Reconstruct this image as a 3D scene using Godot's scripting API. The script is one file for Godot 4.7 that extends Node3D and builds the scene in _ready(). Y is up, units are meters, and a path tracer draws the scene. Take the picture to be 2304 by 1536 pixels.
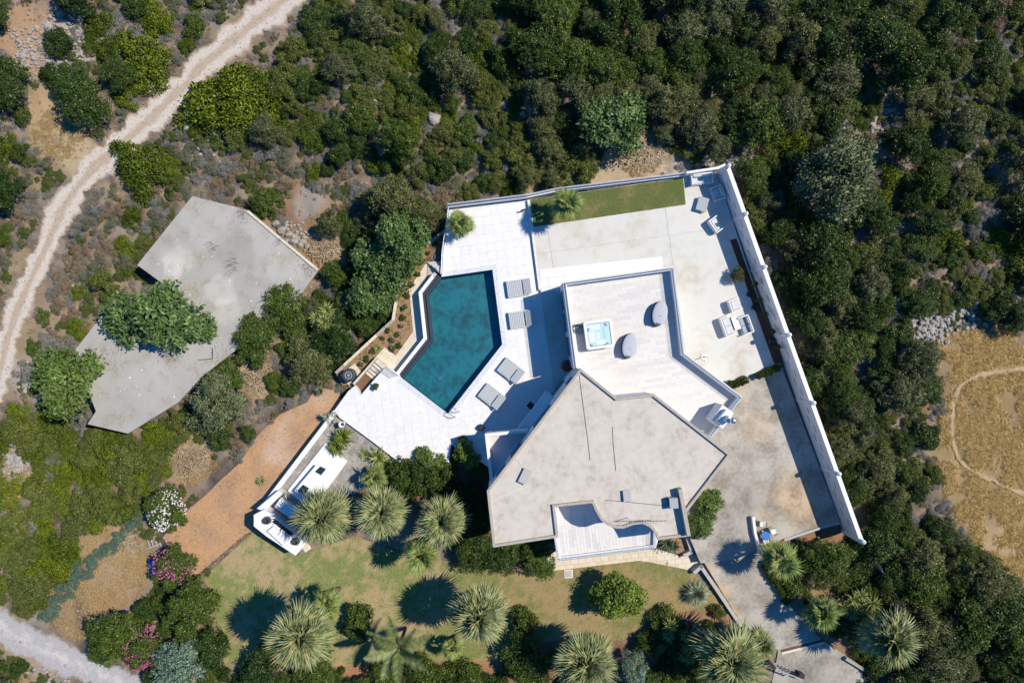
extends Node3D
# A villa with a pool on a Mediterranean hillside, seen from a drone straight above.
# x runs to the right of the picture, z to its bottom, y is up; the pool deck is y = 0.

const CAM_H := 56.0
const FOC := 1557.0
const SHOW := 300
var rng := RandomNumberGenerator.new()
var used := {}
var M := {}
var T := {}
var ORG := Vector3.ZERO
var hgrid := PackedFloat32Array()
const HG0 := Vector2(-60, -44)
const HGN := Vector2i(61, 45)
var pads := []
var nz := FastNoiseLite.new()
var nz2 := FastNoiseLite.new()


# ------------------------------------------------------------------ geometry kit
class G:
	var v := PackedVector3Array()
	var n := PackedVector3Array()
	var c := PackedColorArray()
	var i := PackedInt32Array()
	var col := Color.WHITE

	func tri(a: Vector3, b: Vector3, d: Vector3) -> void:
		var nn := (d - a).cross(b - a).normalized()
		var k := v.size()
		v.append_array(PackedVector3Array([a, b, d]))
		n.append_array(PackedVector3Array([nn, nn, nn]))
		c.append_array(PackedColorArray([col, col, col]))
		i.append_array(PackedInt32Array([k, k + 1, k + 2]))

	func trio(a: Vector3, b: Vector3, d: Vector3, out: Vector3) -> void:
		if (d - a).cross(b - a).dot(out) < 0.0:
			tri(a, d, b)
		else:
			tri(a, b, d)

	func quad(a: Vector3, b: Vector3, d: Vector3, e: Vector3) -> void:
		tri(a, b, d)
		tri(a, d, e)

	func quado(a: Vector3, b: Vector3, d: Vector3, e: Vector3, out: Vector3) -> void:
		trio(a, b, d, out)
		trio(a, d, e, out)

	func smooth_tri(p: Array, q: Array, cc: Array) -> void:
		var k := v.size()
		for j in 3:
			v.append(p[j])
			n.append(q[j])
			c.append(cc[j])
		i.append_array(PackedInt32Array([k, k + 1, k + 2]))

	# a box with chamfered edges
	func box(at: Vector3, size: Vector3, basis := Basis(), ch := 0.0) -> void:
		var h := size * 0.5
		var P := func(s: Vector3, ax: int) -> Vector3:
			var q := Vector3(h.x - ch, h.y - ch, h.z - ch)
			q[ax] = h[ax]
			return at + basis * (q * s)
		for ax in 3:
			var b := (ax + 1) % 3
			var d := (ax + 2) % 3
			for s in [-1.0, 1.0]:
				var q := []
				for t in [[-1, -1], [1, -1], [1, 1], [-1, 1]]:
					var sg := Vector3.ONE
					sg[ax] = s
					sg[b] = t[0]
					sg[d] = t[1]
					q.append(P.call(sg, ax))
				var o := Vector3.ZERO
				o[ax] = s
				quado(q[0], q[1], q[2], q[3], basis * o)
				if ch > 0.0:
					for s2 in [-1.0, 1.0]:
						var s0 := Vector3.ONE
						s0[ax] = s
						s0[b] = s2
						s0[d] = -1
						var s1 := s0
						s1[d] = 1
						var o2 := Vector3.ZERO
						o2[ax] = s
						o2[b] = s2
						quado(P.call(s0, ax), P.call(s1, ax), P.call(s1, b), P.call(s0, b), basis * o2)
		if ch > 0.0:
			for x in [-1, 1]:
				for y in [-1, 1]:
					for z in [-1, 1]:
						var s := Vector3(x, y, z)
						trio(P.call(s, 0), P.call(s, 1), P.call(s, 2), basis * s)

	# a vertical prism over an outline in x and z
	func prism(poly: PackedVector2Array, y0: float, y1: float, o := Vector3.ZERO, bev := 0.0, bottom := false) -> void:
		var p := poly
		var area := 0.0
		for k in p.size():
			area += p[k].cross(p[(k + 1) % p.size()])
		if area < 0.0:
			p = p.duplicate()
			p.reverse()
		var top := p
		var yt := y1
		if bev > 0.0:
			top = PackedVector2Array()
			for k in p.size():
				var a := (p[k] - p[k - 1]).normalized()
				var b := (p[(k + 1) % p.size()] - p[k]).normalized()
				var na := Vector2(-a.y, a.x)
				var nb := Vector2(-b.y, b.x)
				var m := (na + nb).normalized()
				top.append(p[k] + m * bev / maxf(0.35, m.dot(na)))
			yt = y1 - bev
		var idx := Geometry2D.triangulate_polygon(top)
		for k in range(0, idx.size(), 3):
			var q := []
			for j in 3:
				q.append(Vector3(top[idx[k + j]].x, y1, top[idx[k + j]].y) - o)
			trio(q[0], q[1], q[2], Vector3.UP)
			if bottom:
				var e := Vector3(0, y0 - y1, 0)
				trio(q[0] + e, q[1] + e, q[2] + e, Vector3.DOWN)
		for k in p.size():
			var a := p[k]
			var b := p[(k + 1) % p.size()]
			var at := Vector3(a.x, yt, a.y) - o
			var bt := Vector3(b.x, yt, b.y) - o
			quad(bt, at, at + Vector3(0, y0 - yt, 0), bt + Vector3(0, y0 - yt, 0))
			if bev > 0.0:
				var a2 := Vector3(top[k].x, y1, top[k].y) - o
				var k2 := (k + 1) % p.size()
				var b2 := Vector3(top[k2].x, y1, top[k2].y) - o
				quad(b2, a2, at, bt)

	func tube(pts: Array, radii: Array, sides := 6) -> void:
		var rings := []
		for k in pts.size():
			var d: Vector3 = (pts[mini(k + 1, pts.size() - 1)] - pts[maxi(k - 1, 0)]).normalized()
			var s := d.cross(Vector3.UP if absf(d.y) < 0.9 else Vector3.RIGHT).normalized()
			var u := s.cross(d)
			var ring := []
			for j in sides:
				var a := TAU * j / sides
				ring.append(s * cos(a) + u * sin(a))
			rings.append(ring)
		for k in pts.size() - 1:
			for j in sides:
				var j2 := (j + 1) % sides
				var p := [pts[k] + rings[k][j] * radii[k], pts[k] + rings[k][j2] * radii[k], pts[k + 1] + rings[k + 1][j2] * radii[k + 1], pts[k + 1] + rings[k + 1][j] * radii[k + 1]]
				var q := [rings[k][j], rings[k][j2], rings[k + 1][j2], rings[k + 1][j]]
				smooth_tri([p[0], p[1], p[2]], [q[0], q[1], q[2]], [col, col, col])
				smooth_tri([p[0], p[2], p[3]], [q[0], q[2], q[3]], [col, col, col])
		for e in [0, pts.size() - 1]:
			for j in range(1, sides - 1):
				trio(pts[e] + rings[e][0] * radii[e], pts[e] + rings[e][j] * radii[e], pts[e] + rings[e][j + 1] * radii[e], (pts[0] - pts[1]) if e == 0 else (pts[-1] - pts[-2]))

	# turned shape: profile of [radius, height]
	func lathe(profile: Array, seg := 24, at := Vector3.ZERO, sx := 1.0, sz := 1.0, basis := Basis()) -> void:
		for k in profile.size() - 1:
			var r0: float = profile[k][0]
			var y0: float = profile[k][1]
			var r1: float = profile[k + 1][0]
			var y1: float = profile[k + 1][1]
			var sl := Vector2(y1 - y0, r0 - r1).normalized()
			for j in seg:
				var a := TAU * j / seg
				var b := TAU * (j + 1) / seg
				var pa := Vector3(cos(a) * sx, 0, sin(a) * sz)
				var pb := Vector3(cos(b) * sx, 0, sin(b) * sz)
				var p := [at + basis * (pa * r0 + Vector3(0, y0, 0)), at + basis * (pb * r0 + Vector3(0, y0, 0)), at + basis * (pb * r1 + Vector3(0, y1, 0)), at + basis * (pa * r1 + Vector3(0, y1, 0))]
				var na := (basis * Vector3(cos(a) * sl.x / sx, sl.y, sin(a) * sl.x / sz)).normalized()
				var nb := (basis * Vector3(cos(b) * sl.x / sx, sl.y, sin(b) * sl.x / sz)).normalized()
				if r0 > 0.0:
					smooth_tri([p[0], p[1], p[2]], [na, nb, nb], [col, col, col])
				if r1 > 0.0:
					smooth_tri([p[0], p[2], p[3]], [na, nb, na], [col, col, col])

	func mesh() -> ArrayMesh:
		var a := []
		a.resize(Mesh.ARRAY_MAX)
		a[Mesh.ARRAY_VERTEX] = v
		a[Mesh.ARRAY_NORMAL] = n
		a[Mesh.ARRAY_COLOR] = c
		a[Mesh.ARRAY_INDEX] = i
		var m := ArrayMesh.new()
		if v.size():
			m.add_surface_from_arrays(Mesh.PRIMITIVE_TRIANGLES, a)
		return m


func w2(px: float, py: float, h := 0.0) -> Vector2:
	return Vector2((px - 1152.0) * (CAM_H - h) / FOC, (py - 768.0) * (CAM_H - h) / FOC)


func w3(px: float, py: float, h := 0.0) -> Vector3:
	var p := w2(px, py, h)
	return Vector3(p.x, h, p.y)


func pl(a: Array, h := 0.0) -> PackedVector2Array:
	var r := PackedVector2Array()
	for k in range(0, a.size(), 2):
		r.append(w2(a[k], a[k + 1], h))
	return r


# where the sight line through a point of the survey meets the ground
func gp(px: float, py: float) -> Vector3:
	var h := 0.0
	for k in 4:
		var p := w2(px, py, h)
		h = gh(p.x, p.y)
	return w3(px, py, h)


func gpl(a: Array) -> PackedVector2Array:
	var r := PackedVector2Array()
	for k in range(0, a.size(), 2):
		var p := gp(a[k], a[k + 1])
		r.append(Vector2(p.x, p.z))
	return r


func band(line: PackedVector2Array, width: float) -> PackedVector2Array:
	var r := Geometry2D.offset_polyline(line, width * 0.5, Geometry2D.JOIN_MITER, Geometry2D.END_BUTT)
	return r[0]


func numbered(nm: String) -> String:
	used[nm] = used.get(nm, -1) + 1
	return nm if used[nm] == 0 else "%s_%03d" % [nm, used[nm]]


func thing(nm: String, label: String, category: String, at := Vector3.ZERO, group := "") -> Node3D:
	var o := Node3D.new()
	o.name = numbered(nm)
	add_child(o)
	o.position = at
	ORG = at
	o.set_meta("label", label)
	o.set_meta("category", category)
	if group:
		o.set_meta("group", group)
	return o


func part(parent: Node, nm: String, mesh: Mesh, m: Material, xf := Transform3D()) -> MeshInstance3D:
	var o := MeshInstance3D.new()
	o.name = nm
	o.mesh = mesh
	o.material_override = m
	o.transform = xf
	parent.add_child(o, true)
	return o


func structure(nm: String, mesh: Mesh, m: Material) -> MeshInstance3D:
	var o := part(self, numbered(nm), mesh, m)
	o.set_meta("kind", "structure")
	return o


func stuff(o: Node, label := "", category := "") -> void:
	o.set_meta("kind", "stuff")
	if label:
		o.set_meta("label", label)
		o.set_meta("category", category)


func prism_of(poly: PackedVector2Array, y0: float, y1: float, bev := 0.0, bottom := false) -> ArrayMesh:
	var g := G.new()
	g.prism(poly, y0, y1, ORG, bev, bottom)
	return g.mesh()


func box_of(at: Vector3, size: Vector3, yaw := 0.0, ch := 0.0) -> ArrayMesh:
	var g := G.new()
	g.box(at, size, Basis(Vector3.UP, yaw), ch)
	return g.mesh()


func copy_of(o: Node3D, at: Vector3, yaw: float, label: String, group := "", scale := 1.0) -> Node3D:
	var c: Node3D = o.duplicate()
	c.name = numbered(str(o.name).trim_suffix("_000"))
	add_child(c)
	c.transform = Transform3D(Basis(Vector3.UP, yaw).scaled(Vector3.ONE * scale), at)
	c.set_meta("label", label)
	if group:
		c.set_meta("group", group)
	return c


# ------------------------------------------------------------------ materials
func ramp_tex(size: int, layers: Array, stops: Array, sd := 1) -> ImageTexture:
	var acc := PackedFloat32Array()
	acc.resize(size * size)
	var tot := 0.0
	for L in layers:
		var f := FastNoiseLite.new()
		f.seed = sd + int(L[0] * 977.0)
		f.noise_type = L[2] if L.size() > 2 else FastNoiseLite.TYPE_SIMPLEX_SMOOTH
		f.frequency = L[0]
		f.fractal_octaves = L[3] if L.size() > 3 else 4
		if f.noise_type == FastNoiseLite.TYPE_CELLULAR:
			f.cellular_return_type = FastNoiseLite.RETURN_CELL_VALUE if L.size() > 4 else FastNoiseLite.RETURN_DISTANCE
			f.fractal_octaves = 1
		var d := f.get_seamless_image(size, size).get_data()
		var wgt: float = L[1]
		tot += wgt
		for k in size * size:
			acc[k] += d[k] * wgt
	var lut := []
	for k in 256:
		var t := k / 255.0
		var c: Color = stops[0][1]
		for s in stops.size() - 1:
			if t >= stops[s][0]:
				c = stops[s][1].lerp(stops[s + 1][1], clampf((t - stops[s][0]) / (stops[s + 1][0] - stops[s][0]), 0, 1))
		c = c.linear_to_srgb()
		lut.append([clampi(roundi(c.r * 255), 0, 255), clampi(roundi(c.g * 255), 0, 255), clampi(roundi(c.b * 255), 0, 255)])
	var out := PackedByteArray()
	out.resize(size * size * 3)
	for k in size * size:
		var q: Array = lut[clampi(int(acc[k] / tot), 0, 255)]
		out[k * 3] = q[0]
		out[k * 3 + 1] = q[1]
		out[k * 3 + 2] = q[2]
	return ImageTexture.create_from_image(Image.create_from_data(size, size, false, Image.FORMAT_RGB8, out))


func mat(nm: String, lin: Color, rough := 0.8, tex: Texture2D = null, scale := 0.3, bump := 0.0, bumptex: Texture2D = null) -> StandardMaterial3D:
	var m := StandardMaterial3D.new()
	m.resource_name = nm
	m.albedo_color = lin.linear_to_srgb()
	m.roughness = rough
	if tex:
		m.albedo_texture = tex
		m.uv1_triplanar = true
		m.uv1_world_triplanar = true
		m.uv1_scale = Vector3.ONE * scale
	if bump > 0.0:
		m.heightmap_enabled = true
		m.heightmap_texture = bumptex if bumptex else tex
		m.heightmap_scale = bump
		m.uv1_triplanar = true
		m.uv1_world_triplanar = true
		m.uv1_scale = Vector3.ONE * scale
	M[nm] = m
	return m


func gl(a: float) -> Color:
	return Color(a, a, a)


func make_materials() -> void:
	var CE := FastNoiseLite.TYPE_CELLULAR
	T.grain = ramp_tex(512, [[0.09, 1.0], [0.25, 0.8], [0.02, 0.5]], [[0.2, gl(0.45)], [0.5, gl(0.85)], [0.8, gl(1.0)]], 3)
	T.fine = ramp_tex(512, [[0.06, 1.0], [0.3, 0.7]], [[0.2, gl(0.86)], [0.8, gl(1.0)]], 5)
	T.concrete = ramp_tex(1024, [[0.006, 0.9], [0.02, 0.8], [0.11, 0.9], [0.35, 0.7]], [[0.28, Color(0.66, 0.62, 0.57)], [0.40, Color(0.84, 0.81, 0.77)], [0.5, Color(0.93, 0.915, 0.89)], [0.75, Color(1.0, 1.0, 1.0)]], 7)
	T.slab = ramp_tex(1024, [[0.005, 1.1], [0.03, 0.6], [0.2, 0.4]], [[0.25, Color(0.55, 0.53, 0.50)], [0.45, Color(0.76, 0.75, 0.73)], [0.58, Color(0.92, 0.92, 0.9)], [0.75, Color(1.0, 1.0, 0.99)]], 11)
	T.drive = ramp_tex(1024, [[0.005, 1.2], [0.03, 0.7], [0.15, 0.6]], [[0.25, Color(0.50, 0.48, 0.44)], [0.45, Color(0.80, 0.74, 0.66)], [0.6, Color(0.98, 0.86, 0.72)], [0.75, Color(1.0, 0.97, 0.94)]], 13)
	T.pool = ramp_tex(1024, [[0.008, 1.0], [0.03, 0.8], [0.12, 0.5]], [[0.28, Color(0.34, 0.40, 0.43)], [0.44, Color(0.62, 0.72, 0.75)], [0.55, Color(0.85, 0.95, 0.97)], [0.75, Color(1.0, 1.0, 1.0)]], 17)
	T.marble = ramp_tex(512, [[0.015, 1.0], [0.06, 0.6]], [[0.25, Color(0.88, 0.89, 0.91)], [0.5, Color(0.96, 0.965, 0.97)], [0.75, gl(1.0)]], 19)
	T.veined = ramp_tex(512, [[0.015, 1.0], [0.06, 0.6]], [[0.25, Color(0.66, 0.69, 0.74)], [0.5, Color(0.93, 0.94, 0.96)], [0.75, gl(1.0)]], 20)
	T.pale = ramp_tex(1024, [[0.004, 1.1], [0.02, 0.6], [0.15, 0.35]], [[0.22, Color(0.80, 0.74, 0.64)], [0.36, Color(0.90, 0.87, 0.82)], [0.5, Color(0.97, 0.97, 0.95)], [0.75, gl(1.0)]], 12)
	T.earth = ramp_tex(512, [[0.02, 0.8], [0.09, 1.0], [0.3, 0.8]], [[0.22, Color(0.55, 0.50, 0.46)], [0.5, Color(0.86, 0.84, 0.82)], [0.78, gl(1.0)]], 23)
	T.rock = ramp_tex(512, [[0.02, 1.0], [0.1, 0.8]], [[0.25, Color(0.45, 0.42, 0.39)], [0.5, Color(0.85, 0.83, 0.8)], [0.75, gl(1.0)]], 29)
	T.bark = ramp_tex(256, [[0.05, 1.0], [0.2, 0.8]], [[0.25, gl(0.45)], [0.75, gl(1.0)]], 31)
	mat("white_wall", Color(0.72, 0.735, 0.75), 0.85, T.fine, 0.35)
	mat("white_paint", Color(0.74, 0.75, 0.76), 0.6, T.fine, 0.5)
	mat("tile_a", Color(0.70, 0.70, 0.695), 0.55, T.marble, 0.22)
	mat("tile_b", Color(0.675, 0.68, 0.675), 0.55, T.marble, 0.27)
	mat("tile_c", Color(0.71, 0.71, 0.70), 0.6, T.fine, 0.3)
	mat("grout", Color(0.67, 0.67, 0.67), 0.9)
	mat("coping", Color(0.62, 0.64, 0.66), 0.5, T.veined, 0.8)
	mat("slab_a", Color(0.545, 0.55, 0.53), 0.8, T.pale, 0.05)
	mat("slab_b", Color(0.565, 0.565, 0.54), 0.8, T.pale, 0.045)
	mat("plank_a", Color(0.615, 0.605, 0.585), 0.6, T.fine, 0.5)
	mat("plank_b", Color(0.565, 0.56, 0.555), 0.6, T.fine, 0.6)
	mat("plank_c", Color(0.60, 0.58, 0.555), 0.6, T.fine, 0.4)
	mat("plank_d", Color(0.635, 0.63, 0.62), 0.6, T.fine, 0.4)
	mat("roof", Color(0.53, 0.505, 0.465), 0.92, T.concrete, 0.075, 1.0)
	mat("roof_rim", Color(0.40, 0.375, 0.34), 0.92, T.concrete, 0.35)
	mat("drive", Color(0.51, 0.485, 0.435), 0.9, T.slab, 0.08)
	M.drive.vertex_color_use_as_albedo = true
	mat("raw_slab", Color(0.49, 0.482, 0.46), 0.92, T.pale, 0.15, 1.0)
	mat("raw_wall", Color(0.36, 0.34, 0.31), 0.92, T.concrete, 0.3)
	mat("kerb", Color(0.40, 0.41, 0.41), 0.85, T.fine, 0.6)
	mat("walk", Color(0.62, 0.57, 0.47), 0.8, T.concrete, 0.25)
	mat("stone_a", Color(0.62, 0.545, 0.43), 0.8, T.fine, 0.6)
	mat("stone_b", Color(0.65, 0.58, 0.47), 0.8, T.fine, 0.6)
	mat("stone_c", Color(0.60, 0.51, 0.38), 0.8, T.fine, 0.6)
	mat("paver_a", Color(0.34, 0.33, 0.31), 0.85, T.rock, 0.5)
	mat("paver_b", Color(0.29, 0.28, 0.27), 0.85, T.rock, 0.5)
	mat("paver_c", Color(0.40, 0.38, 0.35), 0.85, T.rock, 0.5)
	mat("pool_tile", Color(0.001, 0.16, 0.205), 0.5, T.pool, 0.05)
	mat("pool_dark", Color(0.045, 0.055, 0.07), 0.35, T.fine, 0.6)
	mat("metal", Color(0.55, 0.57, 0.60), 0.25)
	M.metal.metallic = 0.9
	mat("steel_dark", Color(0.05, 0.055, 0.06), 0.4)
	mat("black", Color(0.015, 0.016, 0.018), 0.6)
	mat("rattan", Color(0.10, 0.095, 0.09), 0.8, T.bark, 6.0)
	mat("canvas", Color(0.42, 0.45, 0.51), 0.85, T.fine, 3.0)
	mat("canvas_grey", Color(0.34, 0.38, 0.42), 0.85, T.fine, 3.0)
	mat("cushion", Color(0.56, 0.58, 0.60), 0.9, T.fine, 3.0)
	mat("slat", Color(0.47, 0.505, 0.53), 0.75, T.fine, 2.0)
	mat("frame_grey", Color(0.30, 0.33, 0.36), 0.6)
	mat("terracotta", Color(0.20, 0.065, 0.045), 0.75, T.bark, 1.0)
	mat("wood", Color(0.20, 0.11, 0.06), 0.7, T.bark, 1.0)
	mat("spa_shell", Color(0.78, 0.80, 0.82), 0.25)
	mat("spa_seat", Color(0.52, 0.70, 0.74), 0.3)
	mat("blue_paint", Color(0.02, 0.16, 0.50), 0.4)
	mat("dark_glass", Color(0.02, 0.035, 0.045), 0.08)
	mat("bark", Color(0.14, 0.11, 0.085), 0.95, T.bark, 1.5)
	mat("palm_bark", Color(0.19, 0.135, 0.085), 0.95, T.bark, 1.5)
	mat("rock", Color(0.38, 0.375, 0.365), 0.92, T.rock, 0.6)
	mat("rock_warm", Color(0.40, 0.35, 0.30), 0.92, T.rock, 0.6)
	mat("rust", Color(0.10, 0.055, 0.035), 0.8)
	mat("soil", Color(0.32, 0.20, 0.11), 0.95, T.earth, 0.5, 2.0)
	mat("soil_dark", Color(0.085, 0.045, 0.03), 0.95, T.earth, 0.6, 2.0)
	for nm in [["glass", Color(0.75, 0.9, 0.95, 0.10)], ["water", Color(0.005, 0.14, 0.18, 0.10)], ["spa_water", Color(0.45, 0.75, 0.80, 0.12)]]:
		var m := StandardMaterial3D.new()
		m.resource_name = nm[0]
		m.transparency = BaseMaterial3D.TRANSPARENCY_ALPHA
		m.albedo_color = nm[1]
		m.roughness = 0.04
		M[nm[0]] = m
	# vertex-coloured ones
	for d in [["terrain", 0.95, T.earth, 0.45, 3.0], ["lawn", 0.95, T.grain, 0.5, 3.0], ["track", 0.95, T.earth, 0.35, 2.0], ["earth_path", 0.95, T.earth, 0.3, 2.0]]:
		var m := mat(d[0], Color.WHITE, d[1], d[2], d[3], d[4])
		m.vertex_color_use_as_albedo = true
	M.water.normal_enabled = true
	var wn := NoiseTexture2D.new()
	wn.width = 512
	wn.height = 512
	wn.seamless = true
	wn.as_normal_map = true
	wn.bump_strength = 1.2
	var wf := FastNoiseLite.new()
	wf.seed = 4
	wf.frequency = 0.02
	wn.noise = wf
	M.water.normal_texture = wn
	M.water.normal_scale = 0.25
	M.water.uv1_triplanar = true
	M.water.uv1_world_triplanar = true
	M.water.uv1_scale = Vector3.ONE * 0.25


func leafmat(nm: String, tint: Color, rough := 0.42, back := 0.16) -> StandardMaterial3D:
	var m := StandardMaterial3D.new()
	m.resource_name = nm
	m.albedo_color = tint.linear_to_srgb()
	m.vertex_color_use_as_albedo = true
	m.roughness = rough
	m.metallic_specular = 0.35
	m.backlight_enabled = true
	m.backlight = Color(back, back, back * 0.6)
	M[nm] = m
	return m


# ------------------------------------------------------------------ ground
func make_heights() -> void:
	var pts := [[900, 200, -0.9], [1300, 120, 0.1], [1700, 150, 0.5], [2200, 60, 1.0], [1300, 340, -0.5], [1000, 430, -1.2], [1500, 370, -0.2], [2000, 600, 0.3], [2250, 900, 0.2], [1820, 640, 0.0], [1720, 400, 0.0], [1950, 1080, -0.4], [2250, 1350, -0.5], [2000, 1300, -0.9],
		[100, 100, -3.0], [400, 150, -2.6], [650, 20, -2.0], [100, 600, -4.2], [300, 450, -3.6], [600, 480, -2.9], [760, 480, -2.2], [800, 640, -2.7], [700, 760, -2.8], [480, 850, -3.4], [620, 860, -2.4], [80, 1000, -4.3], [60, 1400, -4.0], [300, 1280, -2.8], [420, 1030, -2.6],
		[620, 1040, -1.05], [450, 1210, -1.2], [710, 930, -1.0], [560, 1110, -1.1], [600, 1290, -1.2], [900, 1320, -1.2], [1300, 1310, -1.0], [1520, 1340, -0.8], [700, 1500, -1.5], [1200, 1500, -1.4], [1620, 1300, -0.6], [1700, 1380, -0.85], [1800, 1450, -1.3], [1900, 1500, -1.5], [1880, 1350, -0.8], [1820, 1230, -0.3], [950, 1100, -0.75], [1130, 1200, -0.95], [480, 1400, -1.4], [380, 1420, -2.2], [1720, 1230, -0.25]]
	var ws := []
	for p in pts:
		var q := w2(p[0], p[1], p[2])
		ws.append(Vector3(q.x, p[2], q.y))
	hgrid.resize(HGN.x * HGN.y)
	for j in HGN.y:
		for i in HGN.x:
			var x := HG0.x + i * 2.0
			var z := HG0.y + j * 2.0
			var s := 0.0
			var t := 0.0
			for q in ws:
				var d2: float = (q.x - x) * (q.x - x) + (q.z - z) * (q.z - z) + 0.6
				var k := 1.0 / (d2 * d2)
				s += q.y * k
				t += k
			hgrid[j * HGN.x + i] = s / t


func gh(x: float, z: float) -> float:
	var u := clampf((x - HG0.x) / 2.0, 0.0, HGN.x - 1.001)
	var v := clampf((z - HG0.y) / 2.0, 0.0, HGN.y - 1.001)
	var i := int(u)
	var j := int(v)
	u -= i
	v -= j
	u = u * u * (3 - 2 * u)
	v = v * v * (3 - 2 * v)
	var a := lerpf(hgrid[j * HGN.x + i], hgrid[j * HGN.x + i + 1], u)
	var b := lerpf(hgrid[(j + 1) * HGN.x + i], hgrid[(j + 1) * HGN.x + i + 1], u)
	return lerpf(a, b, v)


func in_pads(p: Vector2) -> bool:
	for q in pads:
		if q[1].has_point(p) and Geometry2D.is_point_in_polygon(p, q[0]):
			return true
	return false


func add_pad(poly: PackedVector2Array, shrink := 0.0) -> void:
	var p := poly
	if shrink > 0.0:
		p = Geometry2D.offset_polygon(poly, -shrink)[0]
	var r := Rect2(p[0], Vector2.ZERO)
	for q in p:
		r = r.expand(q)
	pads.append([p, r])


var patches := []  # [centre, radius, colour, strength]: bare earth, rubble, straw as the survey shows them


func ground_color(x: float, z: float) -> Color:
	var a := nz.get_noise_2d(x, z)
	var b := nz2.get_noise_2d(x, z)
	var cc := nz2.get_noise_2d(x * 3.1 + 50, z * 3.1)
	var litter := Color(0.12, 0.10, 0.08)
	var soil := Color(0.27, 0.21, 0.15)
	var straw := Color(0.34, 0.27, 0.16)
	var grey := Color(0.25, 0.24, 0.225)
	var c := litter.lerp(soil, smoothstep(-0.25, 0.35, b + cc * 0.6))
	c = c.lerp(straw, smoothstep(0.1, 0.45, a + cc * 0.3) * 0.7)
	c = c.lerp(grey, smoothstep(0.15, 0.5, nz2.get_noise_2d(x + 300, z - 90)) * 0.6)
	for p in patches:
		var d = Vector2(x - p[0].x, z - p[0].y).length() / p[1]
		if d < 1.5:
			c = c.lerp(p[2], p[3] * smoothstep(1.25, 0.6, d + b * 0.5 + cc * 0.3))
	return c


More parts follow.
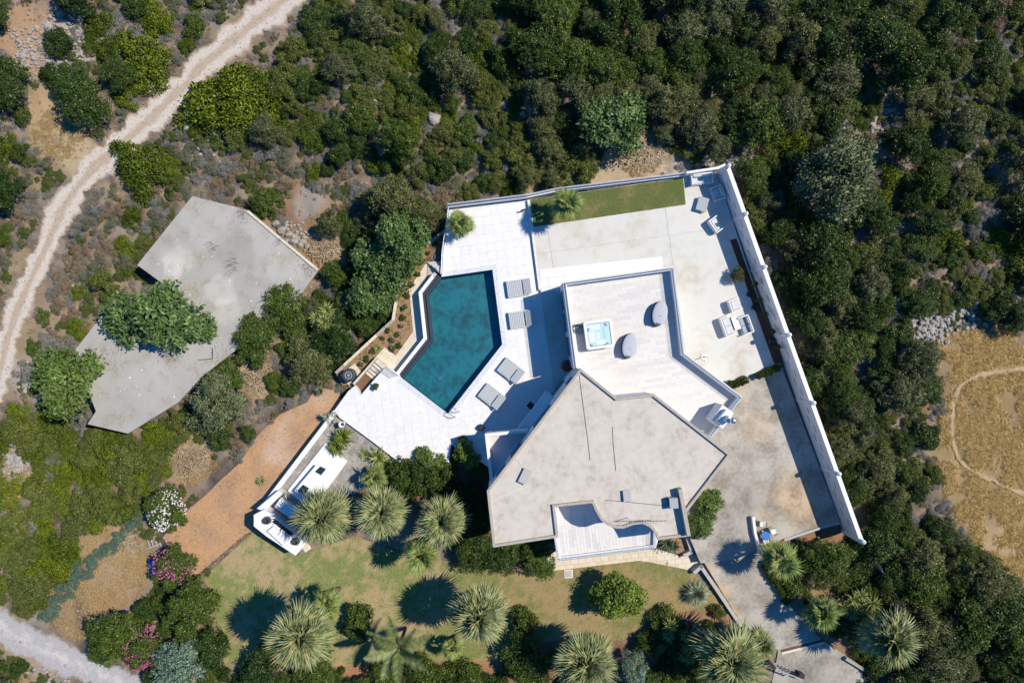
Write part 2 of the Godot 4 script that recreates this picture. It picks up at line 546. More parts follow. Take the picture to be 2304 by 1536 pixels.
func make_terrain() -> void:
	for p in [[60, 80, 90, Color(0.44, 0.29, 0.18), 0.8], [150, 130, 60, Color(0.40, 0.35, 0.30), 0.7], [130, 290, 75, Color(0.42, 0.33, 0.18), 0.85], [110, 230, 60, Color(0.42, 0.31, 0.19), 0.8], [170, 350, 45, Color(0.46, 0.38, 0.24), 0.8],
		[200, 100, 60, Color(0.42, 0.39, 0.36), 0.6], [680, 480, 90, Color(0.33, 0.21, 0.13), 0.7], [730, 560, 60, Color(0.44, 0.30, 0.15), 0.8], [700, 450, 40, Color(0.38, 0.36, 0.33), 0.7], [1440, 345, 60, Color(0.36, 0.27, 0.18), 0.8], [1400, 398, 90, Color(0.50, 0.40, 0.28), 0.85],
		[1560, 385, 50, Color(0.55, 0.5, 0.43), 0.8], [1200, 432, 60, Color(0.45, 0.32, 0.2), 0.6], [2060, 730, 70, Color(0.46, 0.44, 0.42), 0.9], [2200, 900, 130, Color(0.27, 0.19, 0.085), 0.9], [2260, 1100, 130, Color(0.32, 0.235, 0.115), 0.9], [2190, 800, 90, Color(0.29, 0.20, 0.09), 0.9], [2270, 1250, 90, Color(0.40, 0.31, 0.17), 0.9], [2160, 1050, 60, Color(0.36, 0.27, 0.13), 0.9],
		[430, 1030, 60, Color(0.38, 0.28, 0.17), 0.8], [560, 870, 60, Color(0.40, 0.34, 0.27), 0.8], [250, 1280, 110, Color(0.36, 0.265, 0.165), 0.95], [180, 1370, 80, Color(0.32, 0.22, 0.13), 0.9], [290, 1200, 70, Color(0.38, 0.29, 0.18), 0.9], [60, 1100, 50, Color(0.36, 0.27, 0.19), 0.8], [30, 1040, 30, Color(0.48, 0.46, 0.44), 0.8], [120, 1490, 60, Color(0.36, 0.30, 0.25), 0.8],
		[100, 690, 60, Color(0.33, 0.25, 0.17), 0.6], [60, 850, 50, Color(0.38, 0.36, 0.33), 0.7], [780, 210, 50, Color(0.34, 0.27, 0.2), 0.7], [960, 235, 50, Color(0.42, 0.32, 0.22), 0.7], [880, 110, 60, Color(0.33, 0.26, 0.2), 0.7], [2160, 80, 50, Color(0.36, 0.28, 0.2), 0.6], [2050, 530, 90, Color(0.27, 0.19, 0.12), 0.6], [2200, 560, 100, Color(0.26, 0.17, 0.09), 0.6],
		[1010, 330, 50, Color(0.38, 0.30, 0.22), 0.6], [1180, 220, 50, Color(0.40, 0.36, 0.33), 0.6], [1560, 1450, 90, Color(0.30, 0.165, 0.09), 0.9], [1640, 1370, 60, Color(0.33, 0.19, 0.105), 0.9], [1850, 1250, 100, Color(0.28, 0.16, 0.09), 0.9], [1900, 1420, 90, Color(0.28, 0.17, 0.1), 0.9], [900, 1090, 110, Color(0.26, 0.14, 0.08), 0.9], [1060, 1130, 90, Color(0.13, 0.08, 0.055), 0.9], [950, 1510, 230, Color(0.36, 0.19, 0.09), 0.9], [1300, 1530, 200, Color(0.24, 0.14, 0.08), 0.9], [870, 790, 60, Color(0.3, 0.17, 0.09), 0.8]]:
		var q := gp(p[0], p[1])
		patches.append([Vector2(q.x, q.z), p[2] / 27.0, p[3], p[4]])
	var xs := PackedFloat32Array([-260, -160, -110, -80, -66, -58, -53])
	var zs := PackedFloat32Array([-240, -150, -100, -70, -54, -46, -41])
	var f := -50.0
	while f <= 50.0:
		xs.append(f)
		f += 0.25
	f = -37.0
	while f <= 37.0:
		zs.append(f)
		f += 0.25
	xs.append_array(PackedFloat32Array([53, 58, 66, 80, 110, 160, 260]))
	zs.append_array(PackedFloat32Array([41, 46, 54, 70, 100, 150, 240]))
	var nx := xs.size()
	var nzz := zs.size()
	var v := PackedVector3Array()
	var c := PackedColorArray()
	var nn := PackedVector3Array()
	for j in nzz:
		for i in nx:
			var x := xs[i]
			var z := zs[j]
			var h := gh(x, z)
			if absf(x) < 50 and absf(z) < 37:
				if in_pads(Vector2(x, z)):
					h = -4.8
				elif z > 12.0 and x > 12.0 and Geometry2D.is_point_in_polygon(Vector2(x, z), DRIVE):
					h = minf(h, drive_h(x, z) - 0.12)
				else:
					h += nz2.get_noise_2d(x * 2.0, z * 2.0) * 0.06
			v.append(Vector3(x, h, z))
			c.append(ground_color(x, z))
	nn.resize(v.size())
	for j in nzz:
		for i in nx:
			var l := v[j * nx + maxi(i - 1, 0)]
			var r := v[j * nx + mini(i + 1, nx - 1)]
			var u := v[maxi(j - 1, 0) * nx + i]
			var d := v[mini(j + 1, nzz - 1) * nx + i]
			nn[j * nx + i] = (d - u).cross(r - l).normalized()
	var idx := PackedInt32Array()
	for j in nzz - 1:
		for i in nx - 1:
			var a := j * nx + i
			idx.append_array(PackedInt32Array([a, a + 1, a + nx + 1, a, a + nx + 1, a + nx]))
	var ar := []
	ar.resize(Mesh.ARRAY_MAX)
	ar[Mesh.ARRAY_VERTEX] = v
	ar[Mesh.ARRAY_NORMAL] = nn
	ar[Mesh.ARRAY_COLOR] = c
	ar[Mesh.ARRAY_INDEX] = idx
	var m := ArrayMesh.new()
	m.add_surface_from_arrays(Mesh.PRIMITIVE_TRIANGLES, ar)
	structure("ground", m, M.terrain)


# a sheet that follows the ground inside an outline
func drape(poly: PackedVector2Array, step: float, off: float, colf: Callable, hf: Callable) -> ArrayMesh:
	var r := Rect2(poly[0], Vector2.ZERO)
	for q in poly:
		r = r.expand(q)
	var g := G.new()
	var i0 := floori(r.position.x / step)
	var i1 := ceili(r.end.x / step)
	var j0 := floori(r.position.y / step)
	var j1 := ceili(r.end.y / step)
	for j in range(j0, j1):
		for i in range(i0, i1):
			var cell := PackedVector2Array([Vector2(i, j) * step, Vector2(i + 1, j) * step, Vector2(i + 1, j + 1) * step, Vector2(i, j + 1) * step])
			var inside := 0
			for q in cell:
				if Geometry2D.is_point_in_polygon(q, poly):
					inside += 1
			var list := [cell]
			if inside < 4:
				list = Geometry2D.intersect_polygons(cell, poly)
			for pc in list:
				var idx := Geometry2D.triangulate_polygon(pc)
				for k in range(0, idx.size(), 3):
					var p := []
					var cs := []
					var ns := []
					for t in 3:
						var q: Vector2 = pc[idx[k + t]]
						p.append(Vector3(q.x, hf.call(q.x, q.y) + off, q.y))
						cs.append(colf.call(q.x, q.y))
						ns.append(Vector3.UP)
					if (p[2] - p[0]).cross(p[1] - p[0]).y < 0.0:
						p = [p[0], p[2], p[1]]
						cs = [cs[0], cs[2], cs[1]]
					g.smooth_tri(p, ns, cs)
	return g.mesh()


# a road: strips across, its edge worn by noise
func ribbon(line: PackedVector2Array, widths: Array, off: float, colf: Callable, rag := 0.5) -> ArrayMesh:
	var cv := Curve2D.new()
	for k in line.size():
		var t := (line[mini(k + 1, line.size() - 1)] - line[maxi(k - 1, 0)]) / 6.0
		cv.add_point(line[k], -t, t)
	var pts := cv.tessellate_even_length(6, 0.22)
	var g := G.new()
	const N := 20
	var prev := []
	for k in pts.size():
		var d := (pts[mini(k + 1, pts.size() - 1)] - pts[maxi(k - 1, 0)]).normalized()
		var s := Vector2(-d.y, d.x)
		var wf := k / float(pts.size() - 1) * (widths.size() - 1)
		var wd: float = lerpf(widths[int(wf)], widths[mini(int(wf) + 1, widths.size() - 1)], wf - int(wf))
		var row := []
		for t in N + 1:
			var u := t / float(N) * 2.0 - 1.0
			var sx := pts[k].x + (90.0 if u > 0 else 0.0)
			var edge := wd * 0.5 + (nz.get_noise_2d(sx * 3.0, pts[k].y * 3.0) + nz2.get_noise_2d(sx * 4.3, pts[k].y * 4.3) * 0.6) * rag
			var q := pts[k] + s * u * edge
			var drop := 0.0 if absf(u) < 0.9 else -0.08
			row.append([Vector3(q.x, gh(q.x, q.y) + off + drop, q.y), (colf.call(u, q) as Color).lerp(ground_color(q.x, q.y), smoothstep(0.72, 1.0, absf(u) + nz2.get_noise_2d(q.x * 6.0, q.y * 6.0) * 0.15))])
		if prev:
			for t in N:
				var P := [prev[t], row[t], row[t + 1], prev[t + 1]]
				for tr in [[0, 1, 2], [0, 2, 3]]:
					var p := [P[tr[0]][0], P[tr[1]][0], P[tr[2]][0]]
					var cs := [P[tr[0]][1], P[tr[1]][1], P[tr[2]][1]]
					if (p[2] - p[0]).cross(p[1] - p[0]).y < 0.0:
						p = [p[0], p[2], p[1]]
						cs = [cs[0], cs[2], cs[1]]
					g.smooth_tri(p, [Vector3.UP, Vector3.UP, Vector3.UP], cs)
		prev = row
	return g.mesh()


# paving: each piece its own part, the ones past the limit joined
func tile_field(parent: Node, nm: String, poly: PackedVector2Array, origin: Vector2, ang: float, tw: float, th: float, gap: float, y0: float, y1: float, stagger: float, mats: Array, holes := [], limit := SHOW, bev := 0.006) -> void:
	var ax := Vector2.from_angle(ang)
	var ay := Vector2(-ax.y, ax.x)
	var lo := Vector2(1e9, 1e9)
	var hi := -lo
	for q in poly:
		var l := Vector2((q - origin).dot(ax), (q - origin).dot(ay))
		lo = lo.min(l)
		hi = hi.max(l)
	var g0 := G.new()
	var hx := (tw - gap) * 0.5
	var hz := (th - gap) * 0.5
	g0.prism(PackedVector2Array([Vector2(-hx, -hz), Vector2(hx, -hz), Vector2(hx, hz), Vector2(-hx, hz)]), y0 - y1, 0.0, Vector3.ZERO, bev)
	var full := g0.mesh()
	var rest := G.new()
	var made := 0
	var o := ORG
	for j in range(floori(lo.y / th) - 1, ceili(hi.y / th) + 1):
		var sh := fposmod(j * stagger, 1.0) * tw
		for i in range(floori(lo.x / tw) - 2, ceili(hi.x / tw) + 1):
			var cpt := origin + ax * (i * tw + sh + tw * 0.5) + ay * (j * th + th * 0.5)
			var cell := PackedVector2Array([cpt - ax * hx - ay * hz, cpt + ax * hx - ay * hz, cpt + ax * hx + ay * hz, cpt - ax * hx + ay * hz])
			var list = Geometry2D.intersect_polygons(cell, poly)
			if list.is_empty():
				continue
			for hole in holes:
				var nl := []
				for q in list:
					for r in Geometry2D.clip_polygons(q, hole):
						if not Geometry2D.is_polygon_clockwise(r):
							nl.append(r)
				list = nl
			for q in list:
				var area := 0.0
				for k in q.size():
					area += q[k].cross(q[(k + 1) % q.size()])
				area = absf(area) * 0.5
				if area < 0.004:
					continue
				var m: Material = mats[rng.randi() % mats.size()]
				if made < limit:
					if area > 0.999 * 4.0 * hx * hz:
						part(parent, nm, full, m, Transform3D(Basis(Vector3.UP, -ang), Vector3(cpt.x, y1, cpt.y) - o))
					else:
						var g := G.new()
						var cc := Vector2.ZERO
						for k in q:
							cc += k
						cc /= q.size()
						g.prism(q, y0, y1, Vector3(cc.x, y1, cc.y))
						part(parent, nm, g.mesh(), m, Transform3D(Basis(), Vector3(cc.x, y1, cc.y) - o))
					made += 1
				else:
					rest.prism(q, y0, y1, o)
	if rest.v.size():
		stuff(part(parent, nm + "s", rest.mesh(), mats[0]))


# ------------------------------------------------------------------ plants
# Unit crowns: lobes round a dome, leaf clumps on the lobes, leaves in the clumps. Radius about 1.
func crown(sd: int, o: Dictionary) -> ArrayMesh:
	var r := RandomNumberGenerator.new()
	r.seed = sd
	var g := G.new()
	var lobes := []
	var nl: int = o.lobes
	var ex := r.randf_range(0.85, 1.12)
	var ph := r.randf() * TAU
	for k in nl:
		var a := r.randf() * TAU
		var lim: float = o.get("spread", 0.7) * (1.0 + 0.22 * sin(2.0 * a + ph) + 0.14 * sin(3.0 * a - ph * 2.0))
		var d := sqrt((k + 0.5) / nl) * lim
		var lr: float = r.randf_range(o.lr[0], o.lr[1]) * (1.15 - 0.35 * d)
		lobes.append([Vector3(cos(a) * d * ex, o.h * (1.0 - 0.7 * d * d) * r.randf_range(0.72, 1.08) - lr * 0.8, sin(a) * d / ex), lr])
	var per := int(o.clumps / nl)
	var ln: float = o.leaf
	for L in lobes:
		for q in per:
			var d := Vector3(r.randfn(), r.randfn() + 0.35, r.randfn()).normalized()
			if d.y < -0.35:
				d.y = -d.y
			var pc: Vector3 = L[0] + d * L[1] * r.randf_range(0.72, 1.08) * Vector3(1, o.get("flat", 0.9), 1)
			if pc.y < 0.03:
				pc.y = 0.03 + r.randf() * 0.1
			var tone := r.randf()
			for k in o.per:
				var off = Vector3(r.randfn(), r.randfn() * 0.7, r.randfn()) * o.cr * 0.6
				var p = pc + off
				var nrm := (d * 0.7 + Vector3(r.randfn(), r.randfn() + 0.4, r.randfn()) * 0.7).normalized()
				var t := nrm.cross(Vector3(r.randfn(), r.randfn(), r.randfn())).normalized()
				if o.has("up"):
					t = t.lerp((d + Vector3.UP * 0.4).normalized(), o.up).normalized()
				var b := nrm.cross(t).normalized()
				var l := ln * r.randf_range(0.7, 1.3)
				var w: float = l * o.slim
				var ca: Color = o.c[0]
				var cb: Color = o.c[1]
				var c := ca.lerp(cb, clampf(tone * tone * 0.75 + r.randf() * 0.4, 0, 1))
				if o.has("odd") and r.randf() < o.odd[0]:
					c = o.odd[1]
				var n2 := (nrm + d * 0.25).normalized()
				var i0 := g.v.size()
				g.v.append_array(PackedVector3Array([p - t * l * 0.5, p + b * w * 0.5, p + t * l * 0.5, p - b * w * 0.5]))
				g.n.append_array(PackedVector3Array([n2, nrm, n2, nrm]))
				g.c.append_array(PackedColorArray([c, c, c, c]))
				g.i.append_array(PackedInt32Array([i0, i0 + 1, i0 + 2, i0, i0 + 2, i0 + 3]))
	return g.mesh()


func twigs(sd: int, n: int, h: float, c0: Color, c1: Color) -> ArrayMesh:
	var r := RandomNumberGenerator.new()
	r.seed = sd
	var g := G.new()
	for k in n:
		var a := r.randf() * TAU
		var d := sqrt(r.randf())
		var dir := Vector3(cos(a) * d, sqrt(1.0 - d * d) * h, sin(a) * d)
		var p0 := dir * r.randf_range(0.3, 0.95) * (0.85 + 0.25 * sin(a * 3.0 + sd))
		var t := (dir + Vector3(r.randfn(), r.randfn(), r.randfn()) * 0.45).normalized()
		var p1 := p0 + t * r.randf_range(0.08, 0.24)
		p1.y = maxf(p1.y, 0.02)
		var s := t.cross(Vector3(r.randfn(), r.randfn(), r.randfn())).normalized() * r.randf_range(0.010, 0.026)
		var c := c0.lerp(c1, r.randf())
		var nrm := (dir + Vector3.UP * 0.5 + Vector3(r.randfn(), r.randfn(), r.randfn()) * 0.4).normalized()
		var i0 := g.v.size()
		g.v.append_array(PackedVector3Array([p0 - s, p0 + s, p1 + s * 0.5, p1 - s * 0.5]))
		g.n.append_array(PackedVector3Array([nrm, nrm, nrm, nrm]))
		g.c.append_array(PackedColorArray([c, c, c, c]))
		g.i.append_array(PackedInt32Array([i0, i0 + 1, i0 + 2, i0, i0 + 2, i0 + 3]))
	return g.mesh()


func trunk_mesh(sd: int, h: float) -> ArrayMesh:
	var r := RandomNumberGenerator.new()
	r.seed = sd
	var g := G.new()
	var top := Vector3(r.randf_range(-0.08, 0.08), h * 0.45, r.randf_range(-0.08, 0.08))
	g.tube([Vector3(0, -0.15, 0), Vector3(0.02, h * 0.2, 0.01), top], [0.10, 0.075, 0.06], 7)
	for k in 5:
		var a := TAU * k / 5.0 + r.randf()
		var e := Vector3(cos(a) * 0.5, h * r.randf_range(0.68, 0.85), sin(a) * 0.5)
		g.tube([top - Vector3(0, 0.04, 0), top.lerp(e, 0.5) + Vector3(0, 0.05, 0), e], [0.05, 0.035, 0.012], 5)
	return g.mesh()


var KINDS := {}


func make_kinds() -> void:
	# name: crowns, trunk, tints
	leafmat("leaf_dark", Color(0.70, 0.78, 0.62))
	leafmat("leaf_dark2", Color(1.02, 1.0, 0.68))
	leafmat("leaf_dark3", Color(0.48, 0.60, 0.50))
	leafmat("leaf_pale", Color(0.86, 0.88, 0.78))
	leafmat("leaf_pale2", Color(0.98, 0.94, 0.68))
	leafmat("leaf_gold", Color(0.95, 0.95, 0.7))
	leafmat("leaf_gold2", Color(0.62, 0.68, 0.6))
	leafmat("twig_grey", Color(0.78, 0.80, 0.82), 0.9, 0.1)
	leafmat("twig_brown", Color(0.85, 0.66, 0.48), 0.9, 0.1)
	leafmat("twig_green", Color(0.52, 0.58, 0.42), 0.9, 0.1)
	leafmat("leaf_lime", Color(1.5, 1.35, 0.6))
	leafmat("leaf_teal", Color(0.36, 0.60, 0.50))
	leafmat("leaf_silver", Color(1.12, 1.18, 1.2))
	leafmat("leaf_fresh", Color(0.92, 0.98, 0.85))
	leafmat("leaf_blue", Color(1.3, 1.7, 2.6))
	var D0 := Color(0.022, 0.038, 0.009)
	var D1 := Color(0.092, 0.148, 0.030)
	var O0 := Color(0.04, 0.055, 0.022)
	var O1 := Color(0.195, 0.225, 0.112)
	var B0 := Color(0.06, 0.105, 0.007)
	var B1 := Color(0.21, 0.26, 0.028)
	var tree := []
	var shrub := []
	var olive := []
	var cushion := []
	var broad := []
	var grey := []
	var mastic := []
	for k in 5:
		tree.append(crown(100 + k, {"lobes": 26, "lr": [0.17, 0.40], "h": 1.45, "clumps": 1150, "per": 11, "cr": 0.07, "leaf": 0.062, "slim": 0.6, "c": [D0, D1]}))
		shrub.append(crown(200 + k, {"lobes": 16, "lr": [0.18, 0.42], "h": 0.95, "clumps": 850, "per": 9, "cr": 0.085, "leaf": 0.08, "slim": 0.6, "c": [D0, D1], "odd": [0.04, Color(0.17, 0.16, 0.03)]}))
		mastic.append(crown(250 + k, {"lobes": 18, "lr": [0.16, 0.36], "h": 0.9, "clumps": 850, "per": 9, "cr": 0.08, "leaf": 0.08, "slim": 0.5, "c": [Color(0.045, 0.07, 0.018), Color(0.135, 0.17, 0.048)], "odd": [0.06, Color(0.22, 0.18, 0.07)], "spread": 0.8}))
		olive.append(crown(300 + k, {"lobes": 28, "lr": [0.15, 0.34], "h": 1.45, "clumps": 1150, "per": 11, "cr": 0.075, "leaf": 0.08, "slim": 0.32, "c": [O0, O1], "up": 0.5}))
		cushion.append(crown(400 + k, {"lobes": 24, "lr": [0.2, 0.36], "h": 0.6, "clumps": 1250, "per": 7, "cr": 0.06, "leaf": 0.07, "slim": 0.55, "c": [B0, B1], "up": 0.6, "spread": 0.8, "flat": 0.75}))
		broad.append(crown(500 + k, {"lobes": 22, "lr": [0.18, 0.38], "h": 1.4, "clumps": 900, "per": 9, "cr": 0.085, "leaf": 0.095, "slim": 0.5, "c": [Color(0.04, 0.085, 0.025), Color(0.16, 0.23, 0.085)]}))
		var fz := crown(600 + k, {"lobes": 18, "lr": [0.16, 0.34], "h": 0.7, "clumps": 700, "per": 8, "cr": 0.09, "leaf": 0.085, "slim": 0.26, "c": [Color(0.14, 0.14, 0.13), Color(0.46, 0.465, 0.43)], "up": 0.35, "spread": 0.78, "odd": [0.12, Color(0.20, 0.15, 0.10)]})
		grey.append(fz)
	var tr := trunk_mesh(1, 1.25)
	var st := trunk_mesh(2, 0.7)
	var lowst := trunk_mesh(3, 0.3)
	KINDS = {
		"evergreen_tree": {"m": tree, "t": tr, "mats": ["leaf_dark", "leaf_dark2", "leaf_dark3"], "tree": true},
		"evergreen_shrub": {"m": shrub, "t": st, "mats": ["leaf_dark", "leaf_dark2", "leaf_dark3"], "tree": false},
		"olive_tree": {"m": olive, "t": tr, "mats": ["leaf_pale", "leaf_pale2", "leaf_blue", "leaf_silver"], "tree": true},
		"cushion_shrub": {"m": cushion, "t": lowst, "mats": ["leaf_gold", "leaf_gold2"], "tree": false},
		"broadleaf_tree": {"m": broad, "t": tr, "mats": ["leaf_fresh", "leaf_dark2", "leaf_lime"], "tree": true},
		"mastic_shrub": {"m": mastic, "t": st, "mats": ["leaf_pale", "leaf_pale2", "leaf_dark2"], "tree": false},
		"dry_shrub": {"m": grey, "t": null, "mats": ["twig_grey", "twig_brown", "twig_green"], "tree": false},
	}


var nth := ["first", "second", "third", "fourth", "fifth", "sixth", "seventh", "eighth", "ninth", "tenth", "eleventh", "twelfth", "thirteenth", "fourteenth", "fifteenth", "sixteenth", "seventeenth", "eighteenth", "nineteenth", "twentieth"]
var marks := [[975, 268, "the big upright boulder"], [1440, 345, "the brown palm-leaf heap"], [1375, 275, "the blue-green broadleaf tree"], [1895, 395, "the large silvery olive"], [2085, 728, "the white rubble heap"], [1785, 320, "the yellow-green wall corner bush"], [1633, 372, "the long wall's upper corner"], [1704, 606, "the wall's third globe lamp"], [1762, 757, "the wall's fourth globe lamp"], [1820, 908, "the wall's fifth globe lamp"], [1879, 1066, "the wall's sixth globe lamp"], [1937, 1221, "the long wall's lower end"], [2000, 1432, "the silver palm beyond the drive"],
	[2147, 905, "the foot path's bend"], [2304, 835, "the foot path's upper end"], [2190, 1225, "the clearing's lowest corner"], [2304, 1536, "the picture's lower right corner"], [2304, 0, "the picture's upper right corner"], [2304, 430, "the right edge above the clearing"], [0, 0, "the picture's upper left corner"], [0, 1536, "the picture's lower left corner"], [2030, 515, "the pale stones below the silvery olive"], [2000, 300, "the broken rock ledge"], [2180, 100, "the rocks of the upper right thicket"], [1500, 0, "the middle of the top edge"], [1800, 0, "the top edge above the long wall"], [1200, 0, "the top edge above the pool"],
	[845, 232, "the pale boulder at the bare patch"], [757, 362, "the grey boulder in the gap"], [520, 218, "the wide cushion bush"], [592, 455, "the slab's top corner bush"], [330, 275, "the dirt track's middle bend"], [175, 212, "the round dark track-side tree"], [320, 128, "the bright flat track-side bush"], [310, 375, "the dark green track-side mound"], [140, 470, "the dirt track's lower bend"], [25, 740, "the dirt track's lower end"], [228, 711, "the bare slab's inner corner"], [308, 596, "the bare slab's left corner"], [155, 866, "the big round tree below the slab"], [368, 1152, "the white oleander"], [200, 1270, "the feathery bush row's middle"], [30, 1040, "the pale roadside rocks"], [480, 905, "the olive beside the slab"],
	[690, 815, "the retaining wall's thin bush"], [850, 590, "the loquat above the flower bed"], [880, 450, "the pale olive behind the loquats"], [1036, 500, "the deck corner fan palm"], [1180, 210, "the sunlit stones above the deck"], [1560, 200, "the thicket's middle above the lawn strip"], [570, 55, "the dirt track's top end"], [700, 1500, "the dark bush by the tallest palm"], [1540, 1480, "the soil bed yuccas"], [985, 1085, "the villa-side palm row"], [1865, 1260, "the bush at the wall's end"]]
var planted := []


func plant(kind: String, at: Vector3, rad: float, label: String, group := "", mi := -1, squash := 1.0, sink := 0.06) -> Node3D:
	var K: Dictionary = KINDS[kind]
	var o := thing(kind, label, "tree" if K.tree else "shrub", at - Vector3(0, sink, 0), group)
	o.transform = Transform3D(Basis(Vector3.UP, rng.randf() * TAU).scaled_local(Vector3(rad * rng.randf_range(0.88, 1.15), rad * squash, rad * rng.randf_range(0.88, 1.15))), at - Vector3(0, sink, 0))
	if K.t:
		part(o, "trunk" if K.tree else "stem", K.t, M.bark)
	var mm: String = K.mats[mi] if mi >= 0 else K.mats[rng.randi() % K.mats.size()]
	part(o, "crown" if K.tree else "foliage", K.m[rng.randi() % K.m.size()], M[mm])
	planted.append(Vector3(at.x, rad, at.z))
	return o


func plant_px(kind: String, px: float, py: float, rpx: float, label: String, group := "", mi := -1, squash := 1.0) -> Node3D:
	# rpx: radius in the survey picture; the crown's middle stands above the ground
	var g := gp(px, py)
	var rad := rpx * 1.14 / 27.0
	var up: float = rad * squash * (1.0 if KINDS[kind].tree else 0.5)
	var p := w2(px, py, g.y + up)
	return plant(kind, Vector3(p.x, gh(p.x, p.y), p.y), rad, label, group, mi, squash)


# --- palms and spiky plants
func fan_frond(sd: int) -> ArrayMesh:
	var r := RandomNumberGenerator.new()
	r.seed = sd
	var g := G.new()
	g.col = Color(0.16, 0.17, 0.06)
	g.tube([Vector3(0, 0, 0), Vector3(0.18, 0.03, 0), Vector3(0.36, 0.02, 0)], [0.016, 0.012, 0.008], 4)
	var hub := Vector3(0.34, 0.02, 0)
	const N := 20
	for k in N:
		var a := lerpf(-1.35, 1.35, k / float(N - 1)) + r.randf_range(-0.04, 0.04)
		var l := (0.72 - 0.10 * absf(a)) * r.randf_range(0.86, 1.08)
		var d := Vector3(cos(a), 0.10 * cos(a * 2.0), sin(a)).normalized()
		var s := Vector3(-sin(a), 0, cos(a))
		var mid := hub + d * l * 0.5
		var tip := hub + d * l + Vector3(0, -0.06 - r.randf() * 0.12, 0)
		var wd := 0.032
		var f := Vector3(0, 0.02, 0)
		g.col = Color(0.10, 0.14, 0.045).lerp(Color(0.40, 0.43, 0.23), pow(r.randf(), 1.3))
		if r.randf() < 0.05:
			g.col = Color(0.36, 0.29, 0.13)
		g.trio(hub, mid - s * wd, mid + f, Vector3.UP)
		g.trio(hub, mid + f, mid + s * wd, Vector3.UP)
		g.trio(mid - s * wd, tip, mid + f, Vector3.UP)
		g.trio(mid + f, tip, mid + s * wd, Vector3.UP)
	return g.mesh()


func feather_frond(sd: int) -> ArrayMesh:
	var r := RandomNumberGenerator.new()
	r.seed = sd
	var g := G.new()
	g.col = Color(0.14, 0.16, 0.05)
	var P := func(t: float) -> Vector3: return Vector3(t, 0.25 * t - 0.45 * t * t, 0)
	g.tube([P.call(0.0), P.call(0.35), P.call(0.7), P.call(1.0)], [0.014, 0.010, 0.006, 0.002], 4)
	for k in 34:
		var t := 0.12 + 0.86 * k / 33.0
		for s in [-1.0, 1.0]:
			var p: Vector3 = P.call(t)
			var l := 0.26 * sin(PI * (0.15 + 0.8 * t)) * r.randf_range(0.85, 1.1)
			var d := Vector3(0.55, 0.15, s * 0.8).normalized()
			g.col = Color(0.07, 0.10, 0.03).lerp(Color(0.20, 0.235, 0.09), r.randf())
			var w := Vector3(0.024, 0, 0)
			g.trio(p - w, p + w, p + d * l, Vector3.UP)
	return g.mesh()


func spiky(sd: int, n: int, lo: float, hi: float, wd: float, c0: Color, c1: Color, droop := 0.1) -> ArrayMesh:
	var r := RandomNumberGenerator.new()
	r.seed = sd
	var g := G.new()
	for k in n:
		var a := k * 2.39996 + r.randf_range(-0.15, 0.15)
		var e := lerpf(lo, hi, pow(k / float(n), 0.8)) + r.randf_range(-0.08, 0.08)
		var l := r.randf_range(0.8, 1.05) * (1.0 - 0.3 * k / float(n))
		var d := Vector3(cos(a) * cos(e), sin(e), sin(a) * cos(e))
		var s := Vector3(-sin(a), 0, cos(a)) * wd
		var m := d * l * 0.55
		var t := d * l - Vector3(0, droop * cos(e), 0)
		var f := d.cross(s).normalized() * wd * 0.5
		if f.y > 0:
			f = -f
		g.col = c0.lerp(c1, r.randf())
		g.trio(s * 0.4, m + s, m + f, Vector3.UP)
		g.trio(s * 0.4, m + f, -s * 0.4, Vector3.UP)
		g.trio(-s * 0.4, m + f, m - s, Vector3.UP)
		g.trio(m + s, t, m + f, Vector3.UP)
		g.trio(m + f, t, m - s, Vector3.UP)
	return g.mesh()


var fans := []
var feathers := []
var ros := {}


func palm_trunk(h: float, r: float) -> ArrayMesh:
	var g := G.new()
	var prof := []
	var n := maxi(6, int(h / 0.18))
	for k in n:
		var t := k / float(n - 1)
		prof.append([r * (1.15 - 0.15 * t) * (1.0 if k % 2 else 0.88), -0.2 + (h + 0.2) * t])
	prof.append([0.0, h + 0.1])
	g.lathe(prof, 10)
	return g.mesh()


func fan_palm(px: float, py: float, hy: float, rpx: float, n: int, label: String, group: String, tint := "palm_silver", ground := -99.0) -> void:
	var p := w2(px, py, hy)
	var y := gh(p.x, p.y) if ground < -50 else ground
	var h := maxf(0.3, hy - y)
	var o := thing("fan_palm", label, "palm", Vector3(p.x, y, p.y), group)
	part(o, "trunk", palm_trunk(h, 0.16), M.palm_bark)
	var rad := rpx / 26.5
	o.rotation = Vector3(rng.randf_range(-0.05, 0.05), rng.randf() * TAU, rng.randf_range(-0.05, 0.05))
	for k in rng.randi_range(3, 7):
		var bd := Basis(Vector3.UP, rng.randf() * TAU) * Basis(Vector3.BACK, rng.randf_range(-1.2, -0.7))
		part(o, "dead_frond", fans[rng.randi() % fans.size()], M.palm_dead, Transform3D(bd.scaled(Vector3.ONE * rad * rng.randf_range(0.6, 0.85)), Vector3(0, h - 0.1, 0)))
	n = int(n * 1.45) if tint == "palm_silver" else n
	for k in n:
		var t := k / float(n - 1)
		var e := lerpf(1.35, -0.5, pow(t, 0.9)) + rng.randf_range(-0.3, 0.3)
		var a := k * 2.39996 + rng.randf_range(-0.45, 0.45)
		var s := rad * rng.randf_range(0.68, 1.06) * lerpf(0.82, 1.0, t)
		var b := Basis(Vector3.UP, a) * Basis(Vector3.BACK, e) * Basis(Vector3.RIGHT, rng.randf_range(-0.85, 0.85))
		part(o, "frond", fans[rng.randi() % fans.size()], M[tint], Transform3D(b.scaled(Vector3.ONE * s), Vector3(0, h, 0)))


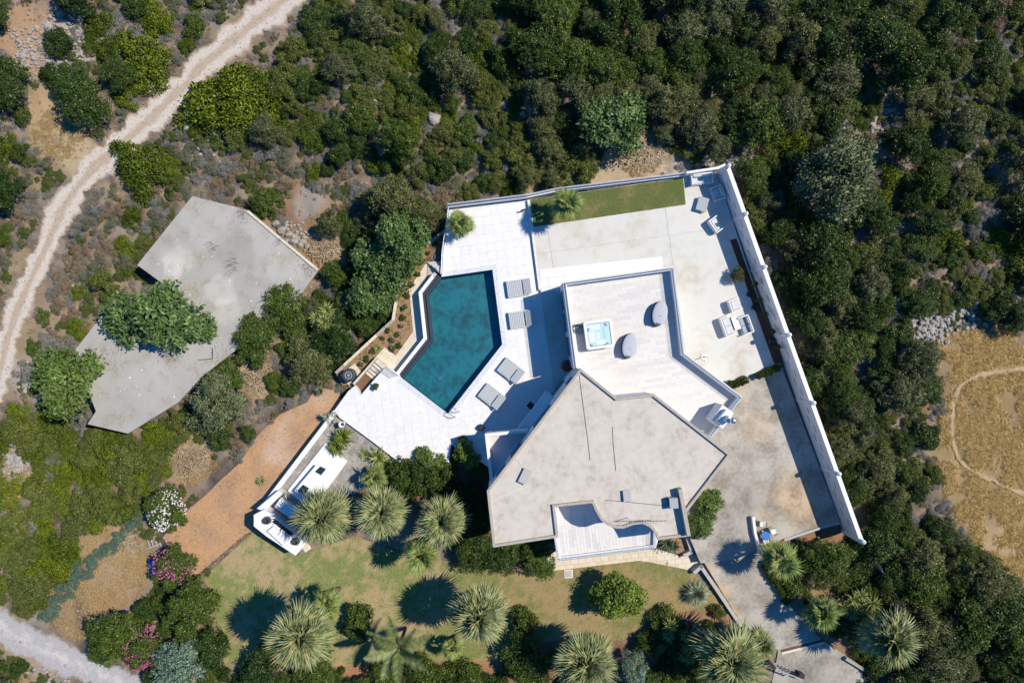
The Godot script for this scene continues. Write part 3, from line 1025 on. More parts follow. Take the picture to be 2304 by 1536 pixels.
func spike_plant(kind: String, label: String, category: String, heads: Array, key: String, m: String, group := "", ground := -99.0) -> void:
	# heads: [px, py, height above ground, radius in px]
	var q := w2(heads[0][0], heads[0][1], gp(heads[0][0], heads[0][1]).y + heads[0][2])
	var y := gh(q.x, q.y) if ground < -50 else ground
	var base := Vector3(q.x, y, q.y)
	var o := thing(kind, label, category, base, group)
	var g := G.new()
	var tops := []
	for hd in heads:
		var p := w2(hd[0], hd[1], y + hd[2])
		var top := Vector3(p.x, y + hd[2], p.y) - base
		tops.append([top, hd[3] * 1.2 / 28.5])
		var foot := Vector3(top.x * 0.45, -0.1, top.z * 0.45)
		g.tube([foot, foot.lerp(top, 0.5) + Vector3(0, 0.05, 0), top + Vector3(0, 0.03, 0)], [0.09, 0.075, 0.06], 6)
	part(o, "stem", g.mesh(), M.palm_bark)
	for t in tops:
		part(o, "rosette", ros[key], M[m], Transform3D(Basis(Vector3.UP, rng.randf() * TAU).scaled(Vector3.ONE * t[1]), t[0]))


func make_spikes() -> void:
	leafmat("palm_silver", Color(0.9, 0.92, 0.84), 0.5, 0.3)
	leafmat("palm_dead", Color(0.75, 0.48, 0.28), 0.9, 0.1)
	leafmat("palm_green", Color(0.72, 0.85, 0.5), 0.5, 0.3)
	leafmat("spike", Color(1, 1, 1), 0.45, 0.25)
	for k in 4:
		fans.append(fan_frond(700 + k))
		feathers.append(feather_frond(720 + k))
	ros.yucca = spiky(740, 46, -0.25, 1.2, 0.045, Color(0.10, 0.15, 0.03), Color(0.36, 0.40, 0.14))
	ros.cycad = spiky(741, 60, 0.0, 1.1, 0.05, Color(0.05, 0.09, 0.012), Color(0.19, 0.23, 0.03), 0.25)
	ros.agave = spiky(742, 26, 0.1, 1.2, 0.085, Color(0.17, 0.20, 0.15), Color(0.42, 0.45, 0.36), 0.05)
	ros.dark = spiky(743, 34, 0.0, 1.15, 0.06, Color(0.03, 0.06, 0.03), Color(0.12, 0.17, 0.10))
	ros.tuft = spiky(744, 420, -0.1, 1.35, 0.018, Color(0.14, 0.18, 0.11), Color(0.46, 0.52, 0.36), 0.25)
	ros.straw = spiky(745, 16, 0.1, 1.2, 0.03, Color(0.24, 0.165, 0.07), Color(0.58, 0.47, 0.25), 0.35)
	ros.grass = spiky(746, 12, 0.3, 1.3, 0.05, Color(0.12, 0.15, 0.035), Color(0.29, 0.31, 0.10), 0.25)


func multi(nm: String, label: String, cat: String, mesh: Mesh, m: Material, xfs: Array) -> void:
	var mm := MultiMesh.new()
	mm.transform_format = MultiMesh.TRANSFORM_3D
	mm.mesh = mesh
	mm.instance_count = xfs.size()
	for k in xfs.size():
		mm.set_instance_transform(k, xfs[k])
	var o := MultiMeshInstance3D.new()
	o.name = numbered(nm)
	o.multimesh = mm
	o.material_override = m
	add_child(o)
	stuff(o, label, cat)


func rock_mesh(sd: int) -> ArrayMesh:
	var r := RandomNumberGenerator.new()
	r.seed = sd
	var g := G.new()
	# a cut block: an icosphere pushed towards random planes
	var planes := []
	for k in 9:
		planes.append([Vector3(r.randfn(), r.randfn(), r.randfn()).normalized(), r.randf_range(0.55, 0.85)])
	var P := func(d: Vector3) -> Vector3:
		var s := 1.0
		for q in planes:
			var k: float = d.dot(q[0])
			if k > 0.05:
				s = minf(s, q[1] / k)
		return d * s * (1.0 + 0.06 * sin(d.x * 9 + d.z * 7) * cos(d.y * 8))
	const A := 6
	const B := 9
	for j in A:
		for i in B:
			var q := []
			for e in [[i, j], [i + 1, j], [i + 1, j + 1], [i, j + 1]]:
				var th = PI * e[1] / A
				var ph = TAU * e[0] / B
				q.append(P.call(Vector3(sin(th) * cos(ph), cos(th), sin(th) * sin(ph))))
			var out: Vector3 = q[0] + q[1] + q[2] + q[3]
			if j > 0:
				g.trio(q[0], q[1], q[2], out)
			if j < A - 1:
				g.trio(q[0], q[2], q[3], out)
	return g.mesh()


var rocks := []


func rock(px: float, py: float, r: float, label: String, group := "", warm := false) -> void:
	var p := gp(px, py)
	var o := thing("boulder", label, "rock", p, group)
	var b := Basis(Vector3.UP, rng.randf() * TAU) * Basis(Vector3.RIGHT, rng.randf_range(-0.3, 0.3))
	part(o, "stone", rocks[rng.randi() % rocks.size()], M.rock_warm if warm else M.rock, Transform3D(b.scaled(Vector3(r, r * 0.7, r * rng.randf_range(0.6, 1.0))), Vector3(0, r * 0.15, 0)))


# ------------------------------------------------------------------ outlines
func inset_poly(poly: PackedVector2Array, d: float) -> PackedVector2Array:
	var p := poly.duplicate()
	var area := 0.0
	for k in p.size():
		area += p[k].cross(p[(k + 1) % p.size()])
	if area < 0.0:
		p.reverse()
	var r := PackedVector2Array()
	for k in p.size():
		var a := (p[k] - p[k - 1]).normalized()
		var b := (p[(k + 1) % p.size()] - p[k]).normalized()
		var na := Vector2(-a.y, a.x)
		var m := (na + Vector2(-b.y, b.x)).normalized()
		r.append(p[k] + m * d / maxf(0.35, m.dot(na)))
	return r


# a line moved sideways: positive is outward for a line that runs clockwise in the picture
func offline(line: PackedVector2Array, d: float) -> PackedVector2Array:
	var r := PackedVector2Array()
	for k in line.size():
		var a := (line[k] - line[maxi(k - 1, 0)]).normalized()
		var b := (line[mini(k + 1, line.size() - 1)] - line[k]).normalized()
		if k == 0:
			a = b
		if k == line.size() - 1:
			b = a
		var na := Vector2(a.y, -a.x)
		var m := (na + Vector2(b.y, -b.x)).normalized()
		r.append(line[k] + m * d / maxf(0.3, m.dot(na)))
	return r


func side_band(line: PackedVector2Array, d0: float, d1: float) -> PackedVector2Array:
	var p := offline(line, d1)
	var q := offline(line, d0)
	q.reverse()
	p.append_array(q)
	return p


func ring(g: G, poly: PackedVector2Array, d: float, y0: float, y1: float, bev := 0.0) -> void:
	var a := inset_poly(poly, 0.0)
	var b := inset_poly(poly, d)
	for k in a.size():
		var k2 := (k + 1) % a.size()
		g.prism(PackedVector2Array([a[k], a[k2], b[k2], b[k]]), y0, y1, ORG, bev)


var DECK := PackedVector2Array()
var POOL := PackedVector2Array()
var TERR := PackedVector2Array()
var HOUSE := PackedVector2Array()
var ROOF := PackedVector2Array()
var PADD := PackedVector2Array()
var LAWN := PackedVector2Array()
var PATH := PackedVector2Array()
var RAW := PackedVector2Array()
var TRACK := PackedVector2Array()
var ROAD := PackedVector2Array()
var CLEAR := PackedVector2Array()
var WALK := PackedVector2Array()
var BED := PackedVector2Array()
var PAVE := PackedVector2Array()
var DRIVE := PackedVector2Array()
var SPATH := PackedVector2Array()
var EBED := PackedVector2Array()
const WALL_TOP := 2.5
const TE := 0.25
const FL := 3.3
const RT := 6.5


func drive_h(x: float, z: float) -> float:
	return -1.2 * smoothstep(14.5, 26.0, z)


func make_outlines() -> void:
	DECK = pl([1010, 470, 1190, 449, 1216, 652, 1246, 878, 1262, 862, 1110, 1058, 1075, 1035, 1015, 1000, 1009, 1049, 898, 1040, 841, 996, 763, 939, 752, 923, 783, 880, 797, 868, 812, 888, 868, 824, 898, 842, 902, 850, 1008, 932, 1130.6, 774.8, 1108.5, 605.6, 993, 622, 994, 617, 997, 566])
	POOL = pl([992, 624, 1108.5, 605.6, 1130.6, 774.8, 1008, 932, 905, 852, 973, 766, 962, 663])
	TERR = pl([1190, 449, 1543, 398, 1613, 389, 1757, 819, 1634, 861, 1400, 900, 1290, 830, 1246, 878, 1216, 652], TE)
	HOUSE = pl([1267, 635, 1516, 600, 1540, 794, 1671, 893, 1602, 983, 1480, 1000, 1320, 850, 1291.7, 828], 4.0)
	ROOF = pl([1306, 828, 1388, 894, 1472, 886, 1646, 1022, 1543, 1156, 1548, 1207, 1481, 1215, 1476, 1204, 1469, 1193, 1461, 1185.6, 1446, 1178.5, 1425, 1181, 1403, 1189, 1385, 1189, 1367, 1182, 1351, 1169, 1340, 1150, 1332, 1132, 1249, 1141, 1257, 1209, 1109, 1232, 1095, 1104], RT)
	PADD = pl([1634, 861, 1712, 826, 1757, 819, 1890, 1172, 1845, 1184, 1762, 1212, 1706, 1240, 1640, 1262, 1577, 1267, 1548, 1200, 1543, 1150, 1640, 1022, 1560, 950], 0.05)
	WALK = pl([960, 589, 920, 650, 929, 746, 890, 800, 864, 781, 795, 862, 803, 880, 870, 826, 905, 852, 973, 766, 962, 663, 992, 624], -0.9)
	BED = pl([1003, 520, 946, 563, 907, 630, 896, 659, 886, 721, 756, 841, 770, 868, 795, 866, 864, 781, 890, 800, 929, 746, 920, 650, 960, 589, 990, 610], -0.95)
	PAVE = pl([763, 939, 841, 996, 898, 1040, 870, 1075, 800, 1110, 745, 1120, 690, 1160, 640, 1190, 590, 1150, 597, 1140, 745, 940], -0.3)
	SPATH = pl([1186, 1283, 1250, 1240, 1258, 1262, 1478, 1234, 1535, 1252, 1560, 1238, 1578, 1266, 1557, 1285, 1439, 1261, 1243, 1284], -0.75)
	EBED = pl([1478, 1232, 1482, 1214, 1546, 1206, 1558, 1240, 1536, 1250], -0.7)
	for k in [[SPATH, 0.1], [EBED, 0.0], [DECK, 0.15], [POOL, 0.0], [TERR, 0.15], [HOUSE, 0.2], [ROOF, 0.2], [WALK, 0.0], [BED, 0.15], [PAVE, 0.15], [PADD, 0.15]]:
		add_pad(k[0], k[1])
	LAWN = gpl([566, 1200, 600, 1215, 664, 1252, 800, 1205, 880, 1235, 1000, 1262, 1190, 1280, 1242, 1282, 1439, 1259, 1557, 1283, 1600, 1330, 1636, 1385, 1560, 1372, 1480, 1384, 1400, 1440, 1240, 1440, 1130, 1484, 900, 1492, 760, 1497, 640, 1500, 500, 1492, 490, 1419, 481, 1349, 458, 1298])
	PATH = gpl([770, 880, 765, 915, 600, 1130, 566, 1190, 560, 1203, 440, 1302, 405, 1262, 366, 1209, 385, 1185, 418, 1153, 499, 1077, 540, 1040, 583, 975, 629, 932, 689, 906, 712, 872])
	DRIVE = pl([1565, 1235, 1640, 1215, 1706, 1205, 1718, 1262, 1770, 1350, 1797, 1383, 1853, 1443, 1945, 1505, 1960, 1560, 1740, 1560, 1758, 1470, 1700, 1440, 1668, 1400], -0.6)
	RAW = pl([432, 441, 559, 473, 717, 605, 672, 669, 590, 740, 453, 847, 400, 905, 287, 975, 196, 954, 215, 925, 164, 792, 228, 711, 300, 750, 408, 669, 308, 596], -1.4)
	TRACK = gpl([690, -40, 570, 55, 470, 135, 400, 208, 330, 275, 258, 338, 192, 400, 142, 470, 102, 560, 60, 650, 25, 740, 0, 830, -25, 930])
	ROAD = gpl([-60, 1375, 30, 1425, 130, 1475, 230, 1515, 330, 1570])
	CLEAR = gpl([2085, 790, 2130, 745, 2200, 740, 2330, 760, 2330, 1320, 2260, 1270, 2190, 1215, 2130, 1120, 2110, 1000, 2120, 900])


# ------------------------------------------------------------------ pool side
func build_deck() -> void:
	ORG = Vector3.ZERO
	var deck := structure("pool_deck", prism_of(DECK, -5.0, -0.03), M.grout)
	var line := pl([993, 622, 1108.5, 605.6, 1130.6, 774.8, 1008, 932, 902, 850])
	var cop := side_band(line, -0.03, 0.36)
	tile_field(deck, "tile", DECK, w2(1000, 600), -0.135, 0.72, 0.72, 0.006, -0.03, 0.0, 0.0, [M.tile_a, M.tile_b, M.tile_c], [cop], SHOW, 0.001)
	var pool := thing("swimming_pool", "angular infinity pool lined in dark teal beside the white deck", "pool", w3(1050, 770, -1.0))
	part(pool, "basin_floor", prism_of(POOL, -1.2, -1.0), M.pool_tile)
	var lining := G.new()
	for k in line.size() - 1:
		lining.prism(side_band(PackedVector2Array([line[k], line[k + 1]]), -0.035, 0.01), -1.0, -0.035, ORG)
	part(pool, "lining", lining.mesh(), M.pool_tile)
	var inner := offline(line, -0.03)
	var outer := offline(line, 0.36)
	for k in line.size() - 1:
		var n := maxi(1, roundi(line[k].distance_to(line[k + 1]) / 0.95))
		for j in n:
			var a := inner[k].lerp(inner[k + 1], (j + 0.004) / n)
			var b := inner[k].lerp(inner[k + 1], (j + 0.996) / n)
			var c := outer[k].lerp(outer[k + 1], (j + 0.996) / n)
			var d := outer[k].lerp(outer[k + 1], (j + 0.004) / n)
			part(pool, "coping_stone", prism_of(PackedVector2Array([d, c, b, a]), -0.03, 0.015, 0.008), M.coping)
	var weir := pl([905, 852, 973, 766, 962, 663, 992, 624])
	part(pool, "weir", prism_of(side_band(weir, -0.02, 0.16), -1.2, -0.075, 0.01), M.pool_dark)
	part(pool, "gutter", prism_of(side_band(weir, 0.16, 0.44), -1.2, -0.22), M.pool_dark)
	part(pool, "gutter_lip", prism_of(side_band(weir, 0.30, 0.36), -0.22, -0.15), M.steel_dark)
	part(pool, "outer_wall", prism_of(side_band(weir, 0.44, 0.72), -3.4, 0.02, 0.015), M.white_paint)
	var drain := G.new()
	drain.lathe([[0.17, -0.999], [0.17, -0.985], [0.12, -0.98], [0.0, -0.98]], 20, w3(987, 852, 0.0) - ORG)
	part(pool, "floor_drain", drain.mesh(), M.metal)
	var wtr := G.new()
	var wp := inset_poly(POOL, 0.0)
	for k in range(0, Geometry2D.triangulate_polygon(wp).size(), 3):
		var id := Geometry2D.triangulate_polygon(wp)
		wtr.trio(Vector3(wp[id[k]].x, -0.07, wp[id[k]].y), Vector3(wp[id[k + 1]].x, -0.07, wp[id[k + 1]].y), Vector3(wp[id[k + 2]].x, -0.07, wp[id[k + 2]].y), Vector3.UP)
	structure("pool_water", wtr.mesh(), M.water)
	# ladder: two bent rails at the deep corner
	var lad := thing("pool_ladder", "steel pool ladder with two bent handrails at the pool tip", "ladder", w3(1012, 930, 0))
	var dr := (w2(1130, 775) - w2(1008, 932)).normalized()
	var inn := Vector2(dr.y, -dr.x)
	for s in [0.0, 0.55]:
		var f = w2(1011, 931) + dr * (0.15 + s) - Vector2(ORG.x, ORG.z)
		var g := G.new()
		var pts := []
		for q in [[-0.55, 0.0], [-0.55, 0.5], [-0.42, 0.78], [-0.1, 0.85], [0.12, 0.6], [0.14, -0.95]]:
			pts.append(Vector3(f.x + inn.x * q[0], q[1], f.y + inn.y * q[0]))
		g.tube(pts, [0.03, 0.03, 0.03, 0.03, 0.03, 0.03], 8)
		part(lad, "handrail", g.mesh(), M.metal)
	for k in 3:
		var a := w2(1011, 931) + dr * 0.15 + inn * 0.14 - Vector2(ORG.x, ORG.z)
		var b := a + dr * 0.55
		var g := G.new()
		g.box(Vector3((a.x + b.x) / 2, -0.2 - 0.27 * k, (a.y + b.y) / 2), Vector3(0.55, 0.03, 0.09), Basis(Vector3.UP, -dr.angle()))
		part(lad, "rung", g.mesh(), M.metal)
	# lower walk, planting bed, stair
	ORG = Vector3.ZERO
	structure("lower_walk", prism_of(WALK, -5.0, -0.9), M.walk)
	structure("planting_bed", prism_of(BED, -5.0, -0.95), M.soil)
	var rw := thing("retaining_wall", "thin pale stone retaining wall round the sloping flower bed", "wall", w3(880, 720, -1.0))
	var rl := pl([756, 841, 886, 721, 896, 659, 907, 630, 946, 563, 1003, 520], -0.85)
	part(rw, "wall_core", prism_of(side_band(rl, -0.02, 0.16), -5.0, -0.88), M.walk)
	for k in rl.size() - 1:
		var n := maxi(1, roundi(rl[k].distance_to(rl[k + 1]) / 0.9))
		for j in n:
			var seg := PackedVector2Array([rl[k].lerp(rl[k + 1], (j + 0.015) / n), rl[k].lerp(rl[k + 1], (j + 0.985) / n)])
			part(rw, "coping_stone", prism_of(side_band(seg, -0.04, 0.2), -0.88, -0.80 + rng.randf_range(-0.015, 0.015), 0.012), [M.walk, M.stone_b, M.raw_wall][rng.randi() % 3])
	var st := thing("garden_stair", "short white stair cut into the deck corner by the pool", "stairs", w3(840, 848, -0.9))
	var s0 := w2(868, 824, 0)
	var s1 := w2(815, 884, 0)
	var sd := (s1 - s0).normalized()
	var sn := Vector2(-sd.y, sd.x)
	for k in 5:
		var a := s0 + sd * (0.32 * k)
		var y := -0.12 - 0.15 * k
		part(st, "step", prism_of(PackedVector2Array([a + sn * 0.02, a + sd * 0.36 + sn * 0.02, a + sd * 0.36 + sn * 0.95, a + sn * 0.95]), -1.2, y, 0.01), M.walk)
	var lb := s0 + sd * 1.62
	part(st, "landing", prism_of(PackedVector2Array([lb + sn * 0.02, lb + sd * 1.3 + sn * 0.02, lb + sd * 1.3 + sn * 0.95, lb + sn * 0.95]), -1.2, -0.82), M.wood)
	part(st, "side_wall", prism_of(side_band(PackedVector2Array([s0 + sn * 1.06, s1 + sn * 1.06]), -0.08, 0.08), -1.2, -0.25, 0.01), M.walk)
	var cs := thing("corner_steps", "white triangular steps at the pool's upper corner below the deck", "stairs", w3(978, 604, -0.9))
	var cc := w2(993, 619, 0.0)
	for k in 3:
		var a0 := w2(993 - 33 + k * 9, 589 + k * 6, -0.7 + 0.22 * k)
		var a1 := w2(990, 588 + k * 4, -0.7 + 0.22 * k)
		var a2 := w2(984 + k * 3, 612 + k * 2, -0.7 + 0.22 * k)
		part(cs, "step", prism_of(PackedVector2Array([a0, a1, cc, a2]), -1.2, -0.7 + 0.22 * k, 0.008), M.tile_b)
	# glass rails at the deck's edge
	glass_rail("glass_balustrade", "frameless glass balustrade along the deck edge above the flower bed", pl([994, 618, 997, 566, 1011, 471], 0.0), 0.0, 0.95, 3)
	glass_rail("glass_balustrade", "short glass screen at the pool corner near the stair", pl([896, 845, 868, 826], 0.0), 0.0, 0.95, 1)
	# floor hatches
	for q in [[1194, 912, "square dark skylight with a bright frame sunk in the shaded deck", true], [1083, 961, "small black square pouf at the shadow's edge on the deck", false]]:
		var o := thing("deck_skylight" if q[3] else "pouf", q[2], "skylight" if q[3] else "pouf", w3(q[0], q[1], 0))
		if q[3]:
			part(o, "frame", box_of(Vector3(0, 0.03, 0), Vector3(0.62, 0.06, 0.62), -0.7, 0.01), M.white_paint)
			part(o, "pane", box_of(Vector3(0, 0.05, 0), Vector3(0.5, 0.04, 0.5), -0.7, 0.005), M.black)
		else:
			part(o, "body", box_of(Vector3(0, 0.22, 0), Vector3(0.45, 0.40, 0.45), -0.7, 0.05), M.black)
			part(o, "foot_frame", box_of(Vector3(0, 0.01, 0), Vector3(0.36, 0.03, 0.36), -0.7), M.steel_dark)
	# pot plants and jars
	var jar := thing("terracotta_jar", "large dark red round jar standing against the villa wall in shade", "jar", w3(1274, 822, TE))
	var jg := G.new()
	jg.lathe([[0.0, 0.0], [0.26, 0.0], [0.45, 0.35], [0.47, 0.6], [0.33, 0.95], [0.36, 1.02], [0.30, 1.02], [0.26, 0.9], [0.0, 0.88]], 28)
	part(jar, "body", jg.mesh(), M.terracotta)
	potted_ball(848, 868, 0.0, 0.34, "clipped round bush in a white pot on the deck near the stair")
	urn(772, 953, 0.0, "small white urn at the deck corner beside the cycad")
	# spa-like round machine below the deck
	var bx := thing("pool_filter", "round black pool pump housing on a pale plinth below the deck", "machine", w3(789, 843, -0.95))
	part(bx, "plinth", box_of(Vector3(0.1, 0.06, 0), Vector3(1.5, 0.12, 1.2), 0.7, 0.02), M.walk)
	var fg := G.new()
	fg.lathe([[0.52, 0.1], [0.55, 0.2], [0.55, 0.75], [0.50, 0.84], [0.40, 0.86], [0.38, 0.80], [0.0, 0.80]], 32)
	part(bx, "drum", fg.mesh(), M.steel_dark)
	var fl := G.new()
	fl.lathe([[0.30, 0.82], [0.30, 0.84], [0.24, 0.84], [0.24, 0.82]], 28)
	fl.lathe([[0.10, 0.80], [0.10, 0.88], [0.0, 0.90]], 18)
	part(bx, "lid", fl.mesh(), M.frame_grey)
	for k in 4:
		part(bx, "clamp", box_of(Vector3(cos(k * PI / 2) * 0.54, 0.78, sin(k * PI / 2) * 0.54), Vector3(0.10, 0.1, 0.10), -k * PI / 2, 0.015), M.steel_dark)
	# hose ring by the rail
	var hose := thing("garden_hose", "coiled blue garden hose lying below the glass balustrade", "hose", w3(985, 578, -0.9))
	for k in 3:
		var g := G.new()
		var pts := []
		var rr := []
		for j in 19:
			var a := TAU * j / 18.0
			pts.append(Vector3(cos(a) * (0.24 + k * 0.02), 0.02 + k * 0.03, sin(a) * 0.27))
			rr.append(0.018)
		g.tube(pts, rr, 6)
		part(hose, "coil", g.mesh(), M.blue_paint)


func glass_rail(nm: String, label: String, line: PackedVector2Array, y: float, h: float, per: int, group := "") -> Node3D:
	var mid := line[line.size() / 2]
	var o := thing(nm, label, "balustrade", Vector3(mid.x, y, mid.y), group)
	for k in line.size() - 1:
		for j in per:
			var seg := PackedVector2Array([line[k].lerp(line[k + 1], (j + 0.01) / per), line[k].lerp(line[k + 1], (j + 0.99) / per)])
			part(o, "glass_pane", prism_of(side_band(seg, -0.008, 0.008), y + 0.04, y + h, 0.0, true), M.glass)
	part(o, "base_shoe", prism_of(side_band(line, -0.04, 0.04), y - 0.02, y + 0.08, 0.008), M.metal)
	var g := G.new()
	var pts := []
	var rr := []
	for q in line:
		pts.append(Vector3(q.x, y + h, q.y) - ORG)
		rr.append(0.016)
	g.tube(pts, rr, 6)
	part(o, "handrail", g.mesh(), M.metal)
	return o


func potted_ball(px: float, py: float, y: float, r: float, label: String) -> void:
	var o := thing("potted_shrub", label, "potted plant", w3(px, py, y))
	var g := G.new()
	g.lathe([[0.0, 0.0], [0.16, 0.0], [0.24, 0.38], [0.20, 0.38], [0.18, 0.32], [0.0, 0.32]], 20)
	part(o, "pot", g.mesh(), M.white_paint)
	part(o, "foliage", KINDS.evergreen_shrub.m[0], M.leaf_dark2, Transform3D(Basis().scaled(Vector3(r, r * 0.9, r)), Vector3(0, 0.34, 0)))


func urn(px: float, py: float, y: float, label: String) -> void:
	var o := thing("urn", label, "urn", w3(px, py, y))
	var g := G.new()
	g.lathe([[0.0, 0.0], [0.17, 0.0], [0.10, 0.1], [0.10, 0.16], [0.22, 0.4], [0.25, 0.55], [0.21, 0.55], [0.18, 0.42], [0.0, 0.36]], 22)
	part(o, "body", g.mesh(), M.white_paint)
	part(o, "soil", box_of(Vector3(0, 0.42, 0), Vector3(0.2, 0.02, 0.2)), M.soil_dark)


# ------------------------------------------------------------------ terrace to the right, walls
func build_terrace() -> void:
	ORG = Vector3.ZERO
	var te := structure("terrace", prism_of(TERR, -5.0, TE - 0.05), M.grout)
	var lawnstrip := pl([1193, 449, 1537, 400, 1543, 460, 1201, 510], TE)
	var strip := pl([1213, 606, 1490, 577, 1494, 612, 1300, 650, 1217, 657], TE)
	tile_field(te, "slab", TERR, w2(1490, 420, TE), -0.14, 9.6, 3.95, 0.02, TE - 0.05, TE, 0.0, [M.slab_a, M.slab_b], [HOUSE, lawnstrip, strip])
	tile_field(te, "marble_slab", strip, w2(1213, 606, TE), -0.11, 1.3, 0.75, 0.01, TE - 0.05, TE + 0.004, 0.5, [M.tile_a, M.tile_c], [HOUSE])
	var side := pl([1216, 652, 1262, 640, 1290, 832, 1262, 864, 1246, 878], TE)
	var lw := structure("lawn_strip", drape(lawnstrip, 0.3, TE, lawn_color, func(_x, _z): return 0.0), M.lawn)
	lw.position.y = 0.02
	# tufts on the strip
	var xf := []
	for k in 2600:
		var u := rng.randf()
		var v := rng.randf()
		var p := lawnstrip[0].lerp(lawnstrip[1], u).lerp(lawnstrip[3].lerp(lawnstrip[2], u), v)
		xf.append(Transform3D(Basis(Vector3.UP, rng.randf() * TAU).scaled(Vector3(1, 0.6, 1) * rng.randf_range(0.05, 0.11)), Vector3(p.x, TE + 0.02, p.y)))
	multi("grass", "short green grass of the narrow lawn beside the terrace", "grass", ros.grass, M.spike, xf)
	# long white wall
	var a := w2(1633, 372, WALL_TOP)
	var b := w2(1937, 1221, WALL_TOP)
	var wall := thing("boundary_wall", "long tall white boundary wall with slots and globe lamps", "wall", Vector3((a.x + b.x) / 2, 0, (a.y + b.y) / 2))
	var ln := PackedVector2Array([a, b])
	part(wall, "wall_body", prism_of(side_band(ln, 0.0, 0.24), -1.6, WALL_TOP - 0.06), M.white_wall)
	part(wall, "coping", prism_of(side_band(ln, -0.03, 0.30), WALL_TOP - 0.06, WALL_TOP, 0.015), M.white_paint)
	part(wall, "outer_ledge", prism_of(side_band(ln, 0.24, 0.36), -1.6, WALL_TOP - 0.2, 0.015), M.raw_wall)
	var d := (b - a).normalized()
	var L := a.distance_to(b)
	var yaw := -d.angle()
	var nrm := Vector2(d.y, -d.x)
	var k := 0
	var s := 1.5
	while s < L - 0.8:
		var p := a + d * s - nrm * 0.002
		var y := 1.55 if k % 2 == 0 else 1.0
		part(wall, "slot", box_of(Vector3(p.x, y, p.y) - ORG, Vector3(0.55, 0.07, 0.02), yaw), M.steel_dark)
		s += 0.78
		k += 1
	var lampn := 0
	for q in [[1633, 372], [1668, 485], [1704, 606], [1762, 757], [1820, 908], [1879, 1066], [1937, 1221]]:
		var p3 := w2(q[0], q[1], WALL_TOP)
		var t := (p3 - a).dot(d)
		var c := a + d * clampf(t, 0.14, L - 0.14)
		part(wall, "pilaster", box_of(Vector3(c.x + nrm.x * 0.1, 0.5, c.y + nrm.y * 0.1) - ORG, Vector3(0.26, 4.2, 0.36), yaw, 0.012), M.white_paint)
		var g := G.new()
		g.lathe([[0.19, 0.1], [0.19, 0.14], [0.10, 0.18], [0.10, 0.2]], 18, Vector3(c.x + nrm.x * 0.1, WALL_TOP, c.y + nrm.y * 0.1) - ORG)
		part(wall, "post_cap", g.mesh(), M.white_paint)
		var lamp := thing("globe_lamp", nth[lampn] + " white globe lamp from the upper corner of the long boundary wall", "lamp", Vector3(c.x + nrm.x * 0.1, WALL_TOP + 0.18, c.y + nrm.y * 0.1), "globe lamps along the boundary wall")
		lampn += 1
		var lg := G.new()
		lg.lathe([[0.08, 0.0], [0.11, 0.02], [0.16, 0.08], [0.18, 0.17], [0.16, 0.26], [0.10, 0.33], [0.0, 0.35]], 18)
		part(lamp, "globe", lg.mesh(), M.spa_shell)
		var lc := G.new()
		lc.lathe([[0.07, 0.33], [0.06, 0.37], [0.0, 0.38]], 12)
		part(lamp, "finial", lc.mesh(), M.frame_grey)
		ORG = wall.position
	# wall behind the sofas and the low wall with glass
	var n1 := pl([1545, 391, 1617, 380, 1634, 372], 1.3)
	var bw := thing("garden_wall", "short white wall behind the sofa at the lawn's end", "wall", Vector3(n1[0].x, 0, n1[0].y))
	part(bw, "wall_body", prism_of(side_band(n1, 0.0, 0.2), -1.6, 1.3, 0.02), M.white_wall)
	var n2 := pl([1007, 465, 1190, 443, 1256, 429, 1545, 394], 0.7)
	var lw2 := thing("low_wall", "low white wall closing the deck and the lawn strip towards the thicket", "wall", Vector3(n2[1].x, 0, n2[1].y))
	part(lw2, "wall_body", prism_of(side_band(n2, 0.0, 0.22), -3.0, 0.66), M.white_wall)
	part(lw2, "coping", prism_of(side_band(n2, -0.03, 0.25), 0.66, 0.72, 0.012), M.white_paint)
	glass_rail("glass_balustrade", "long row of glass panes on the low wall by the lawn strip", offline(n2, 0.1), 0.72, 0.5, 4)
	# step edge wall between deck and terrace
	var sw := pl([1190, 449, 1216, 652], TE)
	var kerb := thing("step_edge", "narrow white kerb where the deck meets the higher terrace", "kerb", Vector3(sw[0].x, 0, sw[0].y))
	for j in 12:
		part(kerb, "kerb_stone", prism_of(side_band(PackedVector2Array([sw[0].lerp(sw[1], (j + 0.01) / 12), sw[0].lerp(sw[1], (j + 0.99) / 12)]), -0.14, 0.006), -0.02, TE + 0.02, 0.01), M.tile_b)
	# small lamp on the kerb
	var lp := thing("garden_light", "small dark spotlight on the kerb beside the lawn palm", "lamp", w3(1178, 474, 0.0))
	part(lp, "stake", box_of(Vector3(0, 0.2, 0), Vector3(0.04, 0.4, 0.04)), M.steel_dark)
	part(lp, "head", box_of(Vector3(0, 0.42, 0), Vector3(0.5, 0.1, 0.12), 0.25, 0.02), M.steel_dark)
	# planting bed along the wall
	ORG = Vector3.ZERO
	var bed := pl([1643, 540, 1657, 536, 1759, 818, 1742, 816, 1740, 812], TE)
	structure("wall_bed", prism_of(bed, 0.0, TE + 0.012), M.soil_dark)


func lawn_color(x: float, z: float) -> Color:
	var a := nz.get_noise_2d(x * 2.2, z * 2.2)
	var b := nz2.get_noise_2d(x * 1.8, z * 1.8)
	var c := Color(0.125, 0.15, 0.04).lerp(Color(0.095, 0.14, 0.035), smoothstep(-0.3, 0.4, a))
	c = c.lerp(Color(0.24, 0.20, 0.09), smoothstep(0.0, 0.5, b) * 0.75)
	return c


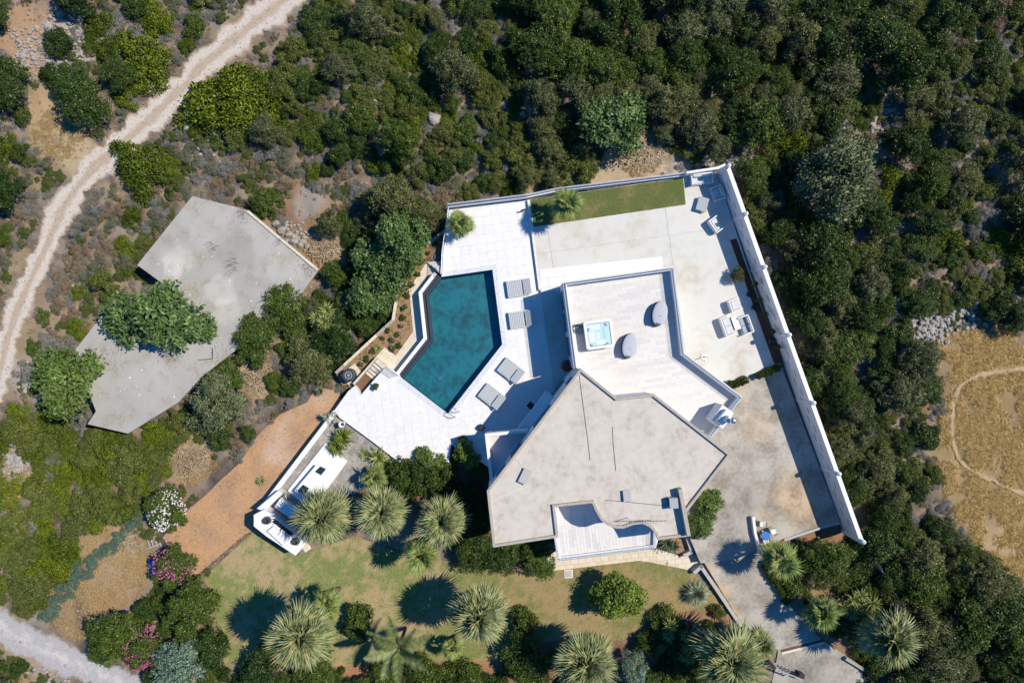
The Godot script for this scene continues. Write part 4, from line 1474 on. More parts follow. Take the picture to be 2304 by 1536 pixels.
# earth washed over the concrete, as the survey shows it
func drive_color(x: float, z: float) -> Color:
	var k := 0.0
	var wob := nz2.get_noise_2d(x * 1.4, z * 1.4) * 0.5
	for q in [[1790, 1120, 60, 0.9], [1700, 960, 45, 0.5], [1590, 1290, 24, 0.8], [1625, 1340, 24, 0.8], [1655, 1390, 22, 0.8], [1720, 1170, 30, 0.4], [1830, 1160, 40, 0.7], [1660, 880, 40, 0.4]]:
		k = maxf(k, q[3] * smoothstep(1.3, 0.4, Vector2(x, z).distance_to(w2(q[0], q[1])) / (q[2] / 27.0) + wob))
	var g := 0.74 + 0.18 * nz.get_noise_2d(x * 1.1 + 9, z * 1.1)
	return Color(g, g, g).lerp(Color(0.95, 0.76, 0.57), k)


func garden_color(x: float, z: float) -> Color:
	var a := nz.get_noise_2d(x * 1.6 + 40, z * 1.6)
	var b := nz2.get_noise_2d(x * 2.6, z * 2.6)
	var cc := nz2.get_noise_2d(x * 7.0, z * 7.0)
	var right := smoothstep(-12.0, 4.0, x)  # the far end is drier
	var dry := Color(0.40, 0.32, 0.17).lerp(Color(0.33, 0.25, 0.115), right)
	var gre := Color(0.20, 0.245, 0.075).lerp(Color(0.20, 0.205, 0.065), right)
	return gre.lerp(dry, smoothstep(-0.25, 0.35, a * 0.8 + b * 0.6 + cc * 0.5 + right * 0.12))


# ------------------------------------------------------------------ the villa
func build_villa() -> void:
	var base := w3(1400, 900, 0)
	var v := thing("villa", "white villa with flat stained concrete roof and planked roof terrace", "house", base)
	var low := HOUSE
	part(v, "wall", prism_of(low, -1.8, FL - 0.06), M.white_wall)
	var fl := part(v, "terrace_floor", prism_of(inset_poly(low, 0.1), FL - 0.06, FL - 0.03), M.grout)
	tile_field(fl, "plank", inset_poly(low, 0.2), w2(1280, 640, FL), -0.14, 1.25, 0.25, 0.008, FL - 0.03, FL, 0.37, [M.plank_a, M.plank_b, M.plank_c, M.plank_d, M.plank_a, M.plank_d], [], 300, 0.0)
	var line := pl([1291.7, 828, 1267, 635, 1516, 600, 1540, 794, 1671, 893, 1602, 983], 4.0)
	var par := part(v, "parapet", prism_of(side_band(line, -0.22, 0.0), FL - 0.06, 3.94), M.white_wall)
	part(par, "coping", prism_of(side_band(line, -0.25, 0.03), 3.94, 4.0, 0.015), M.coping)
	part(par, "coping_groove", prism_of(side_band(line, -0.05, -0.03), 4.0, 4.006), M.frame_grey)
	var gl_ := part(v, "balustrade", prism_of(side_band(line, -0.15, -0.09), 4.0, 4.06, 0.008), M.metal)
	for k in line.size() - 1:
		var n := maxi(1, roundi(line[k].distance_to(line[k + 1]) / 1.6))
		for j in n:
			var c := offline(line, -0.12)
			var seg := PackedVector2Array([c[k].lerp(c[k + 1], (j + 0.01) / n), c[k].lerp(c[k + 1], (j + 0.99) / n)])
			part(gl_, "glass_pane", prism_of(side_band(seg, -0.007, 0.007), 4.03, 4.5, 0.0, true), M.glass)
	# upper floor and roof
	part(v, "upper_wall", prism_of(inset_poly(ROOF, 0.07), -1.8, RT - 0.3), M.white_wall)
	var rf := part(v, "roof", prism_of(ROOF, RT - 0.3, RT - 0.2, 0.0, true), M.roof)
	var g := G.new()
	ring(g, ROOF, 0.2, RT - 0.2, RT, 0.015)
	part(rf, "rim", g.mesh(), M.roof_rim)
	# balconies
	var b1 := pl([1091, 978, 1190, 967, 1200, 980, 1110, 1085, 1103, 1080], FL)
	part(v, "balcony_floor", prism_of(b1, FL - 0.25, FL, 0.0, true), M.plank_b)
	var p1 := pl([1103, 1081, 1091, 976, 1189, 966], 4.0)
	var pp := part(v, "parapet", prism_of(side_band(p1, -0.2, 0.0), FL - 0.25, 3.94), M.white_wall)
	part(pp, "coping", prism_of(side_band(p1, -0.22, 0.02), 3.94, 4.0, 0.012), M.white_paint)
	part(v, "column", prism_of(pl([1094, 981, 1104, 980, 1105, 991, 1095, 992], FL), -0.05, FL - 0.25), M.white_wall)
	var b2 := pl([1249, 1130, 1345, 1126, 1490, 1180, 1477, 1232, 1256, 1260, 1247, 1205], FL)
	part(v, "wall", prism_of(b2, -1.8, FL - 0.06), M.white_wall)
	var bf := part(v, "balcony_floor", prism_of(inset_poly(b2, 0.1), FL - 0.06, FL - 0.03), M.grout)
	tile_field(bf, "plank", inset_poly(b2, 0.15), w2(1250, 1140, FL), 1.44, 1.25, 0.25, 0.008, FL - 0.03, FL, 0.37, [M.plank_a, M.plank_b, M.plank_d, M.plank_d], [], 300, 0.0)
	var p2 := pl([1478, 1190, 1477, 1233, 1256, 1261, 1247, 1208], 3.7)
	var pp2 := part(v, "parapet", prism_of(side_band(p2, -0.2, 0.0), FL - 0.06, 3.5), M.white_wall)
	part(pp2, "coping", prism_of(side_band(p2, -0.22, 0.03), 3.5, 3.55, 0.012), M.coping)
	for k in p2.size() - 1:
		var n := maxi(1, roundi(p2[k].distance_to(p2[k + 1]) / 1.5))
		var c := offline(p2, -0.1)
		for j in n:
			part(pp2, "glass_pane", prism_of(side_band(PackedVector2Array([c[k].lerp(c[k + 1], (j + 0.01) / n), c[k].lerp(c[k + 1], (j + 0.99) / n)]), -0.007, 0.007), 3.55, 4.15, 0.0, true), M.glass)
	# openings on the pool side
	var wa := ROOF[0]
	var wb := ROOF[ROOF.size() - 1]
	var wd := (wb - wa).normalized()
	var yaw := -wd.angle()
	var wl := wa.distance_to(wb)
	var nn := Vector2(wd.y, -wd.x)
	if nn.dot(Vector2(-1, -1)) < 0.0:
		nn = -nn
	for q in [[0.11, 0.55, 5.2, 0.5], [0.36, 0.95, 4.9, 0.8], [0.45, 0.95, 4.9, 0.8], [0.69, 1.2, 4.4, 2.1], [0.2, 1.6, 1.2, 2.2], [0.4, 2.4, 1.2, 2.2], [0.62, 1.2, 1.4, 1.2], [0.86, 1.0, 4.9, 0.9]]:
		var c = wa + wd * wl * q[0] + nn * -0.062
		var wn := part(v, "window", box_of(Vector3(c.x, q[2], c.y) - ORG, Vector3(q[1], q[3], 0.06), yaw), M.dark_glass)
		for e in [-1, 1]:
			part(wn, "frame", box_of(Vector3(c.x + wd.x * e * (q[1] / 2 + 0.03), q[2], c.y + wd.y * e * (q[1] / 2 + 0.03)) - ORG, Vector3(0.06, q[3] + 0.06, 0.09), yaw), M.frame_grey)
		part(wn, "sill", box_of(Vector3(c.x, q[2] - q[3] / 2 - 0.03, c.y) - ORG + Vector3(nn.x, 0, nn.y) * 0.04, Vector3(q[1] + 0.16, 0.05, 0.16), yaw, 0.01), M.white_paint)
	part(v, "canopy", prism_of(side_band(PackedVector2Array([wa + wd * wl * 0.26 + nn * -0.07, wa + wd * wl * 0.60 + nn * -0.07]), -0.75, 0.75), 2.75, 2.95, 0.02, true), M.white_wall)
	# openings towards the deck from the terrace block
	var da := HOUSE[HOUSE.size() - 1]
	var db := HOUSE[0]
	var dd := (db - da).normalized()
	var dn := Vector2(dd.y, -dd.x)
	for t in [0.25, 0.55, 0.8]:
		var c := da.lerp(db, t) + dn * 0.01
		var wn := part(v, "window", box_of(Vector3(c.x, 1.4, c.y) - ORG, Vector3(1.5, 2.2, 0.06), -dd.angle()), M.dark_glass)
		part(wn, "frame", box_of(Vector3(c.x, 2.53, c.y) - ORG, Vector3(1.6, 0.06, 0.1), -dd.angle()), M.frame_grey)
	# upstand wall on the roof and its machine
	var uw := pl([1532, 1100, 1552, 1206], 6.95)
	part(rf, "upstand", prism_of(side_band(uw, -0.18, 0.1), RT - 0.2, 6.95, 0.015), M.roof_rim)
	# the chimney block
	var ch := part(v, "chimney", prism_of(pl([1626, 910, 1652, 929, 1627, 965, 1601, 946], 5.0), 0.0, 5.0, 0.02), M.white_wall)
	part(ch, "upper_stack", prism_of(pl([1635, 921, 1650, 932, 1628, 958, 1613, 947], 5.5), 5.0, 5.5, 0.02), M.white_wall)
	part(ch, "flue", prism_of(pl([1641, 936, 1652, 942, 1643, 954, 1633, 947], 6.1), 5.5, 6.1, 0.02), M.white_paint)
	var cg := G.new()
	var cp := w3(1647, 945, 6.2) - ORG
	cg.lathe([[0.13, -0.12], [0.13, 0.15], [0.2, 0.2], [0.23, 0.32], [0.2, 0.44], [0.1, 0.52], [0.0, 0.54]], 20, cp)
	part(ch, "cowl", cg.mesh(), M.metal)
	# things on the roof
	var ac := thing("air_conditioner", "dark metal air conditioner beside the upstand wall on the roof", "air conditioner", w3(1512, 1128, 6.3))
	part(ac, "casing", box_of(Vector3(0, 0.32, 0), Vector3(0.62, 0.6, 0.75), 0.08, 0.02), M.frame_grey)
	part(ac, "grille", box_of(Vector3(-0.315, 0.32, 0), Vector3(0.02, 0.5, 0.6), 0.08), M.black)
	for sx in [-1, 1]:
		part(ac, "foot", box_of(Vector3(0.2 * sx, 0.0, 0), Vector3(0.08, 0.05, 0.7), 0.08), M.steel_dark)
	for q in [[1181, 1070, 0.55, 1.05, -0.45, "grey tilted metal cover on the roof near the bent pipe"], [1410, 1114, 0.5, 0.75, 0.1, "small grey metal box on the roof behind the fallen antenna"]]:
		var hx := thing("roof_vent", q[5], "vent", w3(q[0], q[1], 6.3))
		part(hx, "cover", box_of(Vector3(0, 0.12, 0), Vector3(q[2], 0.2, q[3]), q[4], 0.02), M.frame_grey)
		part(hx, "lid", box_of(Vector3(0, 0.235, 0), Vector3(q[2] + 0.06, 0.03, q[3] + 0.06), q[4], 0.01), M.kerb)
	var an := thing("television_antenna", "thin television antenna on a mast above the curved roof edge", "antenna", w3(1412, 1164, 6.3))
	var ag := G.new()
	ag.tube([Vector3(0, 0, 0), Vector3(0, 1.3, 0)], [0.025, 0.02], 6)
	part(an, "mast", ag.mesh(), M.metal)
	ag = G.new()
	ag.tube([Vector3(-0.15, 1.25, 0.0), Vector3(2.6, 1.25, -0.1)], [0.02, 0.02], 5)
	part(an, "boom", ag.mesh(), M.rust)
	for k in 13:
		ag = G.new()
		var x := 0.1 + k * 0.19
		var l := 0.16 if k > 3 and k < 10 else 0.10
		ag.tube([Vector3(x, 1.27, -l - 0.03 * x), Vector3(x, 1.27, l - 0.03 * x)], [0.009, 0.009], 4)
		part(an, "element", ag.mesh(), M.rust)
	for q in [[[1303, 842, 1312, 910, 1322, 985, 1328, 1035], "thin dark cable running down the roof from its peak"], [[1378, 960, 1380, 1000, 1386, 1060], "thin dark cable lying in the middle of the roof"], [[1153, 1024, 1168, 1036, 1174, 1050, 1186, 1056], "bent pale pipe on the roof near the pool side edge"], [[1104, 1131, 1130, 1115, 1160, 1103, 1185, 1096], "pale cable crossing the roof corner by the shrubs"], [[1362, 1125, 1400, 1128, 1450, 1133, 1500, 1138], "thin cable leading to the air conditioner on the roof"]]:
		var a: Array = q[0]
		var o := w3(a[0], a[1], 6.3)
		var cb := thing("roof_cable", q[1], "cable", o)
		var pts := []
		var rr := []
		for k in range(0, a.size(), 2):
			pts.append(w3(a[k], a[k + 1], 6.318) - o)
			rr.append(0.02)
		var gg := G.new()
		gg.tube(pts, rr, 5)
		part(cb, "cable_run", gg.mesh(), M.white_paint if str(q[1]).contains("pale") else M.steel_dark)


func lounger(at: Vector3, yaw: float, label: String) -> void:
	var o := thing("double_lounger", label, "lounger", at, "slatted double loungers round the pool")
	o.rotation.y = yaw
	var bs := 1.2
	part(o, "base", box_of(Vector3(-0.28, 0.13, 0), Vector3(bs, 0.22, 1.3), 0.0, 0.02), M.canvas_grey)
	for s in [-1, 1]:
		part(o, "side_rail", box_of(Vector3(0, 0.27, 0.66 * s), Vector3(1.8, 0.07, 0.06), 0.0, 0.01), M.white_paint)
		part(o, "leg", box_of(Vector3(0.82, 0.12, 0.62 * s), Vector3(0.07, 0.24, 0.07)), M.white_paint)
	for k in 9:
		part(o, "slat", box_of(Vector3(-0.85 + k * 0.135, 0.33, 0), Vector3(0.122, 0.07, 1.26), 0.0, 0.018), M.slat)
	var tilt := Basis(Vector3.BACK, 0.42)
	for k in 5:
		var g := G.new()
		g.box(Vector3(0.40, 0.33, 0) + tilt * Vector3(0.07 + k * 0.135, 0.0, 0), Vector3(0.122, 0.06, 1.26), tilt, 0.018)
		part(o, "backrest_slat", g.mesh(), M.slat)


func seat(nm: String, label: String, px: float, py: float, y: float, yaw: float, w: float, d: float, cushions: int, m := "cushion") -> void:
	var o := thing(nm, label, "sofa" if cushions > 1 else "armchair", w3(px, py, y))
	o.rotation.y = yaw
	part(o, "base", box_of(Vector3(0, 0.17, 0), Vector3(w, 0.16, d), 0.0, 0.02), M.white_paint)
	for sx in [-1, 1]:
		for sz in [-1, 1]:
			part(o, "leg", box_of(Vector3(sx * (w / 2 - 0.05), 0.05, sz * (d / 2 - 0.05)), Vector3(0.06, 0.1, 0.06)), M.white_paint)
		part(o, "armrest", box_of(Vector3(sx * (w / 2 - 0.05), 0.42, 0), Vector3(0.10, 0.38, d), 0.0, 0.02), M.white_paint)
	part(o, "backrest", box_of(Vector3(0, 0.46, -d / 2 + 0.06), Vector3(w - 0.21, 0.5, 0.10), 0.0, 0.02), M.white_paint)
	var cw := (w - 0.24) / cushions
	for k in cushions:
		part(o, "seat_cushion", box_of(Vector3(-w / 2 + 0.12 + cw * (k + 0.5), 0.33, 0.06), Vector3(cw - 0.02, 0.16, d - 0.2), 0.0, 0.05), M[m])
		part(o, "back_cushion", box_of(Vector3(-w / 2 + 0.12 + cw * (k + 0.5), 0.55, -d / 2 + 0.2), Vector3(cw - 0.04, 0.32, 0.15), 0.0, 0.05), M[m])


func table(nm: String, label: String, px: float, py: float, y: float, yaw: float, w: float, d: float, h: float, m: String) -> void:
	var o := thing(nm, label, "table", w3(px, py, y))
	o.rotation.y = yaw
	part(o, "top", box_of(Vector3(0, h - 0.03, 0), Vector3(w, 0.06, d), 0.0, 0.012), M[m])
	part(o, "apron", box_of(Vector3(0, h - 0.10, 0), Vector3(w - 0.1, 0.08, d - 0.1)), M.white_paint)
	for sx in [-1, 1]:
		for sz in [-1, 1]:
			part(o, "leg", box_of(Vector3(sx * (w / 2 - 0.06), (h - 0.06) / 2, sz * (d / 2 - 0.06)), Vector3(0.06, h - 0.06, 0.06)), M.white_paint)


func daybed(px: float, py: float, yaw: float, label: String) -> void:
	var o := thing("oval_daybed", label, "daybed", w3(px, py, FL), "oval daybeds on the roof terrace")
	o.rotation.y = yaw
	var g := G.new()
	g.lathe([[0.0, 0.0], [0.9, 0.0], [1.0, 0.06], [1.0, 0.30], [0.96, 0.34], [0.0, 0.34]], 40, Vector3.ZERO, 0.57, 0.98)
	part(o, "wicker_base", g.mesh(), M.rattan)
	g = G.new()
	g.lathe([[0.0, 0.34], [0.9, 0.34], [0.94, 0.40], [0.9, 0.48], [0.0, 0.5]], 40, Vector3.ZERO, 0.55, 0.95)
	part(o, "cushion", g.mesh(), M.cushion)
	# canopy: a half dome folded over most of the bed
	for hf in 2:
		g = G.new()
		const S := 18
		const R := 7
		var P := func(i: int, j: int) -> Vector3:
			var a := PI * i / S
			var e := (0.5 * PI) * j / R
			var zc := -cos(a)
			return Vector3(0.58 * sin(e) * sin(a) * (1 if hf else -1), 0.56 + 0.24 * pow(cos(e), 0.4) + 0.08 * zc * sin(e), zc * 0.98 * sin(e))
		var j1 := R - 1
		for i in S:
			for j in j1:
				var q := [P.call(i, j), P.call(i + 1, j), P.call(i + 1, j + 1), P.call(i, j + 1)]
				if q[2].z > 0.84:
					continue
				g.quado(q[0], q[1], q[2], q[3], Vector3.UP)
		part(o, "canopy_panel", g.mesh(), M.canvas)
	g = G.new()
	g.tube([Vector3(-0.56, 0.3, 0.2), Vector3(-0.5, 0.7, 0.2), Vector3(0, 0.83, 0.2), Vector3(0.5, 0.7, 0.2), Vector3(0.56, 0.3, 0.2)], [0.016, 0.016, 0.016, 0.016, 0.016], 5)
	part(o, "hoop", g.mesh(), M.steel_dark)


func build_furniture() -> void:
	lounger(w3(1166, 647, 0.3) * Vector3(1, 0, 1), 0.14, "grey slatted double lounger nearest the terrace step by the pool")
	lounger(w3(1171, 718, 0.3) * Vector3(1, 0, 1), 0.14, "grey slatted double lounger half in the villa's shadow, second along the pool")
	lounger(w3(1149, 833, 0.3) * Vector3(1, 0, 1), -0.66, "angled grey double lounger by the pool's bent side, nearer the jar")
	lounger(w3(1106, 891, 0.3) * Vector3(1, 0, 1), -0.66, "angled grey double lounger closest to the pool ladder")
	daybed(1481, 706, -0.2, "oval canopied daybed near the glass side of the roof terrace")
	daybed(1414, 778, -0.2, "oval canopied daybed beside the hot tub")
	# hot tub
	var t := thing("hot_tub", "square white hot tub with brown cabinet on the roof terrace", "hot tub", w3(1345, 752, FL))
	t.rotation.y = 0.135
	part(t, "cabinet", box_of(Vector3(0, 0.36, 0), Vector3(2.06, 0.72, 2.06), 0.0, 0.04), M.wood)
	var rim := G.new()
	var oct := PackedVector2Array()
	for q in [[-1, -1], [1, -1], [1, 1], [-1, 1]]:
		for k in 4:
			var a := atan2(q[1], q[0]) - PI / 4 + PI / 2 * k / 3.0
			oct.append(Vector2(q[0] * 0.88, q[1] * 0.88) + Vector2.from_angle(a) * 0.2)
	ORG = Vector3.ZERO
	ring(rim, oct, 0.22, 0.68, 0.82, 0.04)
	part(t, "rim", rim.mesh(), M.spa_shell)
	part(t, "tub_floor", box_of(Vector3(0, 0.735, 0), Vector3(1.66, 0.02, 1.66)), M.spa_seat)
	for q in [[-0.35, -0.55, 0.95, 0.42], [-0.55, 0.15, 0.5, 0.8], [0.05, 0.62, 0.8, 0.36], [-0.1, 0.1, 0.3, 0.5]]:
		part(t, "seat", box_of(Vector3(q[0], 0.75, q[1]), Vector3(q[2], 0.05, q[3]), 0.0, 0.02), M.spa_shell)
	part(t, "lounge_seat", box_of(Vector3(0.55, 0.75, 0.1), Vector3(0.34, 0.04, 1.3), 0.0, 0.02), M.spa_seat)
	for q in [[0.62, -0.66], [-0.72, -0.45], [-0.62, 0.75], [0.5, 0.78]]:
		part(t, "headrest", box_of(Vector3(q[0], 0.81, q[1]), Vector3(0.26, 0.06, 0.13), atan2(q[0], q[1]), 0.03), M.frame_grey)
	var wt := G.new()
	wt.prism(PackedVector2Array([Vector2(-0.83, -0.83), Vector2(0.83, -0.83), Vector2(0.83, 0.83), Vector2(-0.83, 0.83)]), 0.795, 0.80)
	part(t, "tub_water", wt.mesh(), M.spa_water)
	var h := thing("hose_coil", "loose dark hose coil beside the hot tub", "hose", w3(1298, 736, FL))
	for k in 4:
		var g := G.new()
		var pts := []
		var rr := []
		for j in 21:
			var a := TAU * j / 20.0
			pts.append(Vector3(cos(a) * (0.28 + 0.05 * k) + k * 0.07 - 0.1, 0.025 + 0.02 * k + 0.02 * sin(a * 2 + k), sin(a) * (0.2 + 0.04 * k) + k * 0.06))
			rr.append(0.018)
		g.tube(pts, rr, 5)
		part(h, "loop", g.mesh(), M.steel_dark)
	# terrace furniture
	seat("sofa", "white two-seat sofa against the short wall at the lawn's end", 1576, 405, TE, 0.1, 1.75, 0.85, 2)
	seat("armchair", "white armchair in the wall's shadow beside the two-seat sofa", 1612, 437, TE, -1.22, 1.15, 0.9, 1)
	table("coffee_table", "low glass-topped coffee table between the two-seat sofa and the tilted armchair", 1578, 461, TE, -0.28 + PI / 2, 1.1, 0.85, 0.42, "canvas_grey")
	seat("armchair", "white armchair turned askew at the edge of the wall's shadow", 1608, 507, TE, 2.2, 1.2, 0.85, 1)
	seat("armchair", "white armchair of the second seating group, nearest the clipped olive", 1650, 687, TE, 1.92, 1.0, 0.95, 1)
	seat("sofa", "white sofa seen from behind, its back towards the roof terrace", 1633, 734, TE, 1.92, 1.6, 0.85, 2)
	table("side_table", "small white table between the two facing sofas", 1653, 727, TE, 0.35, 0.5, 1.1, 0.4, "white_paint")
	seat("sofa", "white sofa with grey cushions facing away from the long wall", 1674, 731, TE, -1.22, 1.5, 0.85, 2, "canvas_grey")
	var ps := thing("parasol_base", "white cross-footed parasol stand with a dark pole on the terrace", "parasol stand", w3(1583, 803, TE))
	for k in 2:
		part(ps, "foot", box_of(Vector3(0, 0.04, 0), Vector3(0.75, 0.07, 0.09), 0.5 + k * PI / 2, 0.01), M.white_paint)
	var pg := G.new()
	pg.lathe([[0.22, 0.0], [0.22, 0.10], [0.08, 0.14], [0.08, 0.16]], 20)
	part(ps, "hub", pg.mesh(), M.white_paint)
	pg = G.new()
	pg.tube([Vector3(0, 0.1, 0), Vector3(0.02, 1.1, 0.0)], [0.03, 0.03], 8)
	part(ps, "pole", pg.mesh(), M.steel_dark)
	# round table with chairs on the forecourt
	var bt := thing("bistro_table", "round bright blue bistro table on the forecourt", "table", w3(1716, 1200, 0.05))
	var tg := G.new()
	tg.lathe([[0.0, 0.68], [0.34, 0.68], [0.36, 0.70], [0.35, 0.72], [0.0, 0.72]], 30)
	part(bt, "top", tg.mesh(), M.blue_paint)
	for k in 3:
		tg = G.new()
		tg.tube([Vector3(cos(k * TAU / 3) * 0.28, 0.0, sin(k * TAU / 3) * 0.28), Vector3(0, 0.4, 0), Vector3(cos(k * TAU / 3 + PI) * 0.2, 0.69, sin(k * TAU / 3 + PI) * 0.2)], [0.014, 0.014, 0.014], 5)
		part(bt, "leg", tg.mesh(), M.steel_dark)
	for q in [[1711, 1175, 0.0, "white director chair farthest from the palm at the blue table"], [1735, 1192, 2.0, "white director chair on the open side of the blue table"], [1719, 1213, 3.4, "white director chair next to the palm at the blue table"]]:
		var c := thing("director_chair", q[3], "chair", w3(q[0], q[1], 0.05), "chairs at the blue table")
		c.rotation.y = q[2]
		part(c, "seat", box_of(Vector3(0, 0.44, 0), Vector3(0.48, 0.03, 0.44), 0.0, 0.008), M.white_paint)
		part(c, "backrest", box_of(Vector3(0, 0.76, -0.24), Vector3(0.48, 0.2, 0.03), 0.0, 0.008), M.white_paint)
		for s in [-1, 1]:
			var g := G.new()
			g.tube([Vector3(s * 0.27, 0.0, 0.22), Vector3(s * 0.25, 0.44, -0.2), Vector3(s * 0.25, 0.88, -0.25)], [0.014, 0.014, 0.014], 5)
			g.tube([Vector3(s * 0.27, 0.0, -0.22), Vector3(s * 0.26, 0.62, 0.22), Vector3(s * 0.25, 0.64, -0.24)], [0.014, 0.014, 0.014], 5)
			part(c, "side_frame", g.mesh(), M.steel_dark)
			part(c, "armrest", box_of(Vector3(s * 0.27, 0.65, 0), Vector3(0.05, 0.02, 0.46)), M.wood)
	# low wall beside the forecourt table
	var lw := pl([1698, 1162, 1703, 1200, 1716, 1246], 0.45)
	var wl := thing("low_wall", "low white wall ending by the blue bistro table", "wall", Vector3(lw[0].x, 0.0, lw[0].y))
	part(wl, "wall_body", prism_of(side_band(lw, -0.22, 0.0), -0.6, 0.5, 0.015), M.white_wall)
	# bonsai, rock and small plants of the wall bed
	var bp := w3(1650, 624, TE)
	var bo := thing("planter_rock", "pale pitted rock planter standing at the wall bed", "rock", bp)
	part(bo, "stone", rocks[0], M.rock, Transform3D(Basis().scaled(Vector3(0.55, 0.42, 0.4)), Vector3(0, 0.24, 0)))
	var p := w2(1664, 617, 1.2)
	plant("olive_tree", Vector3(p.x, TE, p.y), 0.75, "small round clipped olive tree by the rock in the wall bed", "", 1, 1.2, 0.0)
	var cyn := 0
	for q in [[1690, 641], [1700, 675], [1713, 708], [1729, 746], [1741, 780]]:
		var c := w3(q[0], q[1], TE)
		var o := thing("cypress_sapling", nth[cyn] + " cypress sapling from the clipped olive in the wall bed", "cypress", c, "cypress saplings in the wall bed")
		cyn += 1
		part(o, "foliage", KINDS.evergreen_tree.m[1], M.leaf_dark2, Transform3D(Basis().scaled(Vector3(0.22, 1.15, 0.22)), Vector3(0, 0.05, 0)))
		var g := G.new()
		g.tube([Vector3(0, -0.1, 0), Vector3(0, 0.9, 0)], [0.03, 0.015], 5)
		part(o, "trunk", g.mesh(), M.bark)
	flower_tuft(1686, 661, TE, 0.3, "purple flowering plant by the first cypress saplings", Color(0.25, 0.05, 0.35))
	flower_tuft(1697, 690, TE, 0.3, "pink-purple flowering plant between two cypress saplings", Color(0.32, 0.06, 0.3))
	flower_tuft(1734, 769, TE, 0.24, "white flowering plant near the last cypress sapling", Color(0.6, 0.6, 0.58))
	hedge([1634, 866, 1655, 862, 1676, 851], 0.75, 0.05, 1.0, "low clipped hedge between the parapet corner and the passage")
	hedge([1700, 846, 1722, 836, 1750, 824], 0.7, 0.05, 0.95, "low clipped hedge reaching the long wall at the terrace edge")


func flower_tuft(px: float, py: float, y: float, r: float, label: String, c: Color, mi := 0) -> void:
	var o := thing("flowering_plant", label, "flowers", w3(px, py, y))
	part(o, "foliage", KINDS.evergreen_shrub.m[mi], M.leaf_dark, Transform3D(Basis().scaled(Vector3(r, r, r)), Vector3.ZERO))
	part(o, "flowers", flowers(90, c, 0.2, px), M.petal, Transform3D(Basis().scaled(Vector3(r, r, r)), Vector3.ZERO))


func flowers(n: int, c: Color, sz: float, sd: float, h := 0.85) -> ArrayMesh:
	var r := RandomNumberGenerator.new()
	r.seed = int(sd) + 5
	var g := G.new()
	for k in n:
		var a := r.randf() * TAU
		var d := sqrt(r.randf()) * 0.98
		var p := Vector3(cos(a) * d * 0.88, h * sqrt(maxf(0.02, 1.0 - d * d * 0.8)) * r.randf_range(0.85, 1.02), sin(a) * d * 0.88)
		g.col = c.lerp(Color(c.r * 0.6, c.g * 0.6, c.b * 0.6), r.randf())
		for j in 3:
			var q := Vector3(r.randfn(), r.randfn() + 1.0, r.randfn()).normalized()
			var t := q.cross(Vector3(r.randfn(), r.randfn(), r.randfn())).normalized() * sz * 0.5
			var b := q.cross(t)
			g.quado(p - t, p + b, p + t, p - b, Vector3.UP)
	return g.mesh()


func hedge(line: Array, w: float, y: float, h: float, label: String, ground := false) -> void:
	var pts := []
	for k in range(0, line.size(), 2):
		pts.append(gp(line[k], line[k + 1]) if ground else w3(line[k], line[k + 1], y))
	var o := thing("hedge", label, "hedge", pts[0])
	var r := RandomNumberGenerator.new()
	r.seed = int(line[0])
	var st := G.new()
	var n := 0
	for k in pts.size() - 1:
		var L: float = pts[k].distance_to(pts[k + 1])
		var m := maxi(1, int(L / (w * 0.45)))
		for j in m:
			var p: Vector3 = pts[k].lerp(pts[k + 1], (j + 0.5) / m) - pts[0]
			part(o, "foliage", KINDS.evergreen_shrub.m[n % 3], M.leaf_dark2, Transform3D(Basis(Vector3.UP, r.randf() * TAU).scaled(Vector3(w * 0.58, h * 0.95, w * 0.58)), p))
			st.tube([p - Vector3(0, 0.2, 0), p + Vector3(0, h * 0.5, 0)], [0.03, 0.015], 5)
			n += 1
	part(o, "stem", st.mesh(), M.bark)


